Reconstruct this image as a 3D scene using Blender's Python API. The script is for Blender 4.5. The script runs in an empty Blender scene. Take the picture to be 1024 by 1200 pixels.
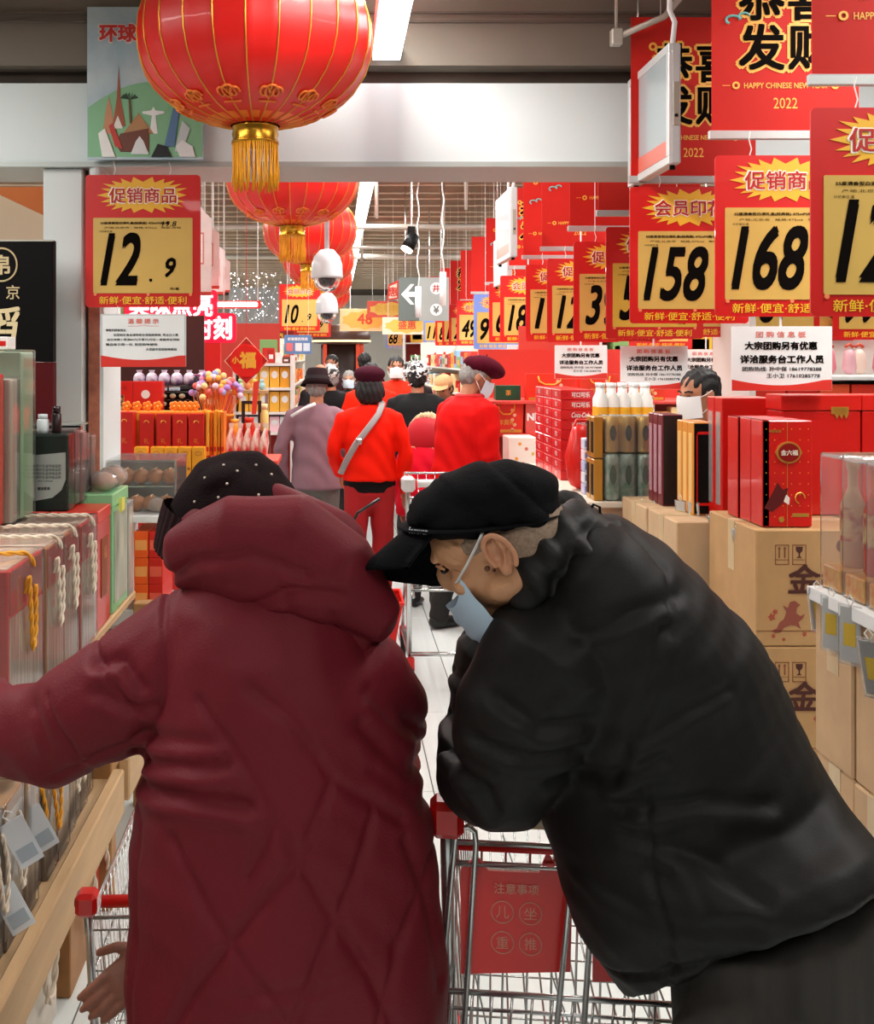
import bpy, bmesh, math, random
import numpy as np
from mathutils import Vector, Matrix

random.seed(7)
PI = math.pi
SC = bpy.context.scene
COL = SC.collection

# ---------------------------------------------------------------- camera, world, light, exposure
F = 1250.0                      # focal length in pixels of the 1024x1200 frame
EYE = 1.65
cam_data = bpy.data.cameras.new('camera')
cam_data.sensor_fit = 'HORIZONTAL'
cam_data.sensor_width = 36.0
cam_data.lens = F / 1024.0 * 36.0
cam_data.shift_x = (512 - 393) / 1024.0
cam_data.shift_y = -(600 - 418) / 1024.0
cam_data.clip_end = 200
cam = bpy.data.objects.new('camera', cam_data)
cam.location = (0, 0, EYE)
cam.rotation_euler = (PI / 2, 0, 0)
COL.objects.link(cam)
SC.camera = cam

world = bpy.data.worlds.new('world')
SC.world = world
world.use_nodes = True
world.node_tree.nodes['Background'].inputs[0].default_value = (0.86, 0.93, 1.0, 1)
world.node_tree.nodes['Background'].inputs[1].default_value = 0.16

SC.view_settings.view_transform = 'Standard'
SC.view_settings.look = 'None'
SC.view_settings.gamma = 1.0
SC.view_settings.exposure = 0.3
SC.view_settings.use_curve_mapping = False
SC.cycles.use_denoising = True
SC.cycles.max_bounces = 7
SC.cycles.transparent_max_bounces = 14
SC.cycles.sample_clamp_indirect = 6.0


def area_light(x, y, z, sx, sy, power, col=(1, 0.97, 0.93), rot=(0, 0, 0)):
    d = bpy.data.lights.new('ceiling_and_fill_light', 'AREA')
    d.shape = 'RECTANGLE'
    d.size = sx
    d.size_y = sy
    d.energy = power
    d.color = col
    o = bpy.data.objects.new('ceiling_and_fill_light', d)
    o.location = (x, y, z)
    o.rotation_euler = rot
    COL.objects.link(o)
    return o


# rows of fluorescent fittings under the hall ceiling (the store's own lighting)
for yy in (6.4, 10.5, 15.5, 21.5, 28.0):
    area_light(0.32, yy, 3.36, 0.14, 3.6, 95)
    area_light(2.7, yy, 3.36, 0.25, 3.6, 105)
    area_light(-2.9, yy, 3.36, 0.25, 3.6, 105)
# fittings of the front bay above the shoppers, then a front fill
area_light(0.20, 3.0, 2.98, 0.12, 1.9, 34)
area_light(1.9, 2.3, 2.98, 0.3, 2.2, 50)
area_light(-1.9, 2.3, 2.98, 0.3, 2.2, 50)
area_light(0.3, -0.9, 2.95, 3.2, 0.6, 46)  # unseen fill lamp behind the camera, added to brighten the foreground faces

# ---------------------------------------------------------------- materials
def lin(c):
    c = c.lstrip('#')
    out = []
    for i in (0, 2, 4):
        v = int(c[i:i + 2], 16) / 255
        out.append(v / 12.92 if v <= 0.04045 else ((v + 0.055) / 1.055) ** 2.4)
    return (out[0], out[1], out[2], 1)


_M = {}


def M(col, rough=0.5, metal=0.0, noise=0.0, nscale=12.0, bump=0.0, bscale=60.0, spec=0.5,
      emit=0.0, trans=0.0, coat=0.0, stretch=None, col2=None, contrast=0.25, alpha=1.0, sheen=0.0):
    key = (col, rough, metal, noise, nscale, bump, bscale, spec, emit, trans, coat, stretch, col2, contrast, alpha, sheen)
    if key in _M:
        return _M[key]
    m = bpy.data.materials.new('mat_' + col.strip('#'))
    m.use_nodes = True
    nt = m.node_tree
    b = nt.nodes['Principled BSDF']
    b.inputs['Roughness'].default_value = rough
    b.inputs['Metallic'].default_value = metal
    b.inputs['Specular IOR Level'].default_value = spec
    b.inputs['Base Color'].default_value = lin(col)
    b.inputs['Coat Weight'].default_value = coat
    if sheen:
        b.inputs['Sheen Weight'].default_value = sheen
    if trans:
        b.inputs['Transmission Weight'].default_value = trans
        b.inputs['IOR'].default_value = 1.2
    if alpha < 1:
        b.inputs['Alpha'].default_value = alpha
    if emit:
        b.inputs['Emission Color'].default_value = lin(col)
        b.inputs['Emission Strength'].default_value = emit
    if noise or col2 or bump:
        tc = nt.nodes.new('ShaderNodeTexCoord')
        mp = nt.nodes.new('ShaderNodeMapping')
        if stretch:
            mp.inputs['Scale'].default_value = stretch
        nt.links.new(tc.outputs['Object'], mp.inputs[0])
    if noise or col2:
        n = nt.nodes.new('ShaderNodeTexNoise')
        n.inputs['Scale'].default_value = nscale
        n.inputs['Detail'].default_value = 5
        r = nt.nodes.new('ShaderNodeValToRGB')
        c = lin(col)
        if col2:
            r.color_ramp.elements[0].color = lin(col2)
            r.color_ramp.elements[1].color = c
        else:
            r.color_ramp.elements[0].color = tuple(v * (1 - noise) for v in c[:3]) + (1,)
            r.color_ramp.elements[1].color = tuple(min(1, v * (1 + noise * 0.6)) for v in c[:3]) + (1,)
        r.color_ramp.elements[0].position = 0.5 - contrast
        r.color_ramp.elements[1].position = 0.5 + contrast
        nt.links.new(mp.outputs[0], n.inputs['Vector'])
        nt.links.new(n.outputs['Fac'], r.inputs[0])
        nt.links.new(r.outputs[0], b.inputs['Base Color'])
    if bump:
        n2 = nt.nodes.new('ShaderNodeTexNoise')
        n2.inputs['Scale'].default_value = bscale
        n2.inputs['Detail'].default_value = 4
        bp = nt.nodes.new('ShaderNodeBump')
        bp.inputs['Strength'].default_value = bump
        bp.inputs['Distance'].default_value = 0.004
        nt.links.new(mp.outputs[0], n2.inputs['Vector'])
        nt.links.new(n2.outputs['Fac'], bp.inputs['Height'])
        nt.links.new(bp.outputs[0], b.inputs['Normal'])
    _M[key] = m
    return m


def film(col='#eef4f2', a=0.08):
    """clear plastic sheet: mostly see-through with a sharp gloss"""
    key = ('film', col, a)
    if key in _M:
        return _M[key]
    m = bpy.data.materials.new('clear_plastic')
    m.use_nodes = True
    nt = m.node_tree
    nt.nodes.remove(nt.nodes['Principled BSDF'])
    out = nt.nodes['Material Output']
    tr = nt.nodes.new('ShaderNodeBsdfTransparent')
    di = nt.nodes.new('ShaderNodeBsdfDiffuse')
    di.inputs[0].default_value = lin(col)
    gl = nt.nodes.new('ShaderNodeBsdfGlossy')
    gl.inputs['Roughness'].default_value = 0.08
    fr = nt.nodes.new('ShaderNodeFresnel')
    fr.inputs[0].default_value = 1.45
    m1 = nt.nodes.new('ShaderNodeMixShader')
    m1.inputs[0].default_value = a * 0.6
    m2 = nt.nodes.new('ShaderNodeMixShader')
    nt.links.new(tr.outputs[0], m1.inputs[1])
    nt.links.new(di.outputs[0], m1.inputs[2])
    nt.links.new(fr.outputs[0], m2.inputs[0])
    nt.links.new(m1.outputs[0], m2.inputs[1])
    nt.links.new(gl.outputs[0], m2.inputs[2])
    nt.links.new(m2.outputs[0], out.inputs[0])
    _M[key] = m
    return m


RED = '#cf0c05'
m_red = M(RED, 0.45, noise=0.08)
m_card = M('#b98f5e', 0.8, noise=0.12, nscale=30, bump=0.15)
m_white = M('#e9eceb', 0.5)
m_black = M('#080707', 0.6, spec=.15)
m_gold = M('#e8a020', 0.35, metal=0.6)
m_goldtxt = M('#f0b23a', 0.5)
m_yel = M('#f2c94e', 0.4, noise=0.05, coat=0.3)
m_chrome = M('#c9cccb', 0.25, metal=0.9)
m_skin = M('#b97d5c', 0.55, noise=0.18, nscale=25, bump=0.1, bscale=200)

# ---------------------------------------------------------------- objects
def W(px, py, s):
    return Vector(((px - 393) / s, F / s, EYE - (py - 418) / s))


def tag(o, label=None, cat=None, group=None, kind=None):
    if label:
        o['label'] = label
    if cat:
        o['category'] = cat
    if group:
        o['group'] = group
    if kind:
        o['kind'] = kind
    return o


def T(name, label, cat, loc=(0, 0, 0), group=None, rz=0.0):
    o = bpy.data.objects.new(name, None)
    o.empty_display_size = 0.05
    o.location = loc
    o.rotation_euler = (0, 0, rz)
    COL.objects.link(o)
    return tag(o, label, cat, group)


def O(name, me, mat=None, parent=None, loc=None, rot=None, scale=None):
    """link mesh data as an object; with a parent, loc is local"""
    o = bpy.data.objects.new(name, me)
    if mat is not None and len(me.materials) == 0:
        me.materials.append(mat)
    elif mat is not None and me.materials[0] != mat:
        o.material_slots[0].link = 'OBJECT'
        o.material_slots[0].material = mat
    COL.objects.link(o)
    if parent is not None:
        o.parent = parent
    if loc is not None:
        o.location = loc
    if rot is not None:
        o.rotation_euler = rot
    if scale is not None:
        o.scale = scale
    return o


def kids(o):
    return [c for c in bpy.data.objects if c.parent == o]


def dup(root, loc=None, label=None, rz=None, group=None, scale=None, tree=None):
    """copy a thing with its parts and sub-parts (tree: cached child lists)"""
    c = root.copy()
    COL.objects.link(c)
    if loc is not None:
        c.location = loc
    if rz is not None:
        c.rotation_euler = (0, 0, rz)
    if scale is not None:
        c.scale = (scale,) * 3 if isinstance(scale, (int, float)) else scale
    if label:
        c['label'] = label
    if group:
        c['group'] = group
    for ch in (tree if tree is not None else list(root.children)):
        k = ch.copy()
        COL.objects.link(k)
        k.parent = c
        for g in ch.children:
            q = g.copy()
            COL.objects.link(q)
            q.parent = k
    return c


_BOX = {}


class MB:
    def __init__(self):
        self.v = []
        self.f = []
        self.mi = []
        self.cur = 0

    def m(self, i):
        self.cur = i
        return self

    def add(self, vs, fs):
        n = len(self.v)
        self.v.extend([tuple(p) for p in vs])
        self.f.extend([tuple(i + n for i in f) for f in fs])
        self.mi.extend([self.cur] * len(fs))
        return self

    def box(self, x0, x1, y0, y1, z0, z1, bev=0.0):
        if bev:
            b = bev
            bm = bmesh.new()
            bmesh.ops.create_cube(bm, size=1)
            for v in bm.verts:
                v.co = Vector(((x0 + x1) / 2 + v.co.x * (x1 - x0), (y0 + y1) / 2 + v.co.y * (y1 - y0), (z0 + z1) / 2 + v.co.z * (z1 - z0)))
            bmesh.ops.bevel(bm, geom=list(bm.edges), offset=b, segments=1, affect='EDGES')
            bm.verts.index_update()
            self.add([v.co for v in bm.verts], [[v.index for v in f.verts] for f in bm.faces])
            bm.free()
            return self
        vs = [(x0, y0, z0), (x1, y0, z0), (x1, y1, z0), (x0, y1, z0), (x0, y0, z1), (x1, y0, z1), (x1, y1, z1), (x0, y1, z1)]
        return self.add(vs, [(0, 3, 2, 1), (4, 5, 6, 7), (0, 1, 5, 4), (1, 2, 6, 5), (2, 3, 7, 6), (3, 0, 4, 7)])

    def tube(self, pts, r, seg=8, cap=True, up=None, closed=False):
        """r: number, list of numbers or list of (a, b); a along the side axis, b along the up axis"""
        pts = [Vector(p) for p in pts]
        n = len(pts)
        rs = []
        for i in range(n):
            q = r[i] if isinstance(r, (list, tuple)) else r
            rs.append(q if isinstance(q, (list, tuple)) else (q, q))
        ref = Vector(up) if up is not None else None
        vs = []
        side = None
        for i in range(n):
            if closed:
                t = pts[(i + 1) % n] - pts[i - 1]
            else:
                t = pts[min(i + 1, n - 1)] - pts[max(i - 1, 0)]
            t = t.normalized() if t.length > 1e-9 else Vector((0, 0, 1))
            if ref is not None:
                a = t.cross(ref)
                if a.length < 1e-4:
                    a = t.orthogonal()
            elif side is None:
                a = t.orthogonal()
            else:
                a = side - t * side.dot(t)
            a.normalize()
            side = a
            b = a.cross(t).normalized()
            for k in range(seg):
                an = 2 * PI * k / seg
                vs.append(pts[i] + a * (math.cos(an) * rs[i][0]) + b * (math.sin(an) * rs[i][1]))
        fs = []
        for i in range(n if closed else n - 1):
            j = (i + 1) % n
            for k in range(seg):
                k2 = (k + 1) % seg
                fs.append((i * seg + k, i * seg + k2, j * seg + k2, j * seg + k))
        if cap and not closed:
            fs.append(tuple(range(seg - 1, -1, -1)))
            fs.append(tuple((n - 1) * seg + k for k in range(seg)))
        return self.add(vs, fs)

    def limb(self, pts, r, seg=14, up=None):
        """tube with rounded ends, for voxel union"""
        pts = [Vector(p) for p in pts]
        r = [q if isinstance(q, (tuple, list)) else (q, q) for q in (r if isinstance(r, (list, tuple)) else [r] * len(pts))]
        d0 = (pts[0] - pts[1]).normalized()
        d1 = (pts[-1] - pts[-2]).normalized()
        m0, m1 = min(r[0]), min(r[-1])
        P = [pts[0] + d0 * m0 * .95, pts[0] + d0 * m0 * .62] + pts + [pts[-1] + d1 * m1 * .62, pts[-1] + d1 * m1 * .95]
        R = [(r[0][0] * .3, r[0][1] * .3), (r[0][0] * .78, r[0][1] * .78)] + r + [(r[-1][0] * .78, r[-1][1] * .78), (r[-1][0] * .3, r[-1][1] * .3)]
        return self.tube(P, R, seg, up=up)

    def ell(self, c, r, seg=16, rings=10, rot=None):
        c = Vector(c)
        r = (r, r, r) if isinstance(r, (int, float)) else r
        vs = []
        for i in range(1, rings):
            th = PI * i / rings
            for k in range(seg):
                an = 2 * PI * k / seg
                vs.append(Vector((r[0] * math.sin(th) * math.cos(an), r[1] * math.sin(th) * math.sin(an), r[2] * math.cos(th))))
        vs.append(Vector((0, 0, r[2])))
        vs.append(Vector((0, 0, -r[2])))
        if rot is not None:
            vs = [rot @ v for v in vs]
        vs = [v + c for v in vs]
        fs = []
        for i in range(rings - 2):
            for k in range(seg):
                k2 = (k + 1) % seg
                fs.append((i * seg + k, (i + 1) * seg + k, (i + 1) * seg + k2, i * seg + k2))
        t, b = len(vs) - 2, len(vs) - 1
        for k in range(seg):
            k2 = (k + 1) % seg
            fs.append((t, k, k2))
            fs.append((b, (rings - 2) * seg + k2, (rings - 2) * seg + k))
        return self.add(vs, fs)

    def rings(self, R, seg=24):
        """R: list of (centre, u vector, v vector); closed at both ends"""
        vs = []
        for c, u, v in R:
            c, u, v = Vector(c), Vector(u), Vector(v)
            for k in range(seg):
                an = 2 * PI * k / seg
                vs.append(c + u * math.cos(an) + v * math.sin(an))
        fs = []
        for i in range(len(R) - 1):
            for k in range(seg):
                k2 = (k + 1) % seg
                fs.append((i * seg + k, i * seg + k2, (i + 1) * seg + k2, (i + 1) * seg + k))
        fs.append(tuple(range(seg - 1, -1, -1)))
        fs.append(tuple((len(R) - 1) * seg + k for k in range(seg)))
        return self.add(vs, fs)

    def lathe(self, prof, c=(0, 0, 0), seg=24, cap=True, scal=None):
        vs = []
        for (r, z) in prof:
            for k in range(seg):
                an = 2 * PI * k / seg
                rr = r * (scal(an) if scal else 1)
                vs.append((c[0] + rr * math.cos(an), c[1] + rr * math.sin(an), c[2] + z))
        fs = []
        n = len(prof)
        for i in range(n - 1):
            for k in range(seg):
                k2 = (k + 1) % seg
                fs.append((i * seg + k, i * seg + k2, (i + 1) * seg + k2, (i + 1) * seg + k))
        if cap:
            fs.append(tuple(range(seg - 1, -1, -1)))
            fs.append(tuple((n - 1) * seg + k for k in range(seg)))
        return self.add(vs, fs)

    def prism(self, poly, y0, y1):
        """polygon in x,z, seen from -y, extruded from y0 (front) to y1"""
        n = len(poly)
        vs = [(x, y0, z) for x, z in poly] + [(x, y1, z) for x, z in poly]
        fs = [tuple(range(n)), tuple(range(2 * n - 1, n - 1, -1))]
        for k in range(n):
            k2 = (k + 1) % n
            fs.append((k, n + k, n + k2, k2))
        return self.add(vs, fs)

    def mesh(self, name='mesh', smooth=False, mats=None, off=None):
        me = bpy.data.meshes.new(name)
        vs = self.v if off is None else [(a - off[0], b - off[1], c - off[2]) for a, b, c in self.v]
        me.from_pydata(vs, [], self.f)
        if mats:
            for q in mats:
                me.materials.append(q)
            me.polygons.foreach_set('material_index', self.mi)
        if smooth:
            me.polygons.foreach_set('use_smooth', [True] * len(me.polygons))
        me.update()
        return me

    def build(self, name, mat, parent=None, smooth=False, world=True):
        """parent given and world True: the vertices are world coordinates of an unrotated parent"""
        mats = mat if isinstance(mat, (list, tuple)) else [mat]
        if parent is not None:
            off = None
            if world:
                p = parent
                off = Vector((0, 0, 0))
                while p is not None:
                    off += Vector(p.location)
                    p = p.parent
            me = self.mesh(name, smooth, mats, off)
            return O(name, me, None, parent)
        xs = [p[0] for p in self.v]
        ys = [p[1] for p in self.v]
        zs = [p[2] for p in self.v]
        off = ((min(xs) + max(xs)) / 2, (min(ys) + max(ys)) / 2, min(zs))
        return O(name, self.mesh(name, smooth, mats, off), None, None, loc=off)


# scratch scene for evaluating modifiers and text
TMP = bpy.data.scenes.new('scratch')


def evaluate(o):
    TMP.collection.objects.link(o)
    vl = TMP.view_layers[0]
    vl.update()
    dg = vl.depsgraph
    me = bpy.data.meshes.new_from_object(o.evaluated_get(dg), depsgraph=dg)
    d = o.data
    TMP.collection.objects.unlink(o)
    bpy.data.objects.remove(o)
    (bpy.data.meshes if isinstance(d, bpy.types.Mesh) else bpy.data.curves).remove(d)
    return me


def remesh(mb, voxel=0.01, smooth=4, fn=None, decimate=None):
    o = bpy.data.objects.new('scratch', mb.mesh('scratch'))
    m = o.modifiers.new('r', 'REMESH')
    m.mode = 'VOXEL'
    m.voxel_size = voxel
    m.use_smooth_shade = True
    if smooth:
        q = o.modifiers.new('s', 'SMOOTH')
        q.iterations = smooth
        q.factor = 0.6
    me = evaluate(o)
    if fn is not None:
        n = len(me.vertices)
        co = np.empty(n * 3)
        no = np.empty(n * 3)
        me.vertices.foreach_get('co', co)
        me.vertices.foreach_get('normal', no)
        co = fn(co.reshape(-1, 3), no.reshape(-1, 3))
        me.vertices.foreach_set('co', co.ravel())
        me.update()
    me.polygons.foreach_set('use_smooth', [True] * len(me.polygons))
    return me


_TX = {}


def text_me(s, bold=0.0, shear=0.0, res=2, sp=1.0, thick=0.0):
    key = (s, bold, shear, res, sp, thick)
    if key in _TX:
        return _TX[key]
    c = bpy.data.curves.new('text', 'FONT')
    c.body = s
    c.align_x = 'CENTER'
    c.align_y = 'CENTER'
    c.size = 1.0
    c.shear = shear
    c.resolution_u = res
    c.space_character = sp
    c.extrude = thick
    me = evaluate(bpy.data.objects.new('text', c))
    if bold:
        # heavier strokes: the outline repeated on a small circle (the copies overlap and share one colour)
        nv = len(me.vertices)
        co = np.empty(nv * 3)
        me.vertices.foreach_get('co', co)
        co = co.reshape(-1, 3)
        fs = [tuple(p.vertices) for p in me.polygons]
        nk = 5 if bold < .04 else 9
        V, Fc = [], []
        for q in range(nk):
            if q == 0:
                off = (0, 0)
            else:
                an = 2 * PI * (q + .5) / (nk - 1)
                off = (bold * math.cos(an), bold * math.sin(an))
            V.append(co + np.array([off[0], off[1], q * .00014]))
            Fc.extend([tuple(i + q * nv for i in f) for f in fs])
        m2 = bpy.data.meshes.new('text')
        m2.from_pydata(np.concatenate(V).tolist(), [], Fc)
        m2.update()
        bpy.data.meshes.remove(me)
        me = m2
    xs = [v.co.x for v in me.vertices] or [0, 1]
    ys = [v.co.y for v in me.vertices] or [0, 1]
    cx, cy = (min(xs) + max(xs)) / 2, (min(ys) + max(ys)) / 2
    for v in me.vertices:
        v.co.x -= cx
        v.co.y -= cy
    w, h = max(xs) - min(xs), max(ys) - min(ys)
    _TX[key] = (me, w, h)
    return _TX[key]


def text(s, mat, parent, loc, w=None, h=None, name='lettering', rot=(PI / 2, 0, 0), **kw):
    """writing that fills w x h (metres); one of them may be left out"""
    me, w0, h0 = text_me(s, **kw)
    sx = w / w0 if w else h / h0
    sy = h / h0 if h else sx
    o = bpy.data.objects.new(name, me)
    if len(me.materials) == 0:
        me.materials.append(mat)
    if me.materials[0] != mat:
        o.material_slots[0].link = 'OBJECT'
        o.material_slots[0].material = mat
    COL.objects.link(o)
    o.parent = parent
    o.location = loc
    o.rotation_euler = rot
    o.scale = (sx, sy, 1)
    return o

# ---------------------------------------------------------------- the setting
def struct(o):
    o['kind'] = 'structure'
    return o


m_floor = M('#dfe6e4', 0.16, noise=0.05, nscale=3, stretch=(14, 0.6, 1))
m_grout = M('#3d423f', 0.8)
floor = struct(MB().box(-7, 7, -3, 40, -0.12, -0.006).build('floor', m_grout))
tile_me = MB().box(-0.1005, 0.1005, -0.448, 0.448, -0.006, 0, bev=0.0015).mesh('floor_tile', mats=[m_floor])
nt_ = 0
for j in range(19):
    for i in range(14):
        x = 0.373 - 0.1025 + (i - 7) * 0.205
        o = O('floor_tile', tile_me, None, floor)
        o.location = Vector((x, 0.9 + j * 0.9, 0)) - floor.location
rest = MB()
for i in range(-34, 35):
    x = 0.373 - 0.1025 + (i - 7) * 0.205
    for j in range(-4, 44):
        if 7 - 7 <= i < 14 and 0 <= j < 19:
            continue
        if abs(x) < 6.9 and j * 0.9 > -3:
            rest.box(x - 0.1, x + 0.1, 0.9 + j * 0.9 - 0.447, 0.9 + j * 0.9 + 0.447, -0.006, 0)
tag(rest.build('floor_tiling', m_floor, floor), kind='stuff')

m_plast = M('#b9b3a8', 0.85, noise=0.06, nscale=4)
m_fascia = M('#80776c', 0.85, noise=0.12, nscale=2.5)
m_beam = M('#dce6e6', 0.6, noise=0.03, nscale=2)
m_dark = M('#4e4238', 0.8, noise=0.3, nscale=6)
YB = F / 298.0                       # the header beam stands 4.19 m off
beam = struct(MB().box(-7, 7, YB, YB + 0.35, 2.415, 2.725).build('trim_1', m_beam))
struct(MB().box(-7, 7, YB - 0.012, YB + 0.36, 2.395, 2.415).build('trim_2', M('#aeb5b1', 0.5, metal=0.3)))
struct(MB().box(-7, 7, YB + 0.08, YB + 0.3, 2.725, 2.79).build('trim_3', m_dark))
fas = struct(MB().box(-7, 7, YB - 0.02, YB + 0.3, 2.79, 3.3).build('trim_4', m_fascia))
for k, zz in enumerate((2.955, 2.99)):
    struct(MB().box(-7, 7, YB - 0.034, YB - 0.02, zz, zz + 0.008).build('trim_%d' % (5 + k), M('#6b6259', 0.8)))
struct(MB().box(-7, 7, -3, YB + 0.3, 3.3, 3.4).build('ceiling', M('#a8a096', 0.9)))
# hall ceiling with ribs
m_deck = M('#4a3b2e', 0.85, noise=0.25, nscale=3)
deck = struct(MB().box(-7, 7, YB + 0.3, 40, 3.72, 3.8).build('ceiling', m_deck))
rib = MB().box(-7, 7, -0.045, 0.045, -0.1, 0, bev=0.008).mesh('ceiling_rib', mats=[M('#b9a68e', 0.7, noise=0.35, nscale=3, stretch=(.4, 1, 1))])
for k in range(48):
    d = YB + 0.9 + k * 0.55 + (k * 37 % 5) * 0.03
    if d > 36:
        break
    o = O('ceiling_rib', rib, None, deck)
    o.location = Vector((0, d, 3.72)) - deck.location
# walls
struct(MB().box(-7.1, -7, -3, 40, 0, 3.8).build('wall_left', M('#d8d2c8', 0.8)))
struct(MB().box(7, 7.1, -3, 40, 0, 3.8).build('wall_right', M('#d8d2c8', 0.8)))
struct(MB().box(-7.1, 7.1, 36, 36.2, 0, 3.8).build('wall_back', M('#eee6dc', 0.8)))
struct(MB().box(-7.1, 7.1, -3.2, -3, 0, 3.4).build('wall_front', M('#6d6a66', 0.8)))

# luminous strips: the fittings that run down the aisle
m_strip = M('#f4fbff', 0.4, emit=6.0)
m_house = M('#d6d9d8', 0.5)


def strip(name, label, x0, x1, y0, y1, z, group=None):
    t = T(name, label, 'light', ((x0 + x1) / 2, (y0 + y1) / 2, z))
    MB().box(x0 - .006, x1 + .006, y0, y1, z + .012, z + .07, bev=.004).build('housing', m_house, t)
    MB().box(x0, x1, y0 + .01, y1 - .01, z, z + .011).build('diffuser', m_strip, t)
    MB().tube([((x0 + x1) / 2, y0 + .3, z + .07), ((x0 + x1) / 2, y0 + .3, z + .3)], .004, 6).build('hanger', m_chrome, t)
    return t


strip('strip_light', 'bright white strip light in front of the white header beam beside the largest lantern', 0.145, 0.25, 1.9, YB - 0.05, 2.80)
for k in range(6):
    y0 = 4.75 + k * 4.6
    strip('strip_light', ['bright ceiling strip light nearest behind the white header beam', 'second ceiling strip light behind the header beam',
                          'third ceiling strip light behind the header beam', 'fourth ceiling strip light down the aisle',
                          'fifth ceiling strip light down the aisle', 'farthest ceiling strip light down the aisle'][k],
          0.25, 0.39, y0, y0 + 4.5, 3.4)

# pillars and left bay
m_pillar = M('#dbe2e1', 0.6)
pil = struct(MB().box(-1.155, -1.0, YB + 0.02, YB + 0.36, 0, 2.395, bev=.004).build('wall_pillar', m_pillar))
struct(MB().box(-0.985, -0.94, YB + 0.06, YB + 0.4, 0, 2.395).build('trim_7', M('#b26a52', 0.6, noise=.35, nscale=30)))
struct(MB().box(-0.94, -0.925, YB + 0.06, YB + 0.4, 0, 2.395).build('trim_8', m_pillar))
# tube post under the beam beside the left price sign
MBt = MB().tube([(-0.945, YB + .02, 2.395), (-0.945, YB + .02, 2.36)], .026, 14)
tag(MBt.build('round_bracket', m_pillar), 'short white round bracket under the header beam at its left end', 'bracket')

# left partition with peach panel seen through the opening
t = T('wall_panel', 'pale peach slanted wall panel at the top left behind the white pillar', 'panel', (-1.7, 5.2, 1.3))
MB().prism([(-2.6, 2.43), (-1.62, 2.43), (-1.30, 2.28), (-1.30, 1.9), (-2.6, 1.9)], 4.9, 4.95).build('board', M('#e8cdb0', .7), t)
MB().prism([(-2.6, 1.97), (-1.9, 1.99), (-1.30, 1.86), (-1.30, 1.78), (-2.6, 1.78)], 4.88, 4.9).build('lower_band', M('#aeb7b8', .7), t)
MB().prism([(-1.62, 2.43), (-1.30, 2.43), (-1.30, 2.28)], 4.9, 4.95).build('corner', M('#d8763a', .7), t)

# ---------------------------------------------------------------- hanging price signs
m_sign = M('#cb0c05', 0.45, noise=0.06, nscale=5, coat=0.3)
m_signedge = M('#b3120c', 0.4)
m_burst = M('#e9b02c', 0.5)
m_ink = M('#0c0806', 0.85, spec=.05)
m_cardp = M('#d3ad5a', 0.36, noise=0.07, nscale=6, bump=0.25, bscale=9, coat=0.5)
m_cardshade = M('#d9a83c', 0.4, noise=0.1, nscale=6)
m_hd = M('#b5100e', 0.5)
m_wht = M('#fff3e0', 0.5)
m_slog = M('#f6c22c', 0.5)
m_string = M('#e8e8e4', 0.6)
m_bluesign = M('#6f8fd8', 0.4)


def burst_poly(w, h, n=22, seed=1):
    rnd = random.Random(seed)
    P = []
    for k in range(n * 2):
        an = 2 * PI * k / (n * 2)
        q = 1.0 if k % 2 == 0 else 0.74
        q *= rnd.uniform(0.93, 1.0)
        c, s_ = math.cos(an), math.sin(an)
        P.append((w / 2 * q * math.copysign(abs(c) ** .8, c), h / 2 * q * math.copysign(abs(s_) ** .75, s_)))
    return P


def rrect(w, h, r, n=4):
    P = []
    for cx, cz, a0 in ((w / 2 - r, h / 2 - r, 0), (-w / 2 + r, h / 2 - r, 90), (-w / 2 + r, -h / 2 + r, 180), (w / 2 - r, -h / 2 + r, 270)):
        for k in range(n + 1):
            an = math.radians(a0 + 90 * k / n)
            P.append((cx + r * math.cos(an), cz + r * math.sin(an)))
    return P[::-1]


SW, SH = 0.435, 0.50
me_board = MB().prism(rrect(SW, SH, 0.014), 0, 0.006).mesh('board', mats=[m_sign])
me_burst = MB().prism(burst_poly(0.35, 0.142)[::-1], -0.002, 0).mesh('burst', mats=[m_burst])
me_card = MB().prism(rrect(0.375, 0.285, 0.004), -0.003, 0).mesh('price_card', mats=[m_cardp])
me_stud = MB().tube([(0, -0.004, 0), (0, 0, 0)], 0.006, 10).mesh('stud', mats=[M('#f08a5a', .4)])
me_hook = MB().tube([(0, 0, 0), (0.006, 0, 0.02), (-0.002, 0, 0.05), (0.002, 0, 0.075)], 0.0016, 6).mesh('hook', mats=[m_string])


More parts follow.
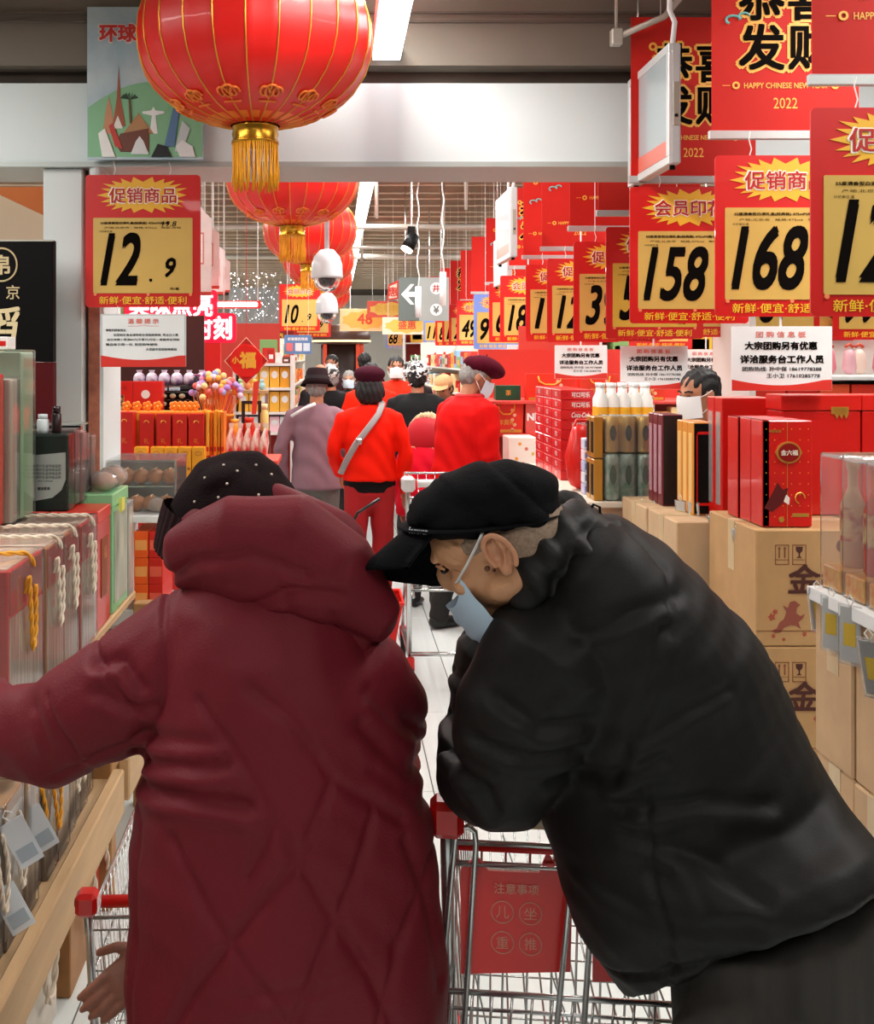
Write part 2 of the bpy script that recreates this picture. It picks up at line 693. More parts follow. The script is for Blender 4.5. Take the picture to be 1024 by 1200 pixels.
def price_sign(x, y, z, price, small, label, heading='促销商品', sc=1.0, blue=False, detail=True, card=None, cat='price sign', rz=0, cord=False):
    """hanging plastic price sign; x is its centre, z its lower edge"""
    t = T('price_sign', label, cat, (x, y, z), 'hanging price signs', rz)
    t.scale = (sc, 1, sc)
    c = SH / 2
    O('board', me_board, m_bluesign if blue else None, t, (0, 0, c))
    O('burst', me_burst, None, t, (0.0, 0, c + 0.173))
    O('price_card', me_card, card, t, (0, 0, c - 0.055))
    text(heading, m_wht, t, (0, -0.0028, c + 0.172), w=0.265 if len(heading) > 3 else .24, h=0.066, bold=0.05, name='heading_outline')
    text(heading, m_hd, t, (0, -0.0045, c + 0.172), w=0.255 if len(heading) > 3 else .23, h=0.058, bold=0.02, name='heading')
    big = 0.2
    n = len(price)
    w = min(0.086 * n - (0.02 if '1' in price else 0), 0.26)
    text(price, m_ink, t, (-0.16 + w / 2 if small or n < 3 else -0.05, -0.0045, c - 0.068), w=w, h=big, bold=0.03, shear=0.28, res=4, name='price_digits')
    if small:
        text(small, m_ink, t, (0.105, -0.0045, c - 0.1), w=0.042, h=0.075, bold=0.03, shear=0.25, name='small_digit')
        text('.', m_ink, t, (0.03, -0.0045, c - 0.148), h=0.012, bold=0.03, name='point')
    text('新鲜·便宜·舒适·便利', m_slog, t, (0, -0.0012, -c + 0.25 + 0.026 - 0.0), w=0.33, h=0.03, bold=0.012, name='slogan', sp=1.0)
    for sx in (-0.11, 0.1):
        O('hook', me_hook, None, t, (sx, 0.003, SH))
    if cord:
        for sx in (-0.11, 0.1):
            MB().tube([(sx, 0.004, SH + .07), (sx, 0.004, 3.70 - z)], .0018, 5).build('cord', m_string, t, world=False)
    if detail:
        text('55度清香型白酒礼盒(经典装) 475ml*2瓶/盒', m_ink, t, (-0.03, -0.0045, c + 0.067), w=0.26, h=0.011, bold=0.03, name='fine_print')
        text('产地:北京市   规格:475ml   等级:合格', m_ink, t, (0.0, -0.0045, c + 0.050), w=0.29, h=0.008, name='fine_print')
        text('计价单位:盒', m_ink, t, (-0.14, -0.0045, c + 0.036), w=0.05, h=0.008, name='fine_print')
        text('元/盒', m_ink, t, (0.12, -0.0045, c - 0.18), w=0.035, h=0.010, bold=.02, name='fine_print')
        for sx in (-0.18, 0.02, 0.18):
            O('stud', me_stud, None, t, (sx, 0, 0.048))
    return t


# left hand sign
p = W(167.5, 360, 301)
price_sign(p.x, p.y, p.z, '12', '9', 'price sign reading 12.9 hanging from the white header beam beside the big lantern', sc=1.03)
text('19.8', m_ink, bpy.data.objects['price_sign'], (0.1, -0.0048, 0.315), w=0.055, h=0.02, name='handwriting', shear=.2)

RS = [  # left px, bottom px, s, price, small, heading, label
    (950, 371, 490, '12', '8', '促销商品', 'largest price sign reading 12 at the right edge of the photo'),
    (838, 371, 378, '168', '', '促销商品', 'price sign reading 168 above the white bulk purchase board'),
    (738, 379, 320, '158', '', '会员印花', 'price sign reading 158 with the member stamp heading'),
    (710, 397, 262, '5', '8', '促销商品', 'price sign in shadow tucked behind the left edge of the 158 sign'),
    (672, 400, 234, '39', '8', '促销商品', 'price sign reading 39 left of the shaded sign'),
    (641, 401, 196, '12', '8', '促销商品', 'price sign reading 12 with red board left of the 39 sign'),
    (616, 400, 180, '1', '9', '促销商品', 'narrow slice of a price sign reading 1 between the 12 and 18 signs'),
    (586, 401, 156, '18', '8', '会员印花', 'price sign reading 18 with member heading below the white lightbox'),
    (573, 401, 138, '6', '9', '促销商品', 'mostly hidden price sign reading 6 beside the blue sign'),
    (555, 409, 128, '9', '9', '天天特价', 'pale blue price sign reading 9 in the right row'),
    (535, 404, 104, '49', '8', '会员印花', 'small price sign reading 49 left of the blue sign'),
    (526, 405, 96, '2', '8', '促销商品', 'distant price sign just left of the 49 sign'),
    (518, 405, 88, '1', '9', '会员印花', 'distant price sign second left of the 49 sign'),
    (510, 405, 80, '8', '9', '促销商品', 'distant price sign third left of the 49 sign'),
    (496, 403, 74, '11', '8', '天天特价', 'distant blue price sign reading 11 at the far end of the right row'),
]
for i, (px, py, s, a, b, h, lab) in enumerate(RS):
    p = W(px, py, s)
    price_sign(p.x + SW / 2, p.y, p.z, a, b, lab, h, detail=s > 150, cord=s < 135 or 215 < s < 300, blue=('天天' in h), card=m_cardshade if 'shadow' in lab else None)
# 10.9 sign and its hidden neighbour, under the lanterns; 68 sign far behind
p = W(327, 388, 110)
price_sign(p.x + SW / 2, p.y, p.z, '10', '9', 'small price sign reading 10.9 below the second lantern', '会员印花', detail=False, cord=True)
p = W(345, 395, 98)
price_sign(p.x + SW / 2, p.y, p.z, '19', '9', 'small price sign behind the 10.9 sign and the dome cameras', '促销商品', detail=False, cord=True)
p = W(452, 408, 62)
price_sign(p.x + SW / 2, p.y, p.z, '68', '9', 'tiny dark blue edged price sign reading 68 beyond the arrow sign', '会员印花', detail=False, blue=True, cord=True)
# second row of signs farther right, seen under the big ones
k = 0
for (px, py, s, a, lab) in ((700, 398, 215, '28', 'small far price sign peeping out left of the shaded sign'), (775, 395, 235, '36', 'small far price sign showing under the 158 sign'),
                       (860, 398, 240, '58', 'small far price sign showing under the 168 sign, left half'), (905, 399, 232, '88', 'small far price sign showing under the right end of the 168 sign'),
                       (980, 398, 236, '99', 'small far price sign showing under the largest sign'), (640, 410, 150, '19', 'tiny far price sign under the sign reading 12'),
                       (740, 409, 170, '26', 'tiny far price sign above the second bulk purchase board')):
    p = W(px, py, s)
    price_sign(p.x + .2, p.y, p.z, a, '8', lab, detail=False, cord=True)
# its neighbours in the farther shelves: orange strip signs
# ---------------------------------------------------------------- new year posters above the signs
m_post = M('#bf1a0e', 0.62, noise=0.08, nscale=3, spec=.25)
m_postg = M('#f0b040', 0.5)
m_rail = M('#b9bdbb', 0.35, metal=0.5)
m_teal = M('#6fb3ad', 0.6)
PW, PH = 0.46, 0.60
me_post = MB().box(-PW / 2, PW / 2, 0, 0.003, 0, PH).mesh('poster_sheet', mats=[m_post])
me_rail = MB().box(-PW / 2 - .01, PW / 2 + .01, -0.006, 0.01, -0.014, 0.014, bev=.003).mesh('rail', mats=[m_rail])
me_coin = MB().lathe([(0.006, 0), (0.012, 0.0), (0.012, 0.002), (0.006, 0.002)], seg=14, cap=False).mesh('coin', mats=[m_postg])
tm = MB()
for cx, cz, r0 in ((0, 0, .022), (.035, .012, .016)):
    tm.tube([(cx + r0 * math.cos(a), 0, cz + r0 * .6 * math.sin(a)) for a in [k * PI / 6 for k in range(9)]], .004, 5)
me_cloud = tm.mesh('cloud', mats=[m_teal])


def poster(x, y, z, words, label, detail=True, h=PH, seed=0):
    t = T('new_year_poster', label, 'poster', (x, y, z), 'red new year posters hung above the price signs')
    O('poster_sheet', me_post, None, t, (0, 0, 0), scale=(1, 1, h / PH))
    O('rail', me_rail, None, t, (0, 0, 0))
    n = len(words)
    pos = [(-0.075, 0.43), (0.08, 0.43), (-0.075, 0.275), (0.08, 0.275)] if n == 4 else [(0.0, 0.45), (0.02, 0.29)]
    for ch, (cx, cz) in zip(words, pos):
        text(ch, m_postg, t, (cx, -0.001, cz), w=0.165, h=0.165, bold=0.065, name='character_outline')
        text(ch, m_ink, t, (cx, -0.0032, cz), w=0.145, h=0.145, bold=0.03, name='character')
    if detail:
        text('HAPPY CHINESE NEW YEAR', m_postg, t, (0, -0.001, 0.155), w=0.26, h=0.018, bold=.02, name='lettering')
        text('2022', m_postg, t, (0, -0.001, 0.10), w=0.075, h=0.034, bold=.0, name='year')
        for sx in (-0.155, 0.155):
            O('coin', me_coin, None, t, (sx, -0.001, 0.155), rot=(PI / 2, 0, 0))
            MBx = MB().box(sx - .012 + (.03 if sx > 0 else -.03), sx + .012 + (.03 if sx > 0 else -.03), -0.001, 0, .154, .156)
            MBx.build('dash', m_postg, t, world=False)
        for (cx, cz) in ((-0.165, 0.36), (0.15, 0.37)):
            O('cloud', me_cloud, None, t, (cx, -0.002, cz))
        for (cx, cz) in ((-0.15, 0.49), (0.165, 0.30)):
            O('coin', me_coin, None, t, (cx, -0.002, cz), rot=(PI / 2, 0, 0), scale=(1.3, 1.3, 1))
    return t


PS = [(958, 90, 490, '恭喜发财', 'red new year poster at the top right corner of the photo'),
      (838, 156, 378, '恭喜发财', 'red new year poster reading 2022 above the 168 sign'),
      (742, 209, 320, '恭喜发财', 'red new year poster behind the white framed lightbox'),
      (703, 249, 262, '恭喜发财', 'red new year poster tucked behind the lightbox, darker, fourth from the right'),
      (669, 267, 234, '福虎', 'red new year poster with teal clouds, fifth from the right'),
      (636, 291, 196, '福虎', 'red new year poster with the tiger character, sixth from the right'),
      (614, 301, 180, '福虎', 'red new year poster left of the tiger character one'),
      (597, 313, 156, '恭喜发财', 'red new year poster behind the two small lightboxes'),
      (570, 332, 128, '福虎', 'smaller red new year poster left of the small lightboxes'),
      (553, 343, 110, '福虎', 'distant red new year poster second left of the small lightboxes'),
      (540, 352, 98, '福虎', 'distant red new year poster third left of the small lightboxes'),
      (528, 358, 88, '恭喜发财', 'distant red new year poster fourth left of the small lightboxes'),
      (516, 362, 80, '福虎', 'distant red new year poster right of the arrow sign'),
      (500, 366, 70, '福虎', 'farthest red new year poster behind the arrow sign')]
for i, (px, py, s, wd, lab) in enumerate(PS):
    p = W(px, py, s)
    t = poster(p.x + PW / 2, p.y + 0.03, p.z, wd, lab, s > 110)
    for sx in (-0.12, 0.12):
        MB().tube([(sx, 0.004, PH), (sx, 0.004, min(3.28, 3.3) - p.z if p.y < YB else 3.72 - p.z)], 0.0015, 5).build('string', m_string, t, world=False)

# ---------------------------------------------------------------- white bulk purchase boards
m_board = M('#eef2f1', 0.35, noise=0.03)
m_pink = M('#e88a80', 0.5)
m_grey = M('#30302f', 0.5)
BWD, BHT = 0.312, 0.20


def wave(w, h, zt):
    P = [(-w / 2, 0)]
    P.append((-w / 2, zt))
    for k in range(1, 12):
        u = k / 12
        P.append((-w / 2 + w * u, zt - 0.02 * math.sin(PI * u) + 0.004 * u))
    P += [(w / 2, zt), (w / 2, 0)]
    return P


me_bb = MB().prism(rrect(BWD, BHT, .004), 0, .004).mesh('panel', mats=[m_board])
me_bw = MB().prism(wave(BWD - .002, .03, .034), -.0012, 0).mesh('red_wave', mats=[M('#d9362c', .4)])


def info_board(px, py, s, label, detail=True):
    p = W(px, py, s)
    t = T('information_board', label, 'notice board', (p.x + BWD / 2, p.y, p.z), 'white bulk purchase boards')
    O('panel', me_bb, None, t, (0, 0, BHT / 2))
    O('red_wave', me_bw, None, t, (0, 0, 0.001))
    text('团 购 信 息 板', m_pink, t, (-0.003, -.001, .175), w=.155, h=.019, bold=.03, name='heading')
    text('大宗团购另有优惠', m_ink, t, (-0.003, -.001, .14), w=.225, h=.026, bold=.04, name='lettering')
    text('详洽服务台工作人员', m_ink, t, (0.0, -.001, .098), w=.26, h=.026, bold=.04, name='lettering')
    if detail:
        text('团购热线: 孙中保 18619778388', m_grey, t, (-0.0, -.001, .068), w=.245, h=.014, bold=.02, name='lettering')
        text('王小卫 17610285778', m_grey, t, (0.035, -.001, .047), w=.165, h=.014, bold=.02, name='lettering')
    MB().tube([(0.0, 0.009, BHT), (0.0, 0.009, BHT + .05 if s > 298 else 3.70 - p.z)], 0.004, 6).build('clip_post', m_white, t, world=False)
    return t


info_board(857, 458, 378, 'largest white bulk purchase board under the 168 sign')
info_board(727, 456, 253, 'second white bulk purchase board, left of the assistant behind the shelf')
info_board(796, 450, 203, 'white bulk purchase board half hidden behind the assistant between the two largest boards')
info_board(650, 444, 197, 'white bulk purchase board left of the second largest one')
info_board(594, 436, 160, 'white bulk purchase board just right of the wine red beret')
info_board(560, 434, 120, 'smallest white bulk purchase board behind the wine red beret', False)

# notice board below the 12.9 sign
p = W(118, 430, 303)
t = T('reminder_board', 'white reminder notice with grey frame and red wave hanging below the 12.9 sign', 'notice board', (p.x + .165, p.y, p.z))
MB().prism(rrect(.33, .205, .004), 0, .005).build('panel', M('#c9cfcf', .4), t, world=False).location = (0, 0, .1025)
MB().prism(rrect(.316, .18, .003), -.0012, 0).build('sheet', m_board, t, world=False).location = (0, 0, .109)
MB().prism(wave(.328, .03, .045), -.0025, 0).build('red_wave', M('#d9362c', .4), t, world=False)
text('温 馨 提 示', m_pink, t, (0, -.002, .177), w=.12, h=.02, bold=.04, name='heading')
MB().tube([(-.06, -.002, .158), (-.02, -.002, .1585), (0, -.002, .162), (.02, -.002, .1585), (.06, -.002, .158)], .0008, 5).build('flourish', m_pink, t, world=False)
for q, (st, ww, xx) in enumerate((('尊敬的顾客朋友:', .08, -.105), ('如您购买食品请到柜台领取购物袋, 凭当日小票', .25, .01), ('当日消费小票满80元(不累计)可在一层服务台领取', .28, 0),
                                  ('赠品每日限一份, 祝您购物愉快', .2, -.045), ('大豆超市祝您购物愉快', .12, .07))):
    text(st, m_grey, t, (xx, -.002, .142 - q * .0185), w=ww, h=.0105, bold=.02, name='lettering')
for sx in (-.1, .1):
    MB().tube([(sx, 0.002, .205), (sx, 0.002, .235)], .0012, 5).build('string', m_string, t, world=False)

# ---------------------------------------------------------------- lanterns
m_lan = M('#dc1006', 0.42, noise=0.05, nscale=4, coat=0.1)
m_rib = M('#d9a13a', 0.35, metal=0.7)
m_lanband = M('#e8782a', 0.4, metal=0.2)
m_tassel = M('#ffb01c', 0.6, noise=0.12, nscale=60)
m_brass = M('#c8902c', 0.25, metal=0.9)
NR = 24


def lprof(u, R=0.4, H=0.30):
    """u from -1 (bottom) to 1 (top): radius, height"""
    z = H * u
    r = R * max(0.0, 1 - abs(u) ** 2.35) ** 0.5
    return max(r, 0.085), z


def lantern_meshes():
    out = []
    seg = NR * 4
    us = [-0.985, -0.96, -0.92, -0.86, -0.78, -0.68, -0.55, -0.4, -0.2, 0, 0.2, 0.4, 0.55, 0.68, 0.78, 0.86, 0.92, 0.96, 0.985]
    mb = MB()
    vs, fs = [], []
    for u in us:
        r, z = lprof(u)
        for k in range(seg):
            an = 2 * PI * k / seg
            q = 1 - 0.016 * math.sin(PI * (k % 4) / 4) ** 2
            vs.append((r * q * math.cos(an), r * q * math.sin(an), z))
    for i in range(len(us) - 1):
        for k in range(seg):
            k2 = (k + 1) % seg
            fs.append((i * seg + k, i * seg + k2, (i + 1) * seg + k2, (i + 1) * seg + k))
    mb.add(vs, fs)
    out.append(('shade', mb.mesh('shade', True, [m_lan])))
    ribm = MB()
    ribm.tube([(lprof(u)[0] + 0.001, 0, lprof(u)[1]) for u in us], 0.0024, 6)
    out.append(('rib', ribm.mesh('rib', True, [m_rib])))
    # ornamental band near the lower and upper rim: cloud scrolls and a fret ring
    band = MB()
    for sgn in (-1,):
        ring = [(-0.965, .003), (-0.925, .003)]
        vs, fs = [], []
        prof = [lprof(u * -sgn) for u, _ in ring]
        for (r, z) in prof:
            for k in range(72):
                an = 2 * PI * k / 72
                vs.append(((r + .003) * math.cos(an), (r + .003) * math.sin(an), z))
        for k in range(72):
            if k % 3 == 2:
                continue
            k2 = (k + 1) % 72
            fs.append((k, k2, 72 + k2, 72 + k))
        band.add(vs, fs)
    out.append(('fret_band', band.mesh('fret_band', False, [m_lanband])))
    sc = MB()
    # one scroll ornament drawn on the surface near u=-0.8
    def surf(a, u, lift=.004):
        r, z = lprof(u)
        r += lift
        return (r * math.cos(a), r * math.sin(a), z)
    for da, rad in ((-.08, .065), (.08, .065), (0, .09)):
        pts = []
        for k in range(14):
            tt = k / 13 * 2.2 * PI
            rr = rad * (1 - k / 17)
            pts.append(surf(da + rr * 1.1 * math.cos(tt), -0.80 + rr * .75 * math.sin(tt)))
        sc.tube(pts, .0045, 5)
    sc.tube([surf(-.13 + .26 * k / 8, -0.865 + .0 * k) for k in range(9)], .004, 5)
    out.append(('scroll', sc.mesh('scroll', True, [m_lanband])))
    cap = MB()
    cap.lathe([(0.078, -.29), (0.080, -.305), (0.076, -.31), (0.080, -.325), (0.076, -.34), (0.081, -.35), (0.081, -.358), (.02, -.358)], seg=32)
    out.append(('bottom_cap', cap.mesh('bottom_cap', True, [m_brass])))
    cap = MB()
    cap.lathe([(.02, .34), (0.09, .335), (0.112, .32), (0.112, .295), (0.105, .29)], seg=32)
    out.append(('top_cap', cap.mesh('top_cap', True, [m_brass])))
    ts = MB()
    rnd = random.Random(3)
    for k in range(70):
        an = 2 * PI * k / 70
        r = 0.076
        pts = [(r * math.cos(an), r * math.sin(an), -.345)]
        x, y = pts[0][0], pts[0][1]
        L = rnd.uniform(.15, .175)
        dx, dy = rnd.uniform(-.006, .006), rnd.uniform(-.006, .006)
        for q in (0.35, .7, 1):
            pts.append((x + dx * q + rnd.uniform(-.003, .003), y + dy * q, -.345 - L * q))
        ts.tube(pts, .0028, 4)
    out.append(('tassel', ts.mesh('tassel', True, [m_tassel])))
    return out


LM = dict(lantern_meshes())
LZ = 2.735
lan = [(299, 342, 'largest red silk lantern with gold ribs in front of the white header beam'),
       (342.5, 194, 'second red silk lantern, cut by the lower edge of the white header beam'),
       (363, 137, 'third red silk lantern behind the second one and the dome cameras'),
       (373, 105, 'fourth red silk lantern of the row'), (379, 84, 'fifth red silk lantern of the row'), (383, 68, 'sixth and farthest red silk lantern')]
first = None
for i, (px, s, lab) in enumerate(lan):
    loc = ((px - 393) / s, F / s, LZ)
    if first is None:
        t = first = T('red_lantern', lab, 'lantern', loc, 'red lanterns along the aisle')
        O('shade', LM['shade'], None, t)
        for k in range(NR):
            O('rib', LM['rib'], None, t, rot=(0, 0, 2 * PI * k / NR))
        O('fret_band', LM['fret_band'], None, t)
        for k in range(12):
            O('scroll', LM['scroll'], None, t, rot=(0, 0, 2 * PI * (k + .5) / 12))
        O('bottom_cap', LM['bottom_cap'], None, t)
        O('top_cap', LM['top_cap'], None, t)
        O('tassel', LM['tassel'], None, t)
        lt = list(t.children)
        MB().tube([(0, 0, .33), (0, 0, 3.3 - LZ)], .004, 6).build('hanging_cord', M('#b01510', .6), t, world=False)
    else:
        t = dup(first, loc, lab, tree=lt)
        MB().tube([(0, 0, .33), (0, 0, 3.72 - LZ)], .004, 6).build('hanging_cord', M('#b01510', .6), t, world=False)

# ---------------------------------------------------------------- dome cameras
m_cam = M('#cfd8dc', 0.3, coat=.3)
m_lens = M('#0c0c0e', 0.08)
for (px, py, s, lab) in ((383, 292, 180, 'larger white dome security camera hanging on a pole'), (383, 343, 129, 'smaller white dome security camera behind the larger one')):
    p = W(px, py, s)
    t = T('dome_camera', lab, 'security camera', tuple(p), 'dome cameras under the hall ceiling')
    MB().lathe([(.018, .0), (.045, -.005), (.085, -.05), (.1, -.10), (.104, -.175), (.104, -.19), (.09, -.19)], seg=28).build('housing', m_cam, t, True, world=False)
    MB().lathe([(.088, -.19), (.088, -.205), (.075, -.24), (.045, -.27), (.0, -.28)], seg=24, cap=False).build('dome', film('#8a8f93', .22), t, True, world=False)
    b = MB()
    b.ell((0, 0, -.2), (.06, .06, .045), 16, 8)
    b.build('lens_unit', m_lens, t, True, world=False)
    MB().tube([(0, 0, 0), (0, 0, 3.72 - p.z)], .016, 10).build('pole', m_cam, t, True, world=False)
    MB().lathe([(.05, 3.58 - p.z), (.05, 3.72 - p.z)], seg=20).build('mount', m_cam, t, True, world=False)

# ---------------------------------------------------------------- black spotlight, pipes, hanging tubes
p = W(482, 285, 150)
t = T('spotlight', 'small black track spotlight with a lit lens under the hall ceiling', 'lamp', tuple(p))
MB().tube([(.02, 0, .06), (-.01, -.02, .0), (-.035, -.03, -.045)], [.045, .05, .052], 16).build('housing', m_black, t, True, world=False)
MB().tube([(-.034, -.0295, -.044), (-.044, -.033, -.062)], [.047, .044], 16).build('lens', M('#fff6e6', .3, emit=6), t, True, world=False)
MB().box(-.03, .03, -.02, .02, .06, .13, bev=.005).build('bracket', m_black, t, world=False)
MB().tube([(0, 0, .13), (0, 0, 3.72 - p.z)], .008, 8).build('stem', m_chrome, t, world=False)
m_pipe = M('#b7b1a6', .45, metal=.3)
for k, (z, d, r) in enumerate(((3.30, 8.1, .022), (3.05, 11.5, .03), (3.0, 13.2, .02), (3.2, 16.5, .04))):
    t = MB().tube([(-6.9, d, z), (6.9, d, z)], r, 8)
    tag(t.build('ceiling_pipe', m_pipe, None, True), ['upper thin pipe across the hall ceiling', 'thicker white pipe across the hall above the arrow sign',
        'thin pipe just behind the thicker one', 'far thick duct across the hall ceiling'][k], 'pipe', 'pipes across the hall ceiling')
for k, (px, s, r) in enumerate(((441, 130, .018), (520, 110, .012), (546, 150, .014), (424, 90, .02))):
    x, d = (px - 393) / s, F / s
    zz = [2.9, 2.95, 2.8, 2.9][k]
    t = MB().tube([(x, d, zz), (x, d, 3.72)], r, 8)
    tag(t.build('hanging_rod', m_pipe, None, True), ['grey steel hanging rod above the spotlight', 'thin hanging rod right of the spotlight', 'cable rod near the small lightboxes',
        'short hanging rod beside the lanterns'][k], 'rod', 'rods hanging from the hall ceiling')
# spring cables with little lamps: two wavy wires ending in white tubes
for k, (px, s, pyt, pyb) in enumerate(((490, 120, 290, 372), (519, 130, 230, 358))):
    a, b = W(px, pyt, s), W(px, pyb, s)
    t = T('cable_tube_lamp', ['slim white tube hanging on a wavy cable in front of the arrow sign', 'slim white tube on a wavy cable right of the arrow sign'][k], 'lamp', tuple(b), 'slim tubes on cables')
    H = 3.72 - b.z
    MB().tube([(.012 * math.sin(q * 1.9 + k), 0, .3 + (H - .3) * q / 14) for q in range(15)], .006, 6).build('cable', m_white, t, True, world=False)
    MB().tube([(0, 0, 0), (0, 0, .3)], .03, 12).build('tube', M('#f2f6f6', .3), t, True, world=False)

# ---------------------------------------------------------------- lightboxes turned along the aisle
def lightbox(px, pyt, pyb, s, length, label, picture=None):
    """thin framed box whose lit face looks at the aisle; near edge at px"""
    a, b = W(px, pyt, s), W(px, pyb, s)
    t = T('hanging_lightbox', label, 'lightbox', (a.x, a.y, b.z), 'framed lightboxes hanging along the aisle')
    H = a.z - b.z
    MB().box(0.006, .04, 0, length, 0, H, bev=.006).build('housing', M('#c4cbca', .35, metal=.2), t, world=False)
    fr = MB()
    for (y0, y1, z0, z1) in ((0, length, 0, .028), (0, length, H - .028, H), (0, .028, .028, H - .028), (length - .028, length, .028, H - .028)):
        fr.box(-.002, .012, y0, y1, z0, z1, bev=.002)
    fr.build('frame', M('#d5dad8', .35, metal=.2), t, world=False)
    MB().box(.002, .006, .028, length - .028, .028, H - .028).build('lit_panel', M('#a9b5b8', .12) if not picture else M(picture, .3, noise=.5, nscale=14, col2='#e9f2ee', emit=.0), t, world=False)
    if not picture:
        MB().box(.0005, .002, .028, length - .028, .03, .085).build('red_strip', M('#d8796a', .3), t, world=False)
        MB().box(.014, .032, -.003, 0, H * .32, H * .68, bev=.001).build('switch_plate', M('#9b9484', .4), t, world=False)
        MB().tube([(.023, -.005, H * .40), (.023, 0, H * .40)], .006, 10).build('button', m_black, t, world=False)
    top = 3.28 if a.y < YB else 3.72
    MB().tube([(.02, .03, H), (.03, .035, H + .08), (.01, .03, H + .12), (.025, .03, top - b.z)], .009, 8).build('cable', m_white, t, True, world=False)
    MB().tube([(.02, length - .06, H), (.02, length - .06, top - b.z)], .003, 6).build('chain', m_chrome, t, True, world=False)
    for y in (.03, length - .04):
        MB().tube([(.02, y, -.014), (.02, y, 0)], .01, 8).build('foot_knob', m_black, t, True, world=False)


lightbox(784, 50, 192, 350, .50, 'largest white framed lightbox hanging before the posters at the top right')
lightbox(598, 219, 301, 205, .55, 'small white lightbox hanging below the header beam, right one of two')
lightbox(594, 272, 330, 150, .7, 'small framed lightbox with a pale green picture, left one of two', '#7fae9c')

# ---------------------------------------------------------------- arrow sign and far banners
p = W(467, 378, 100)
t = T('direction_sign', 'grey hanging direction sign with a white arrow and pay symbols', 'sign', tuple(p))
m_sg = M('#5f6b67', .4)
MB().box(0, .58, 0, .04, 0.02, .53, bev=.004).build('panel', m_sg, t, world=False)
MB().box(0.24, .59, -.004, 0, .02, .53).build('light_panel', M('#9aa29f', .4), t, world=False)
ar = [(0.03, .33), (.14, .45), (.185, .45), (.11, .36), (.24, .36), (.24, .30), (.11, .30), (.185, .21), (.14, .21)]
MB().prism(ar, -.006, 0).build('arrow', m_white, t, world=False)
for zz, ch in ((.40, '井'), (.15, '¥')):
    MB().prism([(.44 + .07 * math.cos(-q * PI / 8), zz + .07 * math.sin(-q * PI / 8)) for q in range(16)], -.008, -.004).build('disc', m_white, t, world=False)
    text(ch, M('#b03028', .5) if ch == '井' else m_sg, t, (.44, -.010, zz), h=.09, name='symbol', bold=.03)
for x in (.08, .5):
    MB().tube([(x, .02, .53), (x, .02, 3.72 - p.z)], .006, 6).build('hanger', m_chrome, t, world=False)
p = W(468, 376, 88)
t = T('parking_sign', 'dark green hanging sign with a white letter P behind the arrow sign', 'sign', tuple(p))
MB().box(0, .48, 0, .03, -.0, .20, bev=.003).build('panel', M('#0e3a2c', .4), t, world=False)
text('P', m_white, t, (.38, -.003, .09), h=.15, bold=.05, name='letter')
text('停车场', m_white, t, (.16, -.003, .13), w=.2, name='lettering', bold=.02)
text('PARKING', m_white, t, (.16, -.003, .06), w=.2, name='lettering', bold=.02)
for x in (.08, .4):
    MB().tube([(x, .02, .2), (x, .02, 3.72 - p.z)], .006, 6).build('hanger', m_chrome, t, world=False)

m_ban = M('#ef5a44', .5)
for k, (px, py, s, w, h, col, tx, lab) in enumerate((
        (398, 388, 62, .95, .42, '#f7d9a0', '48', 'cream far banner with the red number 48'),
        (430, 372, 64, .9, .3, '#ef5a44', '新春特惠', 'coral red far banner left of the arrow sign'),
        (448, 392, 68, .85, .3, '#f3e3c8', '盛惠', 'cream cloud-edged far banner under the arrow sign'),
        (405, 385, 55, 1.2, .18, '#fff4ea', '', 'bright white far banner above the dark booth'))):
    p = W(px, py, s)
    t = T('far_banner', lab, 'banner', tuple(p), 'far banners at the end of the aisle')
    MB().box(0, w, 0, .01, 0, h, bev=.002).build('cloth', M(col, .5), t, world=False)
    if tx:
        text(tx, M('#e05030', .5) if col != '#ef5a44' else m_goldtxt, t, (w * .5, -.004, h * .55), h=h * .5, name='lettering', bold=.03)
        MB().prism([(w * .5 + (w * .47) * math.cos(-q * PI / 10) * (1 if q % 2 else .9), h * .5 + h * .45 * math.sin(-q * PI / 10) * (1 if q % 2 else .8)) for q in range(20)], -.002, 0).build('cloud', M('#f7c25a', .5), t, world=False)
    for x in (.1, w - .1):
        MB().tube([(x, .005, h), (x, .005, 3.72 - p.z)], .005, 5).build('cord', m_string, t, world=False)

# tilted red framed card near the arrow sign
p = W(455, 352, 92)
t = T('framed_card', 'small tilted red framed card with lettering left of the arrow sign', 'sign', tuple(p))
MB().prism([(-.02, .0), (.0, .2), (.13, .26), (.13, .02)], 0, .01).build('card', M('#d8331e', .5), t, world=False)
MB().prism([(.005, .02), (.018, .18), (.11, .22), (.11, .04)], -.003, 0).build('face', M('#fbe7d0', .5), t, world=False)
text('惠', M('#d8331e', .5), t, (.06, -.005, .11), h=.12, name='character', bold=.03)
MB().tube([(.06, .005, .22), (.06, .005, 3.72 - p.z)], .004, 5).build('cord', m_string, t, world=False)

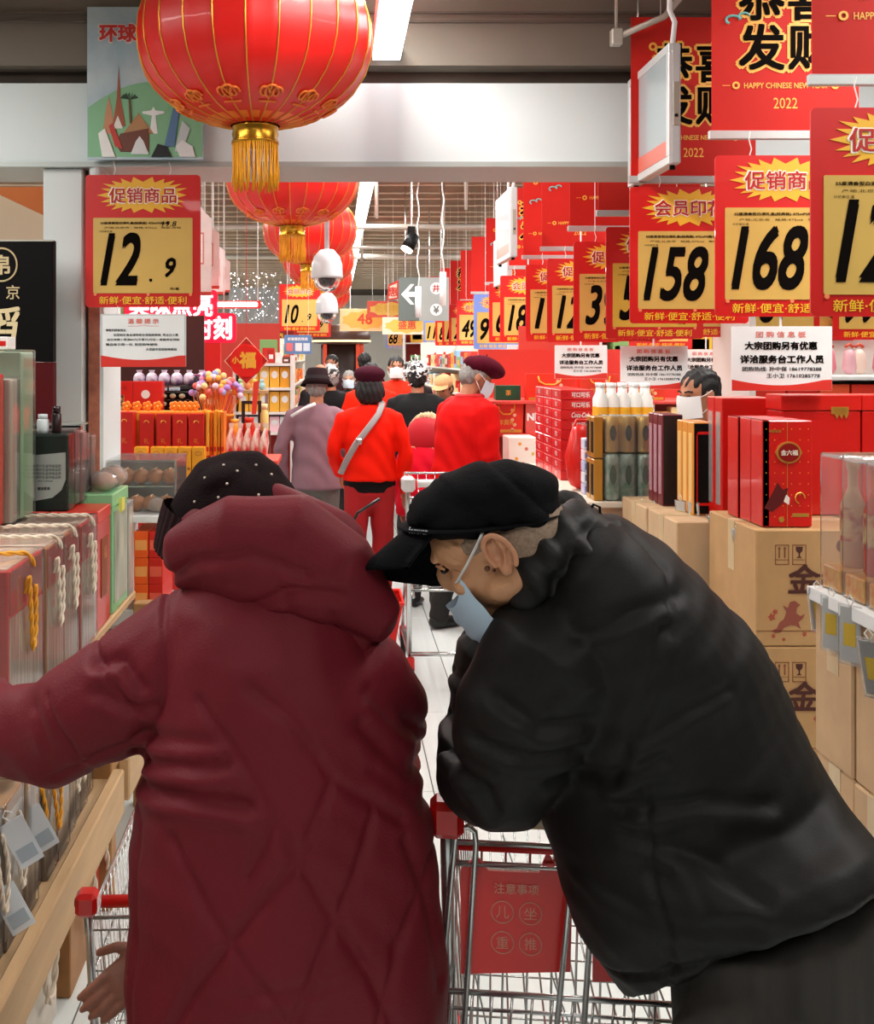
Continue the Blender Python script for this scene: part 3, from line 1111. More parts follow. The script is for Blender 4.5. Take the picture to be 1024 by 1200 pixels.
# far booth: dark brown round-headed kiosk with orange columns
p = W(400, 0, 46)
bx, bd = p.x, p.y
t = T('far_kiosk', 'dark brown round kiosk at the far end of the aisle', 'kiosk', (bx, bd, 0))
MB().lathe([(.52, 0), (.52, 1.95)], seg=28).build('drum', M('#2a1108', .5), t, True, world=False)
MB().lathe([(.5, 1.95), (.72, 2.0), (.74, 2.15), (.70, 2.3), (.60, 2.34), (.60, 2.42), (.3, 2.46)], seg=28).build('crown', M('#4e2a1c', .45), t, True, world=False)
MB().lathe([(.735, 2.02), (.75, 2.03), (.75, 2.06), (.735, 2.07)], seg=28).build('light_ring', M('#ffd9a0', .5, emit=1.2), t, True, world=False)
for an in (-2.4, -0.75, -0.45):
    MB().box(.56 * math.cos(an) - .05, .56 * math.cos(an) + .05, .56 * math.sin(an) - .05, .56 * math.sin(an) + .05, 0, 1.97, bev=.01).build('column', M('#e8471c', .5), t, world=False)

# ---------------------------------------------------------------- things hung on the header beam, left
p = W(102, 187, 302)
t = T('travel_poster', 'blue and green travel poster with landmark drawings fixed to the header beam', 'poster', (p.x, p.y, p.z))
ww, hh = 136 / 302, 179 / 302
MB().box(0, ww, 0, .006, 0, hh, bev=.001).build('sheet', M('#8fb3c4', .45, noise=.3, nscale=5, col2='#cfdcdf'), t, world=False)
hill = [(0.003, .01)] + [(.003 + (ww - .006) * q / 14, .18 + .12 * math.sin(PI * (q + 1) / 17) * 1.0) for q in range(15)] + [(ww - .003, .01)]
MB().prism([(x, z) for x, z in hill], -.001, 0).build('green_hill', M('#86bf93', .5), t, world=False)
text('环球', M('#f4ece6', .4), t, (.12, -.002, .49), w=.155, bold=.09, name='heading_outline')
text('环球', M('#d02a28', .4), t, (.12, -.0045, .49), w=.145, bold=.04, name='heading')
land = [('tower', '#c98f6a', [(.06, .1), (.075, .2), (.085, .245), (.095, .2), (.11, .1)]), ('spire', '#a5583a', [(.10, .13), (.116, .24), (.123, .36), (.13, .24), (.15, .13)]),
        ('pyramid', '#b48658', [(.14, .1), (.20, .18), (.26, .1)]), ('white_dome', '#ece8e0', [(.10, .12), (.12, .17), (.14, .12)]),
        ('dark_roof', '#6e3b2a', [(.11, .06), (.13, .10), (.24, .12), (.24, .03), (.13, .03)]), ('white_arch', '#dfe5e6', [(.17, .02), (.19, .07), (.205, .09), (.22, .07), (.24, .02)]),
        ('blue_tower', '#5c7fa6', [(.30, .05), (.335, .2), (.36, .2), (.34, .05)]), ('grey_tower', '#c9d3d6', [(.34, .03), (.37, .15), (.40, .12), (.37, .03)]),
        ('black_rock', '#15191c', [(.25, .01), (.275, .06), (.31, .05), (.33, .01)]), ('pen', '#c2382c', [(.11, .05), (.085, .13), (.1, .14), (.14, .04)]),
        ('paper', '#f2f2ef', [(.06, .01), (.045, .1), (.07, .12), (.11, .01)]), ('ball', '#e8ecec', [(.36, .01), (.345, .05), (.37, .075), (.41, .05), (.42, .01)]),
        ('palm_trunk', '#7a5b3b', [(.166, .14), (.162, .23), (.168, .23), (.172, .14)])]
for q, (nm, c, poly) in enumerate(land):
    MB().prism(poly if sum((poly[i][0] * poly[(i + 1) % len(poly)][1] - poly[(i + 1) % len(poly)][0] * poly[i][1]) for i in range(len(poly))) < 0 else poly[::-1], -.003 - .0005 * q, -.001).build(nm, M(c, .5), t, world=False)
fig = MB()
fig.prism([(.243, .1), (.252, .17), (.215, .178), (.215, .186), (.25, .19), (.258, .205), (.266, .19), (.30, .186), (.30, .178), (.266, .17), (.275, .1)], -.0035, -.003)
fig.build('white_statue', M('#eef2f0', .5), t, world=False)
pl = MB()
for q in range(7):
    an = .3 + q * .42
    pl.prism([(.165, .232), (.165 + .03 * math.cos(an), .232 + .02 * math.sin(an) + .008), (.165 + .036 * math.cos(an + .15), .232 + .02 * math.sin(an))], -.0032, -.001)
tag(pl.build('palm_leaves', M('#274a30', .5), t, world=False), kind='stuff')

# grey rail with a clamp under the front ceiling, upper right
a, b = W(722, 44, 320), W(800, 0, 345)
t = T('ceiling_rail', 'grey slanted rail with a clamp at the top right before the header beam', 'rail', tuple(a))
MB().tube([(0, 0, 0), (.16, -.05, .06), (.36, -.12, .30)], .012, 10).build('rail', m_pipe, t, True, world=False)
MB().box(-.02, .02, -.02, .02, -.03, .03, bev=.004).build('clamp', m_pipe, t, world=False)
MB().tube([(.0, 0, .03), (.0, 0, 3.3 - a.z)], .006, 8).build('stem', m_pipe, t, True, world=False)

# ---------------------------------------------------------------- goods
ORD = ['first', 'second', 'third', 'fourth', 'fifth', 'sixth', 'seventh', 'eighth', 'ninth', 'tenth', 'eleventh', 'twelfth']


def carton(name, label, cat, x0, x1, y0, y1, z0, z1, mat, group=None, bev=.003, lid=None, lidh=.0):
    """box-shaped pack as a thing; parts use coordinates relative to its front bottom left corner"""
    t = T(name, label, cat, (x0, y0, z0), group)
    w, d, h = x1 - x0, y1 - y0, z1 - z0
    MB().box(0, w, 0, d, 0, h - lidh - (.002 if lidh else 0), bev=bev).build('carton', mat, t, world=False)
    if lidh:
        MB().box(-.002, w + .002, -.002, d + .002, h - lidh, h, bev=bev).build('lid', lid, t, world=False)
    return t, w, d, h


m_liq = M('#cf1a12', 0.3, noise=0.05, coat=.5)
m_liqd = M('#8d1410', 0.35, coat=.4)
m_goldf = M('#e0a94a', 0.3, metal=.6)


def liquor(label, x0, y0, z0, w=.147, d=.085, h=.312, emblem=True):
    t, w, d, h = carton('liquor_gift_box', label, 'gift box', x0, x0 + w, y0, y0 + d, z0, z0 + h, m_liq, 'red liquor gift boxes with round emblems')
    MB().box(w * .495, w * .505, -.001, 0, 0, h).build('gold_seam', m_goldf, t, world=False)
    MB().box(.002, .02, 0, d, 0, h).build('inner', m_liqd, t, world=False).location = (0, .0, 0)
    if emblem:
        MB().prism([(w * .52 + .036 * math.cos(-q * PI / 12) * (1.08 if q % 6 == 0 else 1), h * .70 + .032 * math.sin(-q * PI / 12)) for q in range(24)], -.005, 0).build('emblem', m_goldf, t, world=False)
        MB().prism([(w * .52 + .031 * math.cos(-q * PI / 12), h * .70 + .027 * math.sin(-q * PI / 12)) for q in range(24)], -.0065, -.004).build('emblem_face', M('#8c1410', .3), t, world=False)
        text('金六福', M('#f5ead8', .4), t, (w * .52, -.0075, h * .70), w=.05, name='lettering', bold=.03)
        dots = MB()
        for i in range(6):
            for j in range(9):
                xx, zz = .012 + i * (w - .024) / 5, .03 + j * (h - .055) / 8
                if (xx - w * .52) ** 2 + (zz - h * .7) ** 2 > .042 ** 2:
                    dots.box(xx - .0012, xx + .0012, -.0008, 0, zz - .0012, zz + .0012)
        tag(dots.build('gold_dots', m_goldtxt, t, world=False), kind='stuff')
        MB().prism([(.005, .055), (.03, .10), (.045, .13), (.06, .11), (.075, .115), (.07, .08), (.05, .062), (.03, .045)], -.0015, 0).build('carp_drawing', M('#5e1010', .4), t, world=False)
        MB().prism([(.062, .075), (.07, .095), (.08, .085), (.078, .065)], -.002, 0).build('white_fin', M('#efe4d8', .4), t, world=False)
        MB().tube([(w * .75 + .014 * math.cos(q), -.002, .085 + .016 * math.sin(q)) for q in [k * .5 for k in range(10)]], .0018, 5).build('gold_curl', m_goldf, t, world=False)
        MB().tube([(w * .38, -.003, .022), (w * .38, 0, .022)], .008, 12).build('gold_coin', m_goldf, t, world=False)
        text('中国福酒', m_goldf, t, (w * .25, -.001, h * .90), w=.035, name='lettering', bold=.02)
        MB().box(w * .6, w * .93, -.001, 0, .03, .04).build('gold_bar', m_goldf, t, world=False)
    return t


m_case = M('#b9905f', .8, noise=.1, nscale=14, bump=.1)
m_caseprint = M('#7b4a2c', .8)
m_casedark = M('#4a2018', .8)


def case(label, x0, y0, z0, w, d, h, printed=True, mat=None):
    t = T('cardboard_case', label, 'cardboard box', (x0, y0, z0), 'stacked cardboard cases')
    MB().box(0, w, 0, d, 0, h, bev=.004).build('case_body', mat or m_case, t, world=False)
    MB().box(-.001, w * .0 + .0, d * .5 - .025, d * .5 + .025, h * .55, h).build('side_tape', M('#cdb48a', .35), t, world=False)
    MB().box(0.0, w, d * .5 - .025, d * .5 + .025, h, h + .001).build('top_tape', M('#cdb48a', .35), t, world=False)
    if printed:
        k = w / .34
        text('金', m_casedark, t, (.137, -.002, h * .58), h=.085, name='print_character', bold=.03, shear=.1)
        text('六', m_casedark, t, (.205, -.002, h * .58), h=.06, name='print_character', bold=.03, shear=.1)
        for q, xx in enumerate((.055, .105)):
            fr = MB()
            x_, z_ = xx, h * .70
            for (a, b, c_, e) in ((0, .04, 0, .002), (0, .04, .056, .058), (0, .002, 0, .058), (.038, .04, 0, .058), (0, .04, .014, .015)):
                fr.box(x_ + a, x_ + b, -.001, 0, z_ + c_, z_ + e)
            fr.build('mark_frame', m_caseprint, t, world=False)
            if q == 0:
                for dx in (.012, .028):
                    MB().prism([(x_ + dx - .002, z_ + .02), (x_ + dx - .002, z_ + .045), (x_ + dx - .005, z_ + .045), (x_ + dx, z_ + .053), (x_ + dx + .005, z_ + .045), (x_ + dx + .002, z_ + .045), (x_ + dx + .002, z_ + .02)], -.001, 0).build('arrow_mark', m_caseprint, t, world=False)
            else:
                MB().prism([(x_ + .010, z_ + .052), (x_ + .030, z_ + .052), (x_ + .029, z_ + .04), (x_ + .022, z_ + .033), (x_ + .022, z_ + .024), (x_ + .028, z_ + .02), (x_ + .012, z_ + .02), (x_ + .018, z_ + .024), (x_ + .018, z_ + .033), (x_ + .011, z_ + .04)], -.001, 0).build('glass_mark', m_casedark, t, world=False)
        # galloping horse print and flowers
        MB().prism([(.045, .045), (.06, .052), (.068, .07), (.08, .078), (.088, .10), (.078, .118), (.092, .112), (.098, .128), (.112, .132), (.128, .12), (.118, .112), (.116, .096), (.128, .088), (.142, .094), (.135, .08), (.122, .07), (.13, .05), (.115, .06), (.10, .062), (.082, .055), (.07, .04), (.055, .038)], -.001, 0).build('horse_print', M('#8e4a3a', .8), t, world=False)
        for q, (xx, zz, r) in enumerate(((.045, .085, .012), (.055, .10, .009), (.175, .13, .01), (.18, .11, .006), (.05, .03, .007), (.08, .02, .006), (.14, .035, .008), (.13, .165, .008))):
            MB().prism([(xx + r * (1 if j % 2 else .6) * math.cos(-j * PI / 5), zz + r * (1 if j % 2 else .6) * math.sin(-j * PI / 5)) for j in range(10)], -.001, 0).build('flower_print', M('#a34a34', .8), t, world=False)
        MB().tube([(w * .72, -.002, h * .86), (w * .72, 0, h * .86)], .02, 14).build('seal_print', M('#5c3a30', .8), t, world=False)
        MB().box(0, w, -.001, 0, h * .13, h * .135).build('print_line', m_caseprint, t, world=False)
    return t


# ---- right: plinths, case stacks, red boxes
m_plinth = M('#8a6a45', .7, noise=.1)


def plinth(x0, x1, y0, y1, h, label, name='pallet'):
    t = T(name, label, 'pallet', ((x0 + x1) / 2, (y0 + y1) / 2, 0))
    for k in range(3):
        xx = x0 + (x1 - x0 - .08) * k / 2
        MB().box(xx, xx + .08, y0, y1, 0, h - .02, bev=.003).build('runner', m_plinth, t)
    n = max(2, int((y1 - y0) / .12))
    for k in range(n):
        yy = y0 + (y1 - y0) * k / n
        MB().box(x0, x1, yy, yy + (y1 - y0) / n - .015, h - .02, h, bev=.002).build('plank', m_plinth, t)
    return t


plinth(1.22, 1.95, 3.094, 3.50, .13, 'low wooden pallet under the printed cardboard cases on the right')
for k in range(3):
    case(['lowest printed cardboard case under the red liquor boxes', 'middle printed cardboard case under the red liquor boxes', 'top printed cardboard case carrying the red liquor boxes'][k],
         1.22, 3.094, .13 + k * .34, .35, .39, .338)
    case(['lowest case of the stack right of the printed ones', 'middle case of the stack right of the printed ones', 'top case of the stack right of the printed ones'][k],
         1.58, 3.10, .13 + k * .34, .35, .38, .338, False)
liquor('front red liquor box with gold emblem on top of the printed cardboard case', 1.25, 3.125, 1.151)
liquor('red liquor box pressed directly behind the front emblem box', 1.25, 3.214, 1.151, emblem=False)
liquor('red liquor box third back behind the emblem box', 1.245, 3.303, 1.151, emblem=False)
for k in range(3):
    t, w, d, h = carton('wide_red_gift_box', ['wide tall red gift box right behind the emblem box', 'wide tall red gift box near the right edge of the photo', 'wide red gift box at the far right, cut by the frame'][k],
                        'gift box', 1.405 + k * .255, 1.405 + k * .255 + .25, 3.36, 3.48, 1.151, 1.53, M('#c2150f', .35, coat=.4), 'wide red gift boxes', lid=M('#d2221a', .3), lidh=.05)
    MB().prism([(w * .62, h * .84), (w * .62, h * .9), (w * .84, h * .9), (w * .84, h * .84), (w * .81, h * .80), (w * .78, h * .84), (w * .75, h * .80), (w * .72, h * .84), (w * .69, h * .80), (w * .66, h * .84)][::-1], -.0035, 0).build('gold_crest', m_goldf, t, world=False)
    text('五粮', m_goldf, t, (w * .73, -.0045, h * .87), w=.04, name='lettering', bold=.02)

# column two: pale cases and mixed boxes
plinth(1.13, 1.8, 3.54, 4.20, .10, 'low wooden pallet under the mixed gift boxes on the right')
for k in range(3):
    for j in range(2):
        case('%s pale cardboard case of the %s stack left of the printed ones' % (['lowest', 'middle', 'top'][k], ['nearer', 'farther'][j]), 1.135 if j == 0 else 1.13, 3.55 + j * .33, .10 + k * .334, .33, .325, .332, False, M('#c9a982', .8, noise=.12, nscale=10))


def slab(label, pxl, pxr, pyt, s, z0, depth, mat, name='gift_box', n=1, front=None, frame=None, group='gift boxes on the right hand counter', side=None):
    """n thin boxes one behind another, front face between two pixel columns at scale s"""
    res = []
    for k in range(n):
        y0 = F / s + k * (depth + .004)
        x0, x1 = (pxl - 393) / s, (pxr - 393) / s
        z1 = EYE - (pyt - 418) / s
        lab = label if n == 1 else '%s, %s from the front' % (label, ORD[k])
        t, w, d, h = carton(name, lab, 'gift box', x0, x1, y0, y0 + depth, z0, z1, mat, group)
        if front and k == 0:
            MB().box(.004, w - .004, -.0012, 0, .004, h - .004).build('front_panel', front, t, world=False)
        if frame and k == 0:
            fr = MB()
            for (a, b, c, e) in ((.15, .85, .1, .13), (.15, .85, .87, .9), (.15, .2, .1, .9), (.8, .85, .1, .9)):
                fr.box(w * a, w * b, -.0025, -.001, h * c, h * e)
            fr.build('printed_frame', frame, t, world=False)
        MB().box(-.0012, 0, d * .2, d * .8, h * .12, h * .88).build('side_label', side or m_goldf, t, world=False)
        res.append(t)
    return res


zc = .10 + 3 * .334 + .001
slab('tall red gift box with silver edge behind the emblem boxes', 846, 905, 466, 351, zc, .07, M('#c81a14', .3), n=2, side=M('#cfc0bd', .2, metal=.5))
slab('orange gold gift box with black front beside the tall red one', 812, 838, 495, 339, zc, .055, M('#e0923a', .35, coat=.3, noise=.1), n=3, front=m_black, frame=m_red, side=M('#f2c478', .3))
slab('navy gift box with maroon side left of the orange boxes', 776, 800, 486, 319, zc, .055, M('#6d1f2c', .35), n=3, front=M('#0d0f1c', .3), side=M('#b98b95', .25))
# column three: cans, cartons
t = T('display_table', 'long low display table under the cans and red cartons on the right', 'table', (1.35, 4.9, 0))
MB().box(.97, 1.42, 4.22, 5.75, 1.05, 1.075, bev=.004).build('table_top', M('#d8cdbb', .5), t)
for x in (1.02, 1.36):
    for y in (4.26, 5.68):
        MB().box(x, x + .04, y, y + .04, 0, 1.05, bev=.003).build('leg', M('#9a9c9a', .4, metal=.4), t)
MB().box(1.0, 1.41, 4.24, 4.25, .3, 1.05).build('front_skirt', M('#c4a98a', .7), t)


def can_pack(label, x0, y0, z0, cols, rows, h, mat, mark, name='can_pack', r=.03):
    t = T(name, label, 'drink pack', (x0, y0, z0), 'shrink wrapped drink packs')
    me = MB().lathe([(r * .75, 0), (r, .008), (r, h - .014), (r * .8, h - .003), (r * .8, h)], seg=16).mesh('can', True, [mat])
    mk = MB().prism([(r * .42 * math.cos(-q * PI / 6), h * .55 + h * .22 * math.sin(-q * PI / 6)) for q in range(12)], -r - .002, -r * .9).mesh('mark', mats=[mark])
    for i in range(cols):
        for j in range(rows):
            c = O('can', me, None, t, (r + i * (2 * r + .002), r + j * (2 * r + .002), 0))
            if j == 0:
                O('mark', mk, None, c)
    W_, D_ = cols * (2 * r + .002), rows * (2 * r + .002)
    MB().box(-.002, W_, -.004, D_ + .002, -.0005, h + .003, bev=.006).build('shrink_wrap', film('#e6efe9', .14), t, world=False)
    return t


m_cang = M('#d9b05a', .3, metal=.25)
m_cangr = M('#e6f2ea', .3, noise=.5, nscale=22, col2='#159063')
for k in range(2):
    can_pack('%s pack of green and white cans under the gold cans' % ['left', 'right'][k], 1.075 + k * .13, 4.245, 1.076, 2, 2, .185, m_cangr, M('#0e5c40', .4))
    can_pack('%s pack of gold cans with green ovals beside the navy boxes' % ['left', 'right'][k], 1.075 + k * .13, 4.245, 1.266, 2, 2, .145, m_cang, M('#17402c', .4))
for k in range(4):
    t, w, d, h = carton('narrow_gold_box', '%s narrow gold box behind the cans, counted from the bottom left' % ORD[k], 'gift box', 1.03, 1.066, 4.25 + (k // 2) * .07, 4.31 + (k // 2) * .07, 1.076 + (k % 2) * .17, 1.24 + (k % 2) * .17, M('#b88432', .3, metal=.3), 'narrow gold boxes beside the cans')
    MB().box(-.001, 0, .01, d - .01, .02, h - .02).build('side_label', m_black, t, world=False)
# milk bottles with yellow labels on top of a board
t = T('rack_shelf', 'small raised shelf carrying the white bottles above the red cartons', 'shelf', (1.36, 5.0, 1.076))
MB().box(1.165, 1.42, 4.72, 5.1, 1.35, 1.365, bev=.003).build('shelf_board', m_white, t)
for x in (1.25, 1.39):
    for y in (4.73, 5.07):
        MB().box(x, x + .02, y, y + .02, 1.076, 1.35).build('leg', m_chrome, t)
bt = MB().lathe([(.022, 0), (.026, .01), (.026, .095), (.012, .125), (.011, .15)], seg=14).mesh('bottle', True, [M('#f4f4ee', .3)])
cp = MB().lathe([(.014, .148), (.014, .168)], seg=12).mesh('cap', True, [M('#f7f7f5', .3)])
lb = MB().lathe([(.0268, .02), (.0268, .06)], seg=14, cap=False).mesh('label', True, [M('#f3b32e', .4)])
for i in range(5):
    for j in range(2):
        b = T('milk_bottle', '%s white bottle from the left in the %s row above the red cartons' % (ORD[i], ['front', 'back'][j]), 'bottle', (1.19 + i * .05, 4.76 + j * .07, 1.3655), 'white bottles with yellow labels')
        O('bottle', bt, None, b)
        O('cap', cp, None, b)
        O('label', lb, None, b)
# flat red soda cartons stacked
m_soda = M('#c9141a', .35, coat=.3)
for k in range(9):
    for j in range(3):
        t, w, d, h = carton('soda_carton', '%s red drinks carton from the bottom, %s stack' % (ORD[k], ['front', 'middle', 'back'][j]), 'carton', 1.045, 1.20, 4.95 + j * .21, 5.15 + j * .21, 1.076 + k * .0468, 1.076 + k * .0468 + .0458, m_soda, 'flat red drinks cartons', bev=.0025)
        if j == 0:
            text('Coca-Cola' if k % 3 == 0 else '可口可乐', m_white, t, (w * .6, -.001, h * .5), w=.085, h=.024, name='lettering', bold=.02, shear=.3 if k % 3 == 0 else 0)
        text('可口', m_white, t, (-.001, d * .5, h * .5), h=.022, name='lettering', bold=.02, rot=(PI / 2, 0, -PI / 2))
b = MB()
b.limb([(1.33, 4.45, 1.12), (1.34, 4.47, 1.2), (1.34, 4.5, 1.30)], [(.095, .07), (.11, .09), (.07, .05)], 16)
rb = T('red_bag', 'plump plain red plastic bag between the cans and the red cartons', 'bag', (.965, 4.62, 1.076))
b = MB().limb([(0, 0, .10), (0, 0, .19), (0, .01, .29)], [(.075, .055), (.090, .062), (.06, .035)], 18)
b.build('bag_body', M('#d8180c', .35), rb, True, world=False).location = (.10, 0, -.045)
MB().tube([(.06, 0, .25), (.08, 0, .30), (.12, 0, .30), (.14, 0, .25)], .006, 6).build('handle', M('#e0241a', .35), rb, True, world=False)
for k in range(5):
    t, w, d, h = carton('lilac_carton', '%s lilac and white small carton from the bottom beside the red bag' % ORD[k], 'carton', 1.035, 1.068, 4.44, 4.5, 1.076 + k * .047, 1.076 + k * .047 + .045, M(['#c7c3e2', '#dfe6ee', '#b9c6e6', '#e9d6de', '#cfd6ea'][k], .4), 'lilac cartons')
    MB().box(.004, w - .004, -.001, 0, .01, h - .01).build('label', M('#6f76b5', .4), t, world=False)

# hanging shelf tags
tag_me = MB().box(-.016, .016, -.0008, .0008, -.085, 0, bev=.0).mesh('card', mats=[M('#f7faf8', .3)])
sleeve_me = MB().box(-.019, .019, -.0016, .0016, -.09, .004).mesh('sleeve', mats=[film('#f2f6f6', .3)])
loop_me = MB().tube([(0, 0, .0), (.006, 0, .012), (0, 0, .02), (-.006, 0, .012)], .0012, 5, closed=True).mesh('loop', mats=[m_white])
mark_me = MB().box(-.01, .01, -.0018, -.0008, -.06, -.025).mesh('printed_block', mats=[M('#c9a93a', .5)])


def shelf_tag(px, py, s, label, yaw=-.9, tilt=0.0, sc=1.0):
    p = W(px, py, s)
    t = T('shelf_tag', label, 'price tag', tuple(p), 'white tags hanging from the counters', yaw)
    t.rotation_euler = (tilt, 0, yaw)
    t.scale = (sc,) * 3
    O('card', tag_me, None, t)
    O('sleeve', sleeve_me, None, t)
    O('loop', loop_me, None, t)
    O('printed_block', mark_me, None, t)


for k, (px, py, s, yaw, tilt, sc, lab) in enumerate((
        (736, 590, 300, -1.2, .25, 1.1, 'farthest white tag leaning beside the red cone'), (752, 592, 305, -1.2, 0, 1.2, 'second farthest white tag below the navy boxes'),
        (766, 595, 312, -1.2, 0, 1.3, 'third farthest white tag below the navy boxes'), (779, 598, 318, -1.1, 0, 1.3, 'fourth farthest white tag below the navy boxes'),
        (797, 588, 330, -1.1, .05, 1.3, 'white tag below the orange boxes, left one'), (812, 590, 338, -1.0, .1, 1.3, 'white tag below the orange boxes, right one'),
        (836, 606, 360, -.8, .7, 1.25, 'wide white tag sticking out towards the aisle near the case corner'), (865, 622, 385, -.9, .25, 1.25, 'white tag hanging on the side of the top printed case'),
        (958, 692, 555, -.7, .35, 1.15, 'white tag sticking out at the left of the clear boxes'), (974, 702, 575, -1.0, 0, 1.2, 'tag with yellow print below the clear boxes'),
        (996, 712, 600, -1.0, 0, 1.25, 'blueish white tag below the clear boxes'), (1019, 752, 640, -.9, .3, 1.3, 'white tag at the right edge of the photo'))):
    shelf_tag(px, py, s, lab, yaw, tilt, sc)
cn = MB().lathe([(.001, .0), (.052, -.10), (.055, -.10)], seg=20)
p = W(741, 608, 296)
tcn = T('red_pennant', 'red plastic cone lying against the counter below the green cans', 'decoration', tuple(p))
tcn.rotation_euler = (0, 1.2, 0)
cn.build('cone', m_red, tcn, True, world=False)
MB().lathe([(.055, -.104), (.057, -.1)], seg=20).build('rim', m_gold, tcn, True, world=False)

# ---- right front: clear boxes on case stacks
plinth(1.02, 1.4, 1.76, 2.28, .13, 'low wooden pallet under the cases at the right edge')
for k in range(3):
    for j in range(3):
        case('%s case of the %s stack at the right edge of the photo' % (['lowest', 'middle', 'top'][k], ['nearest', 'second', 'third'][j]), 1.02 + .004 * ((k + j) % 2), 1.77 + j * .168, .13 + k * .342, .36, .163, .340, False, M('#c7a47c', .8, noise=.12, nscale=12))
ztop = .13 + 3 * .342 + .002
t = T('shelf_liner', 'white paper liner strip under the clear boxes at the right edge', 'liner', (1.2, 2.02, ztop))
MB().box(1.01, 1.39, 1.765, 2.275, ztop, ztop + .004, bev=.001).build('liner_sheet', m_white, t)
MB().box(1.006, 1.01, 1.765, 2.275, ztop - .022, ztop + .004).build('front_edge', m_white, t)
m_content = M('#c9a77a', .5, noise=.5, nscale=9, stretch=(1, 1, .2), col2='#8f2a1c')
for k in range(5):
    y0 = 1.79 + k * .098
    t = T('clear_gift_box', '%s tall clear plastic gift box from the camera, at the right edge' % ORD[k], 'gift box', (1.03, y0, ztop + .004), 'clear plastic boxes at the right edge')
    for q in range(3):
        c_ = T  # bottles inside
        mbb = MB().lathe([(.020, .0), (.024, .01), (.024, .13), (.010, .165), (.010, .20), (.013, .205), (.013, .225)], (.05 + q * .085, .045, .05), seg=16)
        mbb.build('bottle', M(['#d8482c', '#d8b98a', '#cf3324'][(q + k) % 3], .25, noise=.2, nscale=20), t, True, world=False)
        MB().lathe([(.0248, .055), (.0248, .125)], (.05 + q * .085, .045, .05), seg=16, cap=False).build('bottle_label', M('#e9c98a', .4, noise=.5, nscale=50, col2='#b8321c', contrast=.1), t, True, world=False)
    MB().box(.004, .27, .004, .082, .002, .05, bev=.003).build('base_tray', M('#f08a10', .4, noise=.4, nscale=70, col2='#f9d870'), t, world=False)
    MB().box(0, .274, 0, .088, 0, .285 + (k % 2) * .006, bev=.004).build('sleeve', film('#e9efec', .20), t, world=False)
    MB().box(.004, .27, .004, .084, .277, .281).build('lid_card', film('#f6faf8', .45), t, world=False)

# ---- rear right end stand: gift bags, juice boxes
t = T('display_shelf', 'display shelf with red gift bags and juice boxes behind the wine red beret', 'shelf', (1.5, 7.0, 0))
for z in (.75, 1.16, 1.37):
    MB().box(.98, 2.6, 6.75, 7.3, z - .02, z, bev=.003).build('shelf_board', M('#d9453a', .5), t)
MB().box(.98, 2.6, 7.3, 7.33, 0, 1.7).build('back_panel', M('#c5382c', .5), t)
for x in (.98, 2.57):
    MB().box(x, x + .03, 6.75, 7.3, 0, 1.36).build('side_panel', M('#d9d4cc', .5), t)


def gift_bag(label, x0, y0, z0, w, h, d=.08, col='#dd2a12'):
    t = T('gift_bag', label, 'gift bag', (x0, y0, z0), 'red paper gift bags')
    MB().prism([(0, 0), (-.004, h), (w + .004, h), (w, 0)], 0, d).build('bag_body', M(col, .4), t, world=False)
    MB().tube([(w * .25, -.004, h - .015), (w * .27, -.008, h * .72), (w * .4, -.01, h * .6), (w * .6, -.01, h * .6), (w * .73, -.008, h * .72), (w * .75, -.004, h - .015)], .0045, 6).build('rope_handle', M('#f2b33c', .5), t, True, world=False)
    text('年货礼', m_goldf, t, (w * .5, -.001, h * .35), w=w * .5, name='lettering', bold=.03)
    for q in range(5):
        MB().prism([(w * (.68 + .07 * (q % 2)) + .012 * math.cos(-j * PI / 3), h * (.12 + .15 * q) + .012 * math.sin(-j * PI / 3)) for j in range(6)], -.001, 0).build('blossom_print', M('#f0bfa0', .5), t, world=False)
    MB().box(w * .04, w * .96, -.001, 0, h * .02, h * .12).build('gold_foot', m_goldf, t, world=False)


gift_bag('red paper gift bag with rope handle in front of the masked man with the beret', .985, 6.8, 1.161, .21, .205)
gift_bag('red paper gift bag behind the third bulk purchase board', 1.22, 6.8, 1.371, .29, .17)
gift_bag('red paper gift bag right of the third bulk purchase board', 1.56, 6.8, 1.371, .25, .17, col='#e23a20')
gift_bag('red paper gift bag farther right on the same shelf', 1.85, 6.8, 1.371, .25, .17, col='#d8300f')
t, w, d, h = carton('green_gift_box', 'small dark green box beside the mask of the man with the beret', 'gift box', 1.03, 1.19, 6.85, 6.95, 1.371, 1.465, M('#12492e', .4), bev=.002)
text('茶', m_goldtxt, t, (w * .5, -.001, h * .5), h=.035, name='lettering')
t, w, d, h = carton('juice_box', 'pink juice box with large white letters behind the red cartons', 'carton', 1.21, 1.42, 6.78, 6.9, 1.161, 1.355, M('#d8574f', .4), bev=.002)
text('NFC', m_white, t, (w * .32, -.001, h * .55), w=.12, h=.05, name='lettering', bold=.05)
MB().box(w * .62, w * .9, -.001, 0, h * .35, h * .7).build('label', M('#f3c058', .4), t, world=False)
for k in range(8):
    t, w, d, h = carton('yellow_snack_box', '%s small yellow or cream snack box right of the juice box' % ORD[k], 'carton', 1.435 + k * .10, 1.435 + k * .10 + .094, 6.78, 6.88, 1.161, 1.30 + .03 * (k % 3), M(['#f2c25a', '#f6ead2', '#efa94a', '#f7e4a8'][k % 4], .45), 'yellow snack boxes', bev=.002)
    MB().box(.01, w - .01, -.001, 0, h * .3, h * .7).build('label', m_white, t, world=False)
t = T('white_gift_case', 'bright white gift case with yellow flower print beside the red sweater', 'gift box', (1.05, 6.48, 0))
MB().box(-.0, .17, 0, .22, .001, .90, bev=.004).build('stand', M('#e9e3da', .5), t, world=False)
MB().box(-.0, .17, 0, .22, .902, 1.16, bev=.004).build('gift_body', M('#fbf4e6', .4), t, world=False)
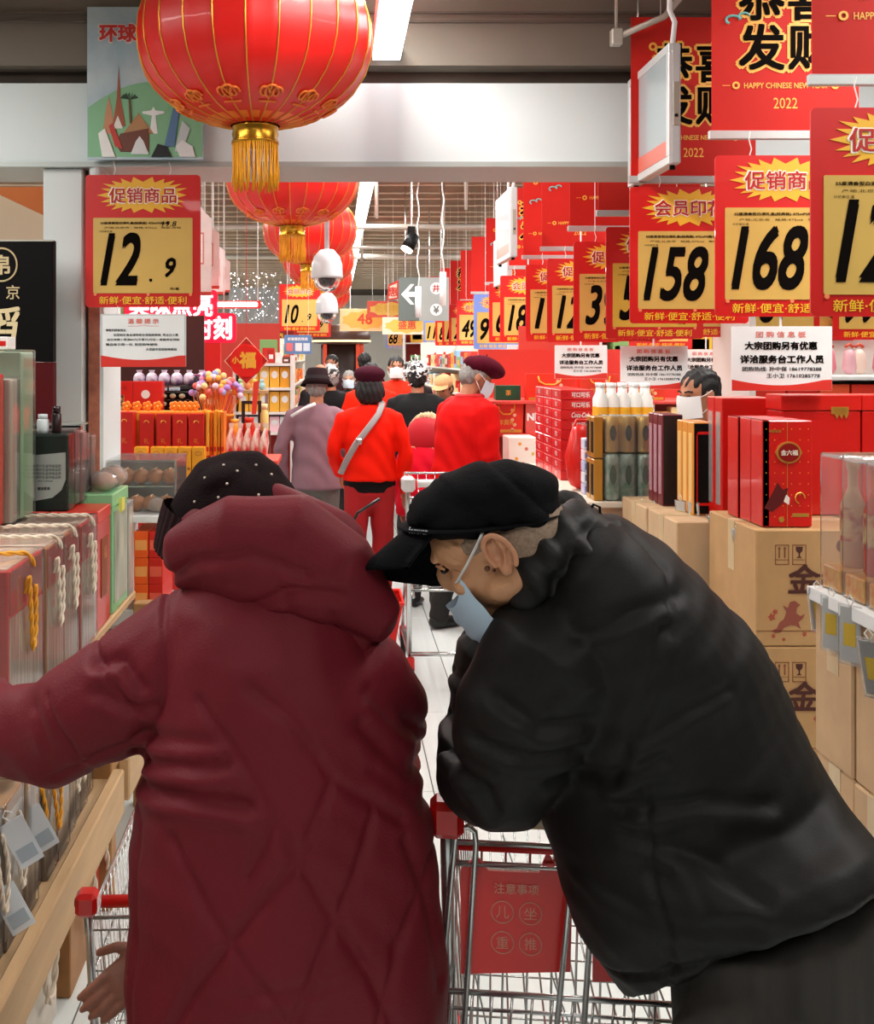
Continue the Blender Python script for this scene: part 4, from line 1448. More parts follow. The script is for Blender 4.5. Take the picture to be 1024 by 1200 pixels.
for q in range(7):
    MB().prism([(.03 + .02 * (q * 5 % 7) + .011 * math.cos(-j * PI / 3), .94 + .03 * q + .011 * math.sin(-j * PI / 3)) for j in range(6)], -.0012, 0).build('flower_print', M(['#f2a73a', '#e8c65a', '#e07a5a'][q % 3], .5), t, world=False)
# gondola with red boxes and pink packs farther right, behind the wide boxes
t = T('display_shelf', 'tall white display shelf at the far right behind the wide red gift boxes', 'shelf', (2.5, 5.1, 0))
for z in (.5, .9, 1.3, 1.56):
    MB().box(1.95, 3.2, 4.95, 5.4, z - .02, z, bev=.003).build('shelf_board', m_white, t)
MB().box(1.95, 3.2, 5.4, 5.43, 0, 1.95).build('back_panel', M('#e3ddd6', .5), t)
for x in (1.92, 3.2):
    MB().box(x, x + .03, 4.95, 5.43, 0, 1.95).build('side_panel', M('#e3ddd6', .5), t)
for k in range(8):
    t, w, d, h = carton('red_gift_carton', '%s red gift carton from the left on the far right shelf' % ORD[k], 'gift box', 1.97 + k * .15, 1.97 + k * .15 + .14, 5.0, 5.15, 1.301, 1.52, M(['#d8321f', '#c41f14', '#e3522c'][k % 3], .4), 'red gift cartons on the far right shelf', bev=.002)
    MB().box(w * .3, w * .7, -.001, 0, h * .3, h * .7).build('label', m_goldf, t, world=False)
pk = MB()
for k in range(12):
    t = T('pink_plush_pack', '%s pink and cream gift pack from the left on the top far right shelf' % ORD[k], 'gift pack', (2.0 + k * .072, 5.05 + .05 * (k % 2), 1.561), 'pink gift packs')
    MB().limb([(0, 0, .035), (0, 0, .10)], [.032, .026], 10).build('pack_body', M(['#f0b9c2', '#f6e3d2', '#e88a9a'][k % 3], .5), t, True, world=False).location = (0, 0, -.0)
    MB().tube([(-.02, 0, .135), (0, 0, .148), (.02, 0, .135)], .008, 6).build('bow', M('#d8573f', .5), t, True, world=False)

# ---- left counter: rope-handled boxes
m_wood = M('#c9a679', .6, noise=.18, nscale=3, stretch=(6, 1, 6), bump=.1)
m_ropew = M('#e6d9c4', .7)
m_ropey = M('#eba52c', .6)
m_streak = M('#d9d2c2', .3, noise=.5, nscale=14, stretch=(5, 5, .35), col2='#8c6a48', contrast=.18, coat=.6)
m_sidered = M('#b53a2a', .3, noise=.3, nscale=8, stretch=(1, 3, .6), coat=.6)


def rope(pts, r=.006, turns=60, mat=None, parent=None, n=None):
    """two-strand twisted cord along a smooth path"""
    pts = [Vector(p) for p in pts]
    fine = []
    N = len(pts)
    for i in range(N - 1):
        p0, p1, p2, p3 = pts[max(i - 1, 0)], pts[i], pts[i + 1], pts[min(i + 2, N - 1)]
        for q in range(12):
            t = q / 12
            fine.append(.5 * ((2 * p1) + (-p0 + p2) * t + (2 * p0 - 5 * p1 + 4 * p2 - p3) * t * t + (-p0 + 3 * p1 - 3 * p2 + p3) * t ** 3))
    fine.append(pts[-1])
    L = sum((fine[i + 1] - fine[i]).length for i in range(len(fine) - 1))
    mb = MB()
    for ph in (0, PI):
        out = []
        acc = 0
        side = None
        for i, p in enumerate(fine):
            tg = (fine[min(i + 1, len(fine) - 1)] - fine[max(i - 1, 0)]).normalized()
            a = tg.orthogonal() if side is None else (side - tg * side.dot(tg))
            a.normalize()
            side = a
            b = tg.cross(a)
            th = ph + acc / (r * 5.5) * 2 * PI * .5
            out.append(p + (a * math.cos(th) + b * math.sin(th)) * r * .5)
            if i < len(fine) - 1:
                acc += (fine[i + 1] - p).length
        mb.tube(out, r * .62, 6)
    return mb.build('rope_handle', mat or m_ropew, parent, True, world=False)


ZS = .78


def rope_box(label, y0, y1, x1, w, z0, z1, ropemat, style=0, front=False, ropes=True):
    x0 = x1 - w
    t = T('rope_gift_box', label, 'gift box', (x0, y0, z0), 'rope handled gift boxes on the left counter')
    d, h = y1 - y0 - .006, z1 - z0
    MB().box(0, w, 0, d, 0, h, bev=.004).build('carton', m_red if style == 0 else M('#b57a44', .5, noise=.15), t, world=False)
    if True:
        MB().box(w, w + .003, .008, d - .008, .01, h * .70).build('streaked_window', m_streak, t, world=False)
        MB().box(w, w + .003, .008, d - .008, h * .72, h - .006).build('side_band', m_sidered if style != 2 else M('#c29a5e', .4, coat=.5), t, world=False)
    MB().box(.006, w - .006, .006, d - .006, h, h + .003).build('lid_panel', M('#c98f72', .35, noise=.35, nscale=12, stretch=(1, 6, 1), col2='#e9dccb', coat=.5), t, world=False)
    MB().box(-.002, w + .007, -.002, d + .002, -.0, h + .008, bev=.004).build('plastic_sleeve', film('#f2f4f0', .15), t, world=False)
    if ropes:
        yc = d / 2
        rope([(w + .008, yc - .03, h * .80), (w + .018, yc - .035, h * .9), (w + .02, yc - .02, h * .6), (w + .018, yc + .0, h * .42), (w + .016, yc + .03, h * .55), (w + .014, yc + .035, h * .82)], .006, mat=ropemat, parent=t)
        rope([(w * .35, yc - .02, h + .012), (w * .55, yc - .045, h + .022), (w * .85, yc - .03, h + .02), (w + .0, yc + .01, h + .012), (w + .012, yc + .03, h - .02)], .006, mat=ropemat, parent=t)
    return t


seams = [(2.46, 2.75), (2.76, 2.93), (2.94, 3.12), (3.13, 3.33)]
for k, (a, b) in enumerate(seams):
    rope_box(['nearest rope handled gift box with yellow ropes and red front on the left counter', 'second rope handled gift box on the left counter with white rope',
              'third rope handled gift box on the left counter with brown card', 'fourth rope handled gift box with white ropes beside the plain red box'][k], a, b, -.755 + (k % 2) * .006, .30, ZS, 1.155, [m_ropey, m_ropew, m_ropew, m_ropew][k], [0, 1, 1, 0][k])
    rope_box(['gift box left of the nearest rope handled one', 'gift box left of the second rope handled one', 'gift box left of the third rope handled one', 'gift box left of the fourth rope handled one'][k],
             a, b, -1.065, .30, ZS, 1.15, m_ropey, 1, ropes=False)

m_redbox = M('#c4261a', .35, noise=.08, coat=.4)
for k in range(4):
    t, w, d, h = carton('red_gift_box', '%s plain red gift box from the right, in the row before the green ones' % ORD[k], 'gift box', -.90 - k * .155, -.752 - k * .155, 3.37, 3.56, ZS, 1.16, m_redbox, 'plain red gift boxes in the left row', lid=M('#d83424', .35, coat=.3), lidh=.04)
    MB().box(w, w + .003, .05, .14, h * .25, h * .75).build('side_print', M('#8a4a2c', .4), t, world=False)
    text('福', m_goldf, t, (w + .0045, d / 2, h * .62), h=.04, name='character', rot=(PI / 2, 0, PI / 2))
m_green = M('#7fc48a', .35, noise=.08, coat=.4)
for k in range(6):
    t, w, d, h = carton('green_gift_box', '%s light green gift box from the right on the left counter' % ORD[k], 'gift box', -.838 - k * .089, -.752 - k * .089, 3.60, 3.86, ZS, 1.185, m_green, 'light green gift boxes', lid=M('#93d49a', .35, coat=.3), lidh=.045)
    if k == 0:
        MB().box(w, w + .003, .02, d - .02, h * .08, h * .85).build('window_print', M('#cfd6c2', .3, noise=.5, nscale=10, stretch=(1, 1, .4), col2='#5f6f5a'), t, world=False)
        MB().prism([(0, 0), (0, .05), (.012, .055), (.012, .01)], 0, .05).build('yellow_ribbon', M('#e6dc6a', .5), t, world=False).location = (w, .1, h * .8)
# thin display board and orange drawers under the bread case
t, w, d, h = carton('grey_folder_box', 'thin grey and white box standing behind the light green ones', 'gift box', -.80, -.752, 3.87, 3.97, ZS, 1.12, M('#8f9290', .4, noise=.4, nscale=10), bev=.002)
MB().box(w, w + .002, .01, d - .01, .02, h - .02).build('side_print', m_streak, t, world=False)
for k in range(3):
    for j in range(2):
        t, w, d, h = carton('snack_tray', '%s %s tray under the bread case' % (['lower', 'middle', 'upper'][k], ['orange', 'red'][j]), 'tray', -.80 + j * .058, -.745 + j * .058, 4.24, 4.5, 0.641 + k * .105, 0.641 + k * .105 + .104, M('#f2601e' if j == 0 else '#cf2418', .4), 'orange and red trays', bev=.002)
        MB().box(.004, w - .004, -.001, 0, .03, .07).build('label', M('#f7a65a' if j == 0 else '#e8604a', .4), t, world=False)

# counter structure: pale timber shelves
t = T('timber_counter', 'long pale timber counter shelving along the left side', 'counter', (-1.05, 3.2, 0))
MB().box(-1.45, -.745, 2.30, 3.98, .75, .778, bev=.004).build('upper_board', m_wood, t)
MB().box(-1.45, -.66, 1.2, 3.98, .37, .395, bev=.004).build('lower_board', m_wood, t)
MB().box(-.66, -.625, 1.2, 3.16, .30, .43, bev=.005).build('front_rail', m_wood, t)
MB().box(-.66, -.625, 3.24, 3.98, .30, .43, bev=.005).build('front_rail', m_wood, t)
for yy in (1.22, 3.17, 3.90):
    MB().box(-.74, -.665, yy, yy + .065, 0, .748, bev=.004).build('post', M('#b0824f', .6, noise=.15), t)
for yy in (2.32, 3.90):
    MB().box(-1.45, -1.40, yy, yy + .065, 0, .748, bev=.004).build('post', M('#b0824f', .6, noise=.15), t)
# boxes standing on the lower board
cols = ['#a9683a', '#d7d3c6', '#8e4f2c', '#c9b08a', '#b5522c', '#dedbd0', '#a0743f', '#c39a62', '#8c5a34', '#d2c3a6']
y = 1.62
k = 0
rnd = random.Random(11)
while y < 3.80:
    dd = rnd.choice((.075, .095, .12, .14))
    hh = rnd.uniform(.27, .33)
    if not (3.15 < y + dd and y < 3.26) and y + dd < 3.88:
        x1 = -.70 + rnd.uniform(-.01, .012)
        t, w, d, h = carton('upright_gift_box', '%s upright gift box from the camera on the lower board of the timber counter' % (ORD + ['thirteenth', 'fourteenth', 'fifteenth', 'sixteenth', 'seventeenth', 'eighteenth', 'nineteenth', 'twentieth', 'twenty-first', 'twenty-second', 'twenty-third'])[k],
                            'gift box', x1 - .26, x1, y, y + dd - .006, .396, .396 + hh, M(cols[k % 10], .45, noise=.2, nscale=9, stretch=(1, 1, .3), coat=.4), 'upright boxes on the lower board')
        MB().box(w, w + .002, .008, d - .008, .02, h - .03).build('side_print', m_streak if k % 2 else M('#e2ddd2', .35, noise=.2), t, world=False)
        MB().box(-.002, w + .006, -.002, d + .002, 0, h + .006, bev=.003).build('plastic_sleeve', film('#eef2f0', .13), t, world=False)
        if k % 3 != 1:
            rope([(w + .008, d / 2 - .02, h * .85), (w + .02, d / 2 - .03, h * .6), (w + .022, d / 2, h * .35), (w + .018, d / 2 + .03, h * .6), (w + .008, d / 2 + .02, h * .85)], .005, mat=[m_ropew, m_ropey, m_ropew][(k // 2) % 3], parent=t)
        k += 1
    y += dd
# boxes under it on the floor, with white ropes
for k in range(5):
    y0 = 1.75 + k * .33
    t, w, d, h = carton('floor_gift_box', '%s gift box from the camera standing on the floor under the timber counter' % ORD[k], 'gift box', -.98, -.70 + (k % 2) * .02, y0, y0 + .27, .001, .285, M(['#c9b59a', '#b5422c', '#d9d3c6', '#a8743f', '#c04a30'][k], .5, noise=.2), 'gift boxes on the floor under the counter')
    rope([(w + .008, d / 2 - .03, h * .9), (w + .02, d / 2 - .05, h * .75), (w + .024, d / 2 - .03, h * .45), (w + .02, d / 2 + .03, h * .45), (w + .02, d / 2 + .05, h * .75), (w + .008, d / 2 + .03, h * .9)], .008, mat=m_ropew, parent=t)
# price tags hanging on the left
for k, (px, py, s, lab) in enumerate(((12, 962, 560, 'large pale blue tag hanging at the left edge below the burgundy sleeve'), (33, 948, 520, 'second pale blue tag hanging below the burgundy sleeve'),
                                      (2, 1040, 560, 'cut pale tag at the lower left edge of the photo'))):
    p = W(px, py, s)
    t = T('shelf_tag', lab, 'price tag', tuple(p), 'pale blue tags at the left')
    t.rotation_euler = (0, -.45, .35)
    t.scale = (1.6, 1, 1.25)
    O('card', tag_me, M('#e4eef4', .35), t)
    O('loop', loop_me, None, t)
    MB().box(-.012, .012, -.002, -.0008, -.075, -.05).build('print', M('#b3c4cf', .5), t, world=False)

# tall goods standing on the counter goods
t, w, d, h = carton('tall_red_box', 'tall plain red box at the left edge beside the green clear pack', 'gift box', -1.17, -.955, 2.96, 3.07, 1.168, 1.60, M('#d01414', .35, coat=.4))
MB().box(w, w + .003, .01, d - .01, .01, h - .01).build('side_print', m_sidered, t, world=False)
MB().tube([(w - .02, -.004, h * .86), (w - .02, 0, h * .86)], .008, 12).build('white_dot', m_white, t, world=False)
t, w, d, h = carton('tall_clear_box', 'tall clear pack with brown contents right of the tall red box', 'gift box', -1.17, -.94, 3.08, 3.15, 1.168, 1.585, M('#a98a62', .4, noise=.5, nscale=12, stretch=(1, 1, .3), col2='#d9cfc0'))
MB().box(-.003, w + .008, -.002, d + .002, 0, h + .006, bev=.004).build('plastic_sleeve', film('#eef4ef', .2), t, world=False)
t, w, d, h = carton('tall_green_box', 'tall light green pack behind the clear one at the left edge', 'gift box', -1.17, -.935, 3.17, 3.30, 1.168, 1.665, M('#8fbf8c', .4, noise=.35, nscale=7, stretch=(1, 1, .4), col2='#cfd8c4'))
MB().box(-.003, w + .008, -.002, d + .002, 0, h + .006, bev=.004).build('plastic_sleeve', film('#e4f4e6', .1), t, world=False)
for k in range(2):
    t, w, d, h = carton('small_gift_box', ['small pink striped box on the tall green pack', 'small white box on the tall green pack'][k], 'gift box', -1.15 + k * .09, -1.07 + k * .09, 3.19, 3.27, 1.672, 1.71, M(['#e88a86', '#e9e6e2'][k], .4), bev=.002)
    MB().box(.006, w - .006, -.001, 0, .01, .025).build('label', m_red, t, world=False)
t, w, d, h = carton('tea_box', 'dark green box with a white curved label at the left', 'gift box', -1.01, -.85, 3.375, 3.46, 1.161, 1.40, M('#082219', .45, spec=.2))
P = [(-0, h * .72), (w, h * .78)] + [(w - .0 - (w * .95) * (1 - math.cos(a)) * .9, h * .4 - h * .28 * math.sin(a)) for a in [q * PI / 16 for q in range(9)]]
P = [(.0, h * .72), (w * .98, h * .78), (w * .98, h * .42), (w * .9, h * .28), (w * .72, h * .18), (w * .4, h * .14), (0, h * .13)]
MB().prism(P, -.0015, 0).build('white_label', M('#f4fbf8', .4), t, world=False)
for q in range(5):
    text('清香茶叶礼盒特级品质', m_grey, t, (w * .58, -.0025, h * (.60 - q * .05)), w=w * (.62 if q < 4 else .3), name='lettering')
text('精选茗茶', m_ink, t, (w * .55, -.0025, h * .3), w=.04, name='lettering', bold=.03)
MB().box(-.003, w + .006, -.003, d + .002, 0, h + .006, bev=.004).build('plastic_sleeve', film('#e4f4ec', .04), t, world=False)
for k in range(4):
    t, w, d, h = carton('maroon_clear_box', '%s thin maroon box with clear sleeve behind the dark green box' % ORD[k], 'gift box', -1.01, -.85 + .004 * (k % 2), 3.465 + k * .073, 3.53 + k * .073, 1.19 if k > 1 else 1.168, 1.41 - .012 * k, M(['#5b3a30', '#8c5a50', '#6b2c28', '#9a7a6c'][k], .35, noise=.3, nscale=8, stretch=(1, 1, .3)), 'thin maroon boxes')
    MB().box(-.003, w + .006, -.001, d + .001, 0, h + .005, bev=.003).build('plastic_sleeve', film('#f0eeee', .15), t, world=False)
# small bottles on them
for (px, py, hgt, r, col, lab) in ((65, 510, .085, .015, '#241012', 'dark maroon capped bottle on the dark green box'), (49, 510, .06, .018, '#d9e2e4', 'white capped jar on the dark green box')):
    p = W(px, py, 368)
    t = T('small_bottle', lab, 'bottle', (p.x, 3.41, 1.4065))
    MB().lathe([(r, 0), (r * 1.05, .01), (r * 1.05, hgt * .7), (r * .8, hgt * .75)], seg=16).build('bottle_body', M(col, .3), t, True, world=False)
    MB().lathe([(r * .85, hgt * .75), (r * .85, hgt)], seg=16).build('cap', M(col, .2), t, True, world=False)
# ledge shelf behind, peach
t = T('glass_ledge', 'small glass topped peach ledge behind the dark green box', 'ledge', (-1.05, 4.0, 0))
MB().box(-1.18, -.93, 3.87, 3.96, 1.192, 1.38, bev=.004).build('ledge_body', M('#e3c7a4', .6), t)
MB().box(-1.20, -.92, 3.865, 3.97, 1.40, 1.408).build('glass_top', film('#d6e4e0', .3), t)
MB().box(-1.19, -.925, 3.866, 3.874, 1.385, 1.40).build('dark_edge', m_black, t)
for x in (-1.17, -.945):
    MB().box(x, x + .01, 3.88, 3.95, 1.38, 1.40).build('spacer', m_chrome, t)
MB().box(-1.17, -.94, 3.875, 3.955, .779, 1.191).build('pedestal', M('#cfc4b2', .6), t)

# ---- glass bread case
t = T('bread_case', 'glass fronted bread display case behind the light green boxes', 'display case', (-.80, 4.25, 0))
cx0, cx1, cy0, cy1 = -.975, -.645, 4.25, 4.62
MB().box(cx0, cx1, cy0, cy1, 0.0, .64, bev=.004).build('cabinet', M('#c9cbc8', .5), t)
MB().box(cx0, cx0 + .12, cy0 + .01, cy1, .64, .985).build('cabinet_upper', M('#c9cbc8', .5), t)
MB().box(cx0, cx1, cy0 - .02, cy1, 0.99, 1.02, bev=.004).build('counter', M('#e4e7e5', .3), t)
MB().box(cx0, cx1, cy1 - .01, cy1, 1.02, 1.23).build('back_panel', M('#9a948a', .5), t)
MB().box(cx0, cx1, cy0 + .06, cy1, 1.225, 1.232).build('top_glass', film('#dfe9e6', .3), t)
MB().add([(cx0, cy0, 1.02), (cx1, cy0, 1.02), (cx1, cy0 + .06, 1.225), (cx0, cy0 + .06, 1.225)], [(0, 1, 2, 3)]).build('front_glass', film('#dfe9e6', .12), t)
MB().add([(cx1, cy0, 1.02), (cx1, cy1, 1.02), (cx1, cy1, 1.225), (cx1, cy0 + .06, 1.225)], [(0, 1, 2, 3)]).build('side_glass', film('#dfe9e6', .15), t)
MB().box(cx1 - .004, cx1 + .004, cy0 + .056, cy0 + .066, 1.02, 1.235).build('corner_bar', m_chrome, t)
MB().box(cx0 + .02, cx1 - .02, cy0 + .12, cy1 - .02, 1.115, 1.12).build('wire_shelf', m_chrome, t)
rnd = random.Random(5)
for k in range(10):
    x = cx0 + .045 + (k % 5) * .06
    up = k >= 5
    t = T('bread_loaf', '%s bread loaf from the left on the %s level of the bread case' % (ORD[k % 5], 'upper' if up else 'lower'), 'bread', (x, cy0 + (.2 if up else .1), 1.12 if up else 1.021), 'loaves in the bread case')
    b = MB().ell((0, 0, .032), (.036, .045, .032), 14, 8)
    b.build('crumb', M('#b4703a', .6, noise=.3, nscale=12), t, True, world=False)
    MB().box(-.004, .004, -.03, .03, .060, .066, bev=.002).build('score', M('#e2b585', .7), t, world=False)
for k, (px, py) in enumerate(((110, 540), (118, 556), (150, 560), (178, 600))):
    p = W(px, 0, 296)
    zz = [1.168, 1.168, 1.186, 1.021][k]
    loc = [(-.93, 3.80, 1.19), (-.80, 3.68, 1.186), (-.79, 3.79, 1.186), (-.72, 4.32, 1.021)][k]
    t = T('bagged_bread', ['white plastic bag of round bread above the bread case, left', 'clear bag of bread rolls lying on the light green boxes', 'second clear bag of bread on the light green boxes',
                           'paper wrapped bun at the front of the bread case'][k], 'bread', loc, 'bagged bread')
    r = [.055, .042, .045, .035][k]
    MB().ell((0, 0, r * .8), (r, r, r * .8), 16, 8).build('bread', M('#c4875a', .6, noise=.3), t, True, world=False)
    b = MB()
    rr = random.Random(k)
    b.ell((0, 0, r * .86), (r * 1.15, r * 1.1, r * .86), 14, 8)
    b.v = [(a * rr.uniform(.93, 1.1), c * rr.uniform(.93, 1.1), e * rr.uniform(.97, 1.05) if e > .01 else e) for a, c, e in b.v]
    b.build('bag', film('#f4f6f4', .4), t, world=False)

# ---------------------------------------------------------------- left stall beyond the pillar
def stall_box(name, label, cat, pxl, pxr, pyt, pyb, s, depth, mat, group=None, lid=None, lidh=0):
    a, b = W(pxl, pyt, s), W(pxr, pyb, s)
    return carton(name, label, cat, a.x, b.x, a.y, a.y + depth, b.z, a.z, mat, group, .002, lid, lidh)


t = T('stall_table', 'red draped table of the gift stall behind the bread case', 'table', (-.95, 5.5, 0))
MB().box(-1.32, -.578, 5.12, 5.95, .94, .97, bev=.004).build('table_top', M('#c02a1c', .6), t)
MB().box(-1.31, -.582, 5.13, 5.14, .0, .94).build('front_drape', M('#c9201a', .7, noise=.15), t)
MB().box(-.584, -.582, 5.14, 5.94, .0, .94).build('side_drape', M('#b81a16', .7, noise=.15), t)
MB().box(-1.3, -.582, 5.38, 5.93, .972, 1.12, bev=.004).build('riser', M('#c9201a', .6), t)
for k in range(5):
    for j in range(2):
        t, w, d, h = stall_box('yellow_gift_packet', '%s yellow gift packet from the left in the %s row of the gift stall' % (ORD[k], ['front', 'rear'][j]), 'gift packet', 157 + k * 16.2 + (0 if k < 1 else 3), 157 + k * 16.2 + 15.2 + (0 if k < 1 else 3), 524, 574.7, 240 - j * 3.2, .055, M('#f4a81c', .4, noise=.06, coat=.3), 'yellow gift packets on the gift stall')
        if j == 0:
            text('北京礼物', M('#7a3a10', .5), t, (w * .5, -.001, h * .5), w=w * .85, name='lettering', bold=.03)
            MB().tube([(w * .5 + .016 * math.cos(q), -.001, h * .85 + .010 * math.sin(q)) for q in [i * .52 for i in range(12)]], .0015, 5, closed=True).build('crest_ring', M('#b86a14', .5), t, world=False)
            MB().box(w * .36, w * .64, -.001, 0, h * .15, h * .28).build('white_square', m_white, t, world=False)
for k in range(6):
    px = [118, 135, 163, 183, 202, 221][k]
    t, w, d, h = stall_box('red_gift_packet', '%s red gift packet from the left with gold crest on the gift stall' % ORD[k], 'gift packet', px, px + [17, 21, 17, 17, 17, 18][k], 483 if k < 2 else 485, 534, 228 if k > 1 else 231, .09, M('#c61c14', .4, noise=.05), 'red gift packets on the gift stall')
    MB().tube([(w * .5 + .013 * math.cos(q), -.001, h * .78 + .012 * math.sin(q)) for q in [i * .35 for i in range(10)]], .003, 5).build('gold_crest', m_goldf, t, world=False)
    text('礼', m_goldf, t, (w * .5, -.001, h * .35), h=.028, name='character')
# stacked orange flat sheets, red clear bags
for k in range(6):
    t, w, d, h = stall_box('orange_packet', '%s upright orange packet right of the red gift packets' % ORD[k], 'gift packet', 237 + k * 4.4, 240.6 + k * 4.4, 481 + (k * 7 % 3), 534, 226 + (k % 2), .12, M(['#f09a1e', '#f6b93c', '#ef7a1c'][k % 3], .4), 'upright orange packets')
    MB().box(.002, w - .002, -.001, 0, h * .1, h * .2).build('foot_print', m_red, t, world=False)
for k in range(5):
    p = W(268 + k * 10, 538, 222)
    t = T('red_candy_bag', '%s red and white swirled candy bag from the left, behind the dark hat' % ORD[k], 'candy bag', tuple(p), 'red candy bags')
    MB().limb([(0, 0, .025), (.006, 0, .09), (.015, 0, .155)], [(.026, .02), (.03, .022), (.012, .008)], 12).build('bag_body', M('#d8281c', .3, noise=.5, nscale=9, stretch=(3, 3, 1), col2='#f6e9dd', contrast=.1), t, True, world=False)
    MB().prism([(.005, .16), (.0, .19), (.03, .19), (.02, .16)], -.003, .003).build('tied_top', M('#f2d9c8', .4), t, world=False)
t = T('side_table', 'low table under the candy bags right of the gift stall', 'table', (-.4, 5.7, 0))
MB().box(-.572, -.30, 5.55, 5.95, 1.08, 1.108, bev=.003).build('table_top', M('#d8402c', .5), t)
for x in (-.565, -.33):
    for y in (5.56, 5.92):
        MB().box(x, x + .02, y, y + .02, 0, 1.08).build('leg', m_chrome, t)
# orange flower-like candy row on top of the packets
for k in range(9):
    p = W(205 + k * 6 if k < 5 else 150 + (k - 5) * 12, 0, 222)
    t = T('orange_blossom', '%s small orange paper blossom above the gift packets' % ORD[k], 'decoration', (p.x, 5.60, 1.365 if k < 5 else 1.365), 'orange paper blossoms')
    for q in range(5):
        MB().ell((.016 * math.cos(q * 1.257), 0, .026 + .016 * math.sin(q * 1.257)), (.012, .009, .012), 8, 6).build('petal', M('#f58a1e', .5), t, True, world=False)
    MB().ell((0, -.006, .026), (.007, .006, .007), 8, 6).build('heart', M('#f9d36a', .5), t, True, world=False)
# long carton they sit on
t, w, d, h = carton('long_orange_box', 'long orange box on the gift stall carrying the paper blossoms', 'gift box', -1.28, -.66, 5.53, 5.70, 1.121, 1.364, M('#ee8f22', .5))
MB().box(.01, w - .01, -.001, 0, h * .82, h * .95).build('printed_band', M('#f7c23c', .5), t, world=False)

# big red box with round white seal
t, w, d, h = stall_box('large_red_box', 'large red gift box with a round white seal under the reminder notice', 'gift box', 118, 190, 447, 501, 211, .09, M('#d6180f', .4, coat=.2), None)
MB().box(w * .52, w * .53, -.001, 0, 0, h).build('fold_line', m_liqd, t, world=False)
MB().tube([(w * .73, -.003, h * .72), (w * .73, 0, h * .72)], .024, 20).build('white_seal', m_white, t, world=False)
for q, ch in enumerate('福寿礼'):
    text(ch, m_liqd, t, (w * .73, -.001, h * (.48 - q * .14)), h=.028, name='character', bold=.03)
MB().box(w * .05, w * .38, -.003, 0, h * .1, h * .7).build('window', M('#4a1c14', .3, noise=.6, nscale=60, col2='#d8b06a', contrast=.1), t, world=False)
text('中华老字号', m_liqd, t, (w * .25, -.001, h * .85), w=w * .35, name='lettering')
t = T('stall_shelf', 'tall black stall shelving behind the gift packets', 'shelf', (-1.1, 6.3, 0))
MB().box(-1.5, -.81, 6.05, 6.5, 1.215, 1.235, bev=.003).build('shelf_board', m_black, t)
MB().box(-1.5, -.80, 6.12, 6.5, 1.46, 1.48, bev=.003).build('shelf_board', M('#2a2422', .5), t)
MB().box(-1.5, -.80, 6.5, 6.53, 0, 1.9).build('back_panel', M('#4a1712', .6), t)
for x in (-1.5, -.83):
    MB().box(x, x + .02, 6.06, 6.5, 0, 1.46).build('side_panel', m_black, t)
MB().box(-1.48, -.83, 6.1, 6.12, 0, 1.21).build('front_panel', M('#7d1a14', .6), t)
# black blister packs hanging in a grid
pack = MB().box(-.018, .018, -.004, .004, -.03, .0, bev=.002).mesh('card', mats=[m_black])
nut = MB().ell((0, -.006, -.016), (.014, .008, .011), 10, 6).mesh('contents', True, [M('#d8cfae', .5, noise=.4, nscale=90, col2='#5f5a3c')])
n = 0
for r in range(5):
    for c in range(5):
        p = W(212 + 0 * c, 0, 200)
        t = T('snack_pack', 'small black snack pack, %s row down, %s from the left' % (ORD[r], ORD[c]), 'snack pack', (-1.07 + c * .052, 6.0, 1.45 - r * .045), 'black snack packs in a grid')
        O('card', pack, None, t, scale=(1.2, 1, 1.3))
        O('contents', nut, None, t, scale=(1.3, 1, 1.3))
t = T('hook_panel', 'black hook panel behind the small snack packs', 'panel', (-.95, 6.02, 1.2))
MB().box(-1.12, -.81, 6.012, 6.02, 1.236, 1.459).build('panel', m_black, t)
for r in range(5):
    MB().tube([(-1.1, 6.006, 1.452 - r * .045), (-.82, 6.006, 1.452 - r * .045)], .002, 6).build('wire', m_chrome, t)
for k in range(6):
    t = T('purple_ball_pack', '%s purple and white ball pack from the left under the reminder notice' % ORD[k], 'snack pack', (-1.13 + k * .072, 6.15, 1.481), 'purple ball packs')
    MB().ell((0, 0, .04), (.036, .036, .04), 14, 9).build('ball', M('#8d6a9c', .3, noise=.5, nscale=18, col2='#f1e6f4', contrast=.12), t, True, world=False)
    MB().tube([(0, 0, .076), (0, 0, .092)], [.012, .018], 8).build('tied_top', M('#e6dcec', .3), t, world=False)
for k in range(3):
    t = T('dark_jar', '%s dark purple jar right of the purple ball packs' % ORD[k], 'jar', (-.69 - .0 + k * .05 - .10, 6.0 + .1, 1.481 if k < 0 else 1.481), 'dark purple jars')
    MB().lathe([(.02, 0), (.022, .01), (.022, .05), (.016, .058)], seg=14).build('jar_body', M('#35222e', .2), t, True, world=False)
    MB().lathe([(.018, .058), (.018, .07)], seg=14).build('lid', M('#a85f8a', .3), t, True, world=False)
# blue price strips
for k in range(3):
    p = W(168 + k * 15, 459, 207)
    t = T('blue_price_strip', '%s small pale blue price strip under the purple balls' % ORD[k], 'price tag', tuple(p), 'pale blue price strips')
    MB().box(0, .062, 0, .003, -.012, .022).build('card', M('#cfe2ee', .4), t, world=False)
    text('7.80', M('#2f6fae', .5), t, (.03, -.001, .005), w=.04, name='digits')
    MB().box(.0, .062, .003, .006, .022, .03).build('clip', m_chrome, t, world=False)

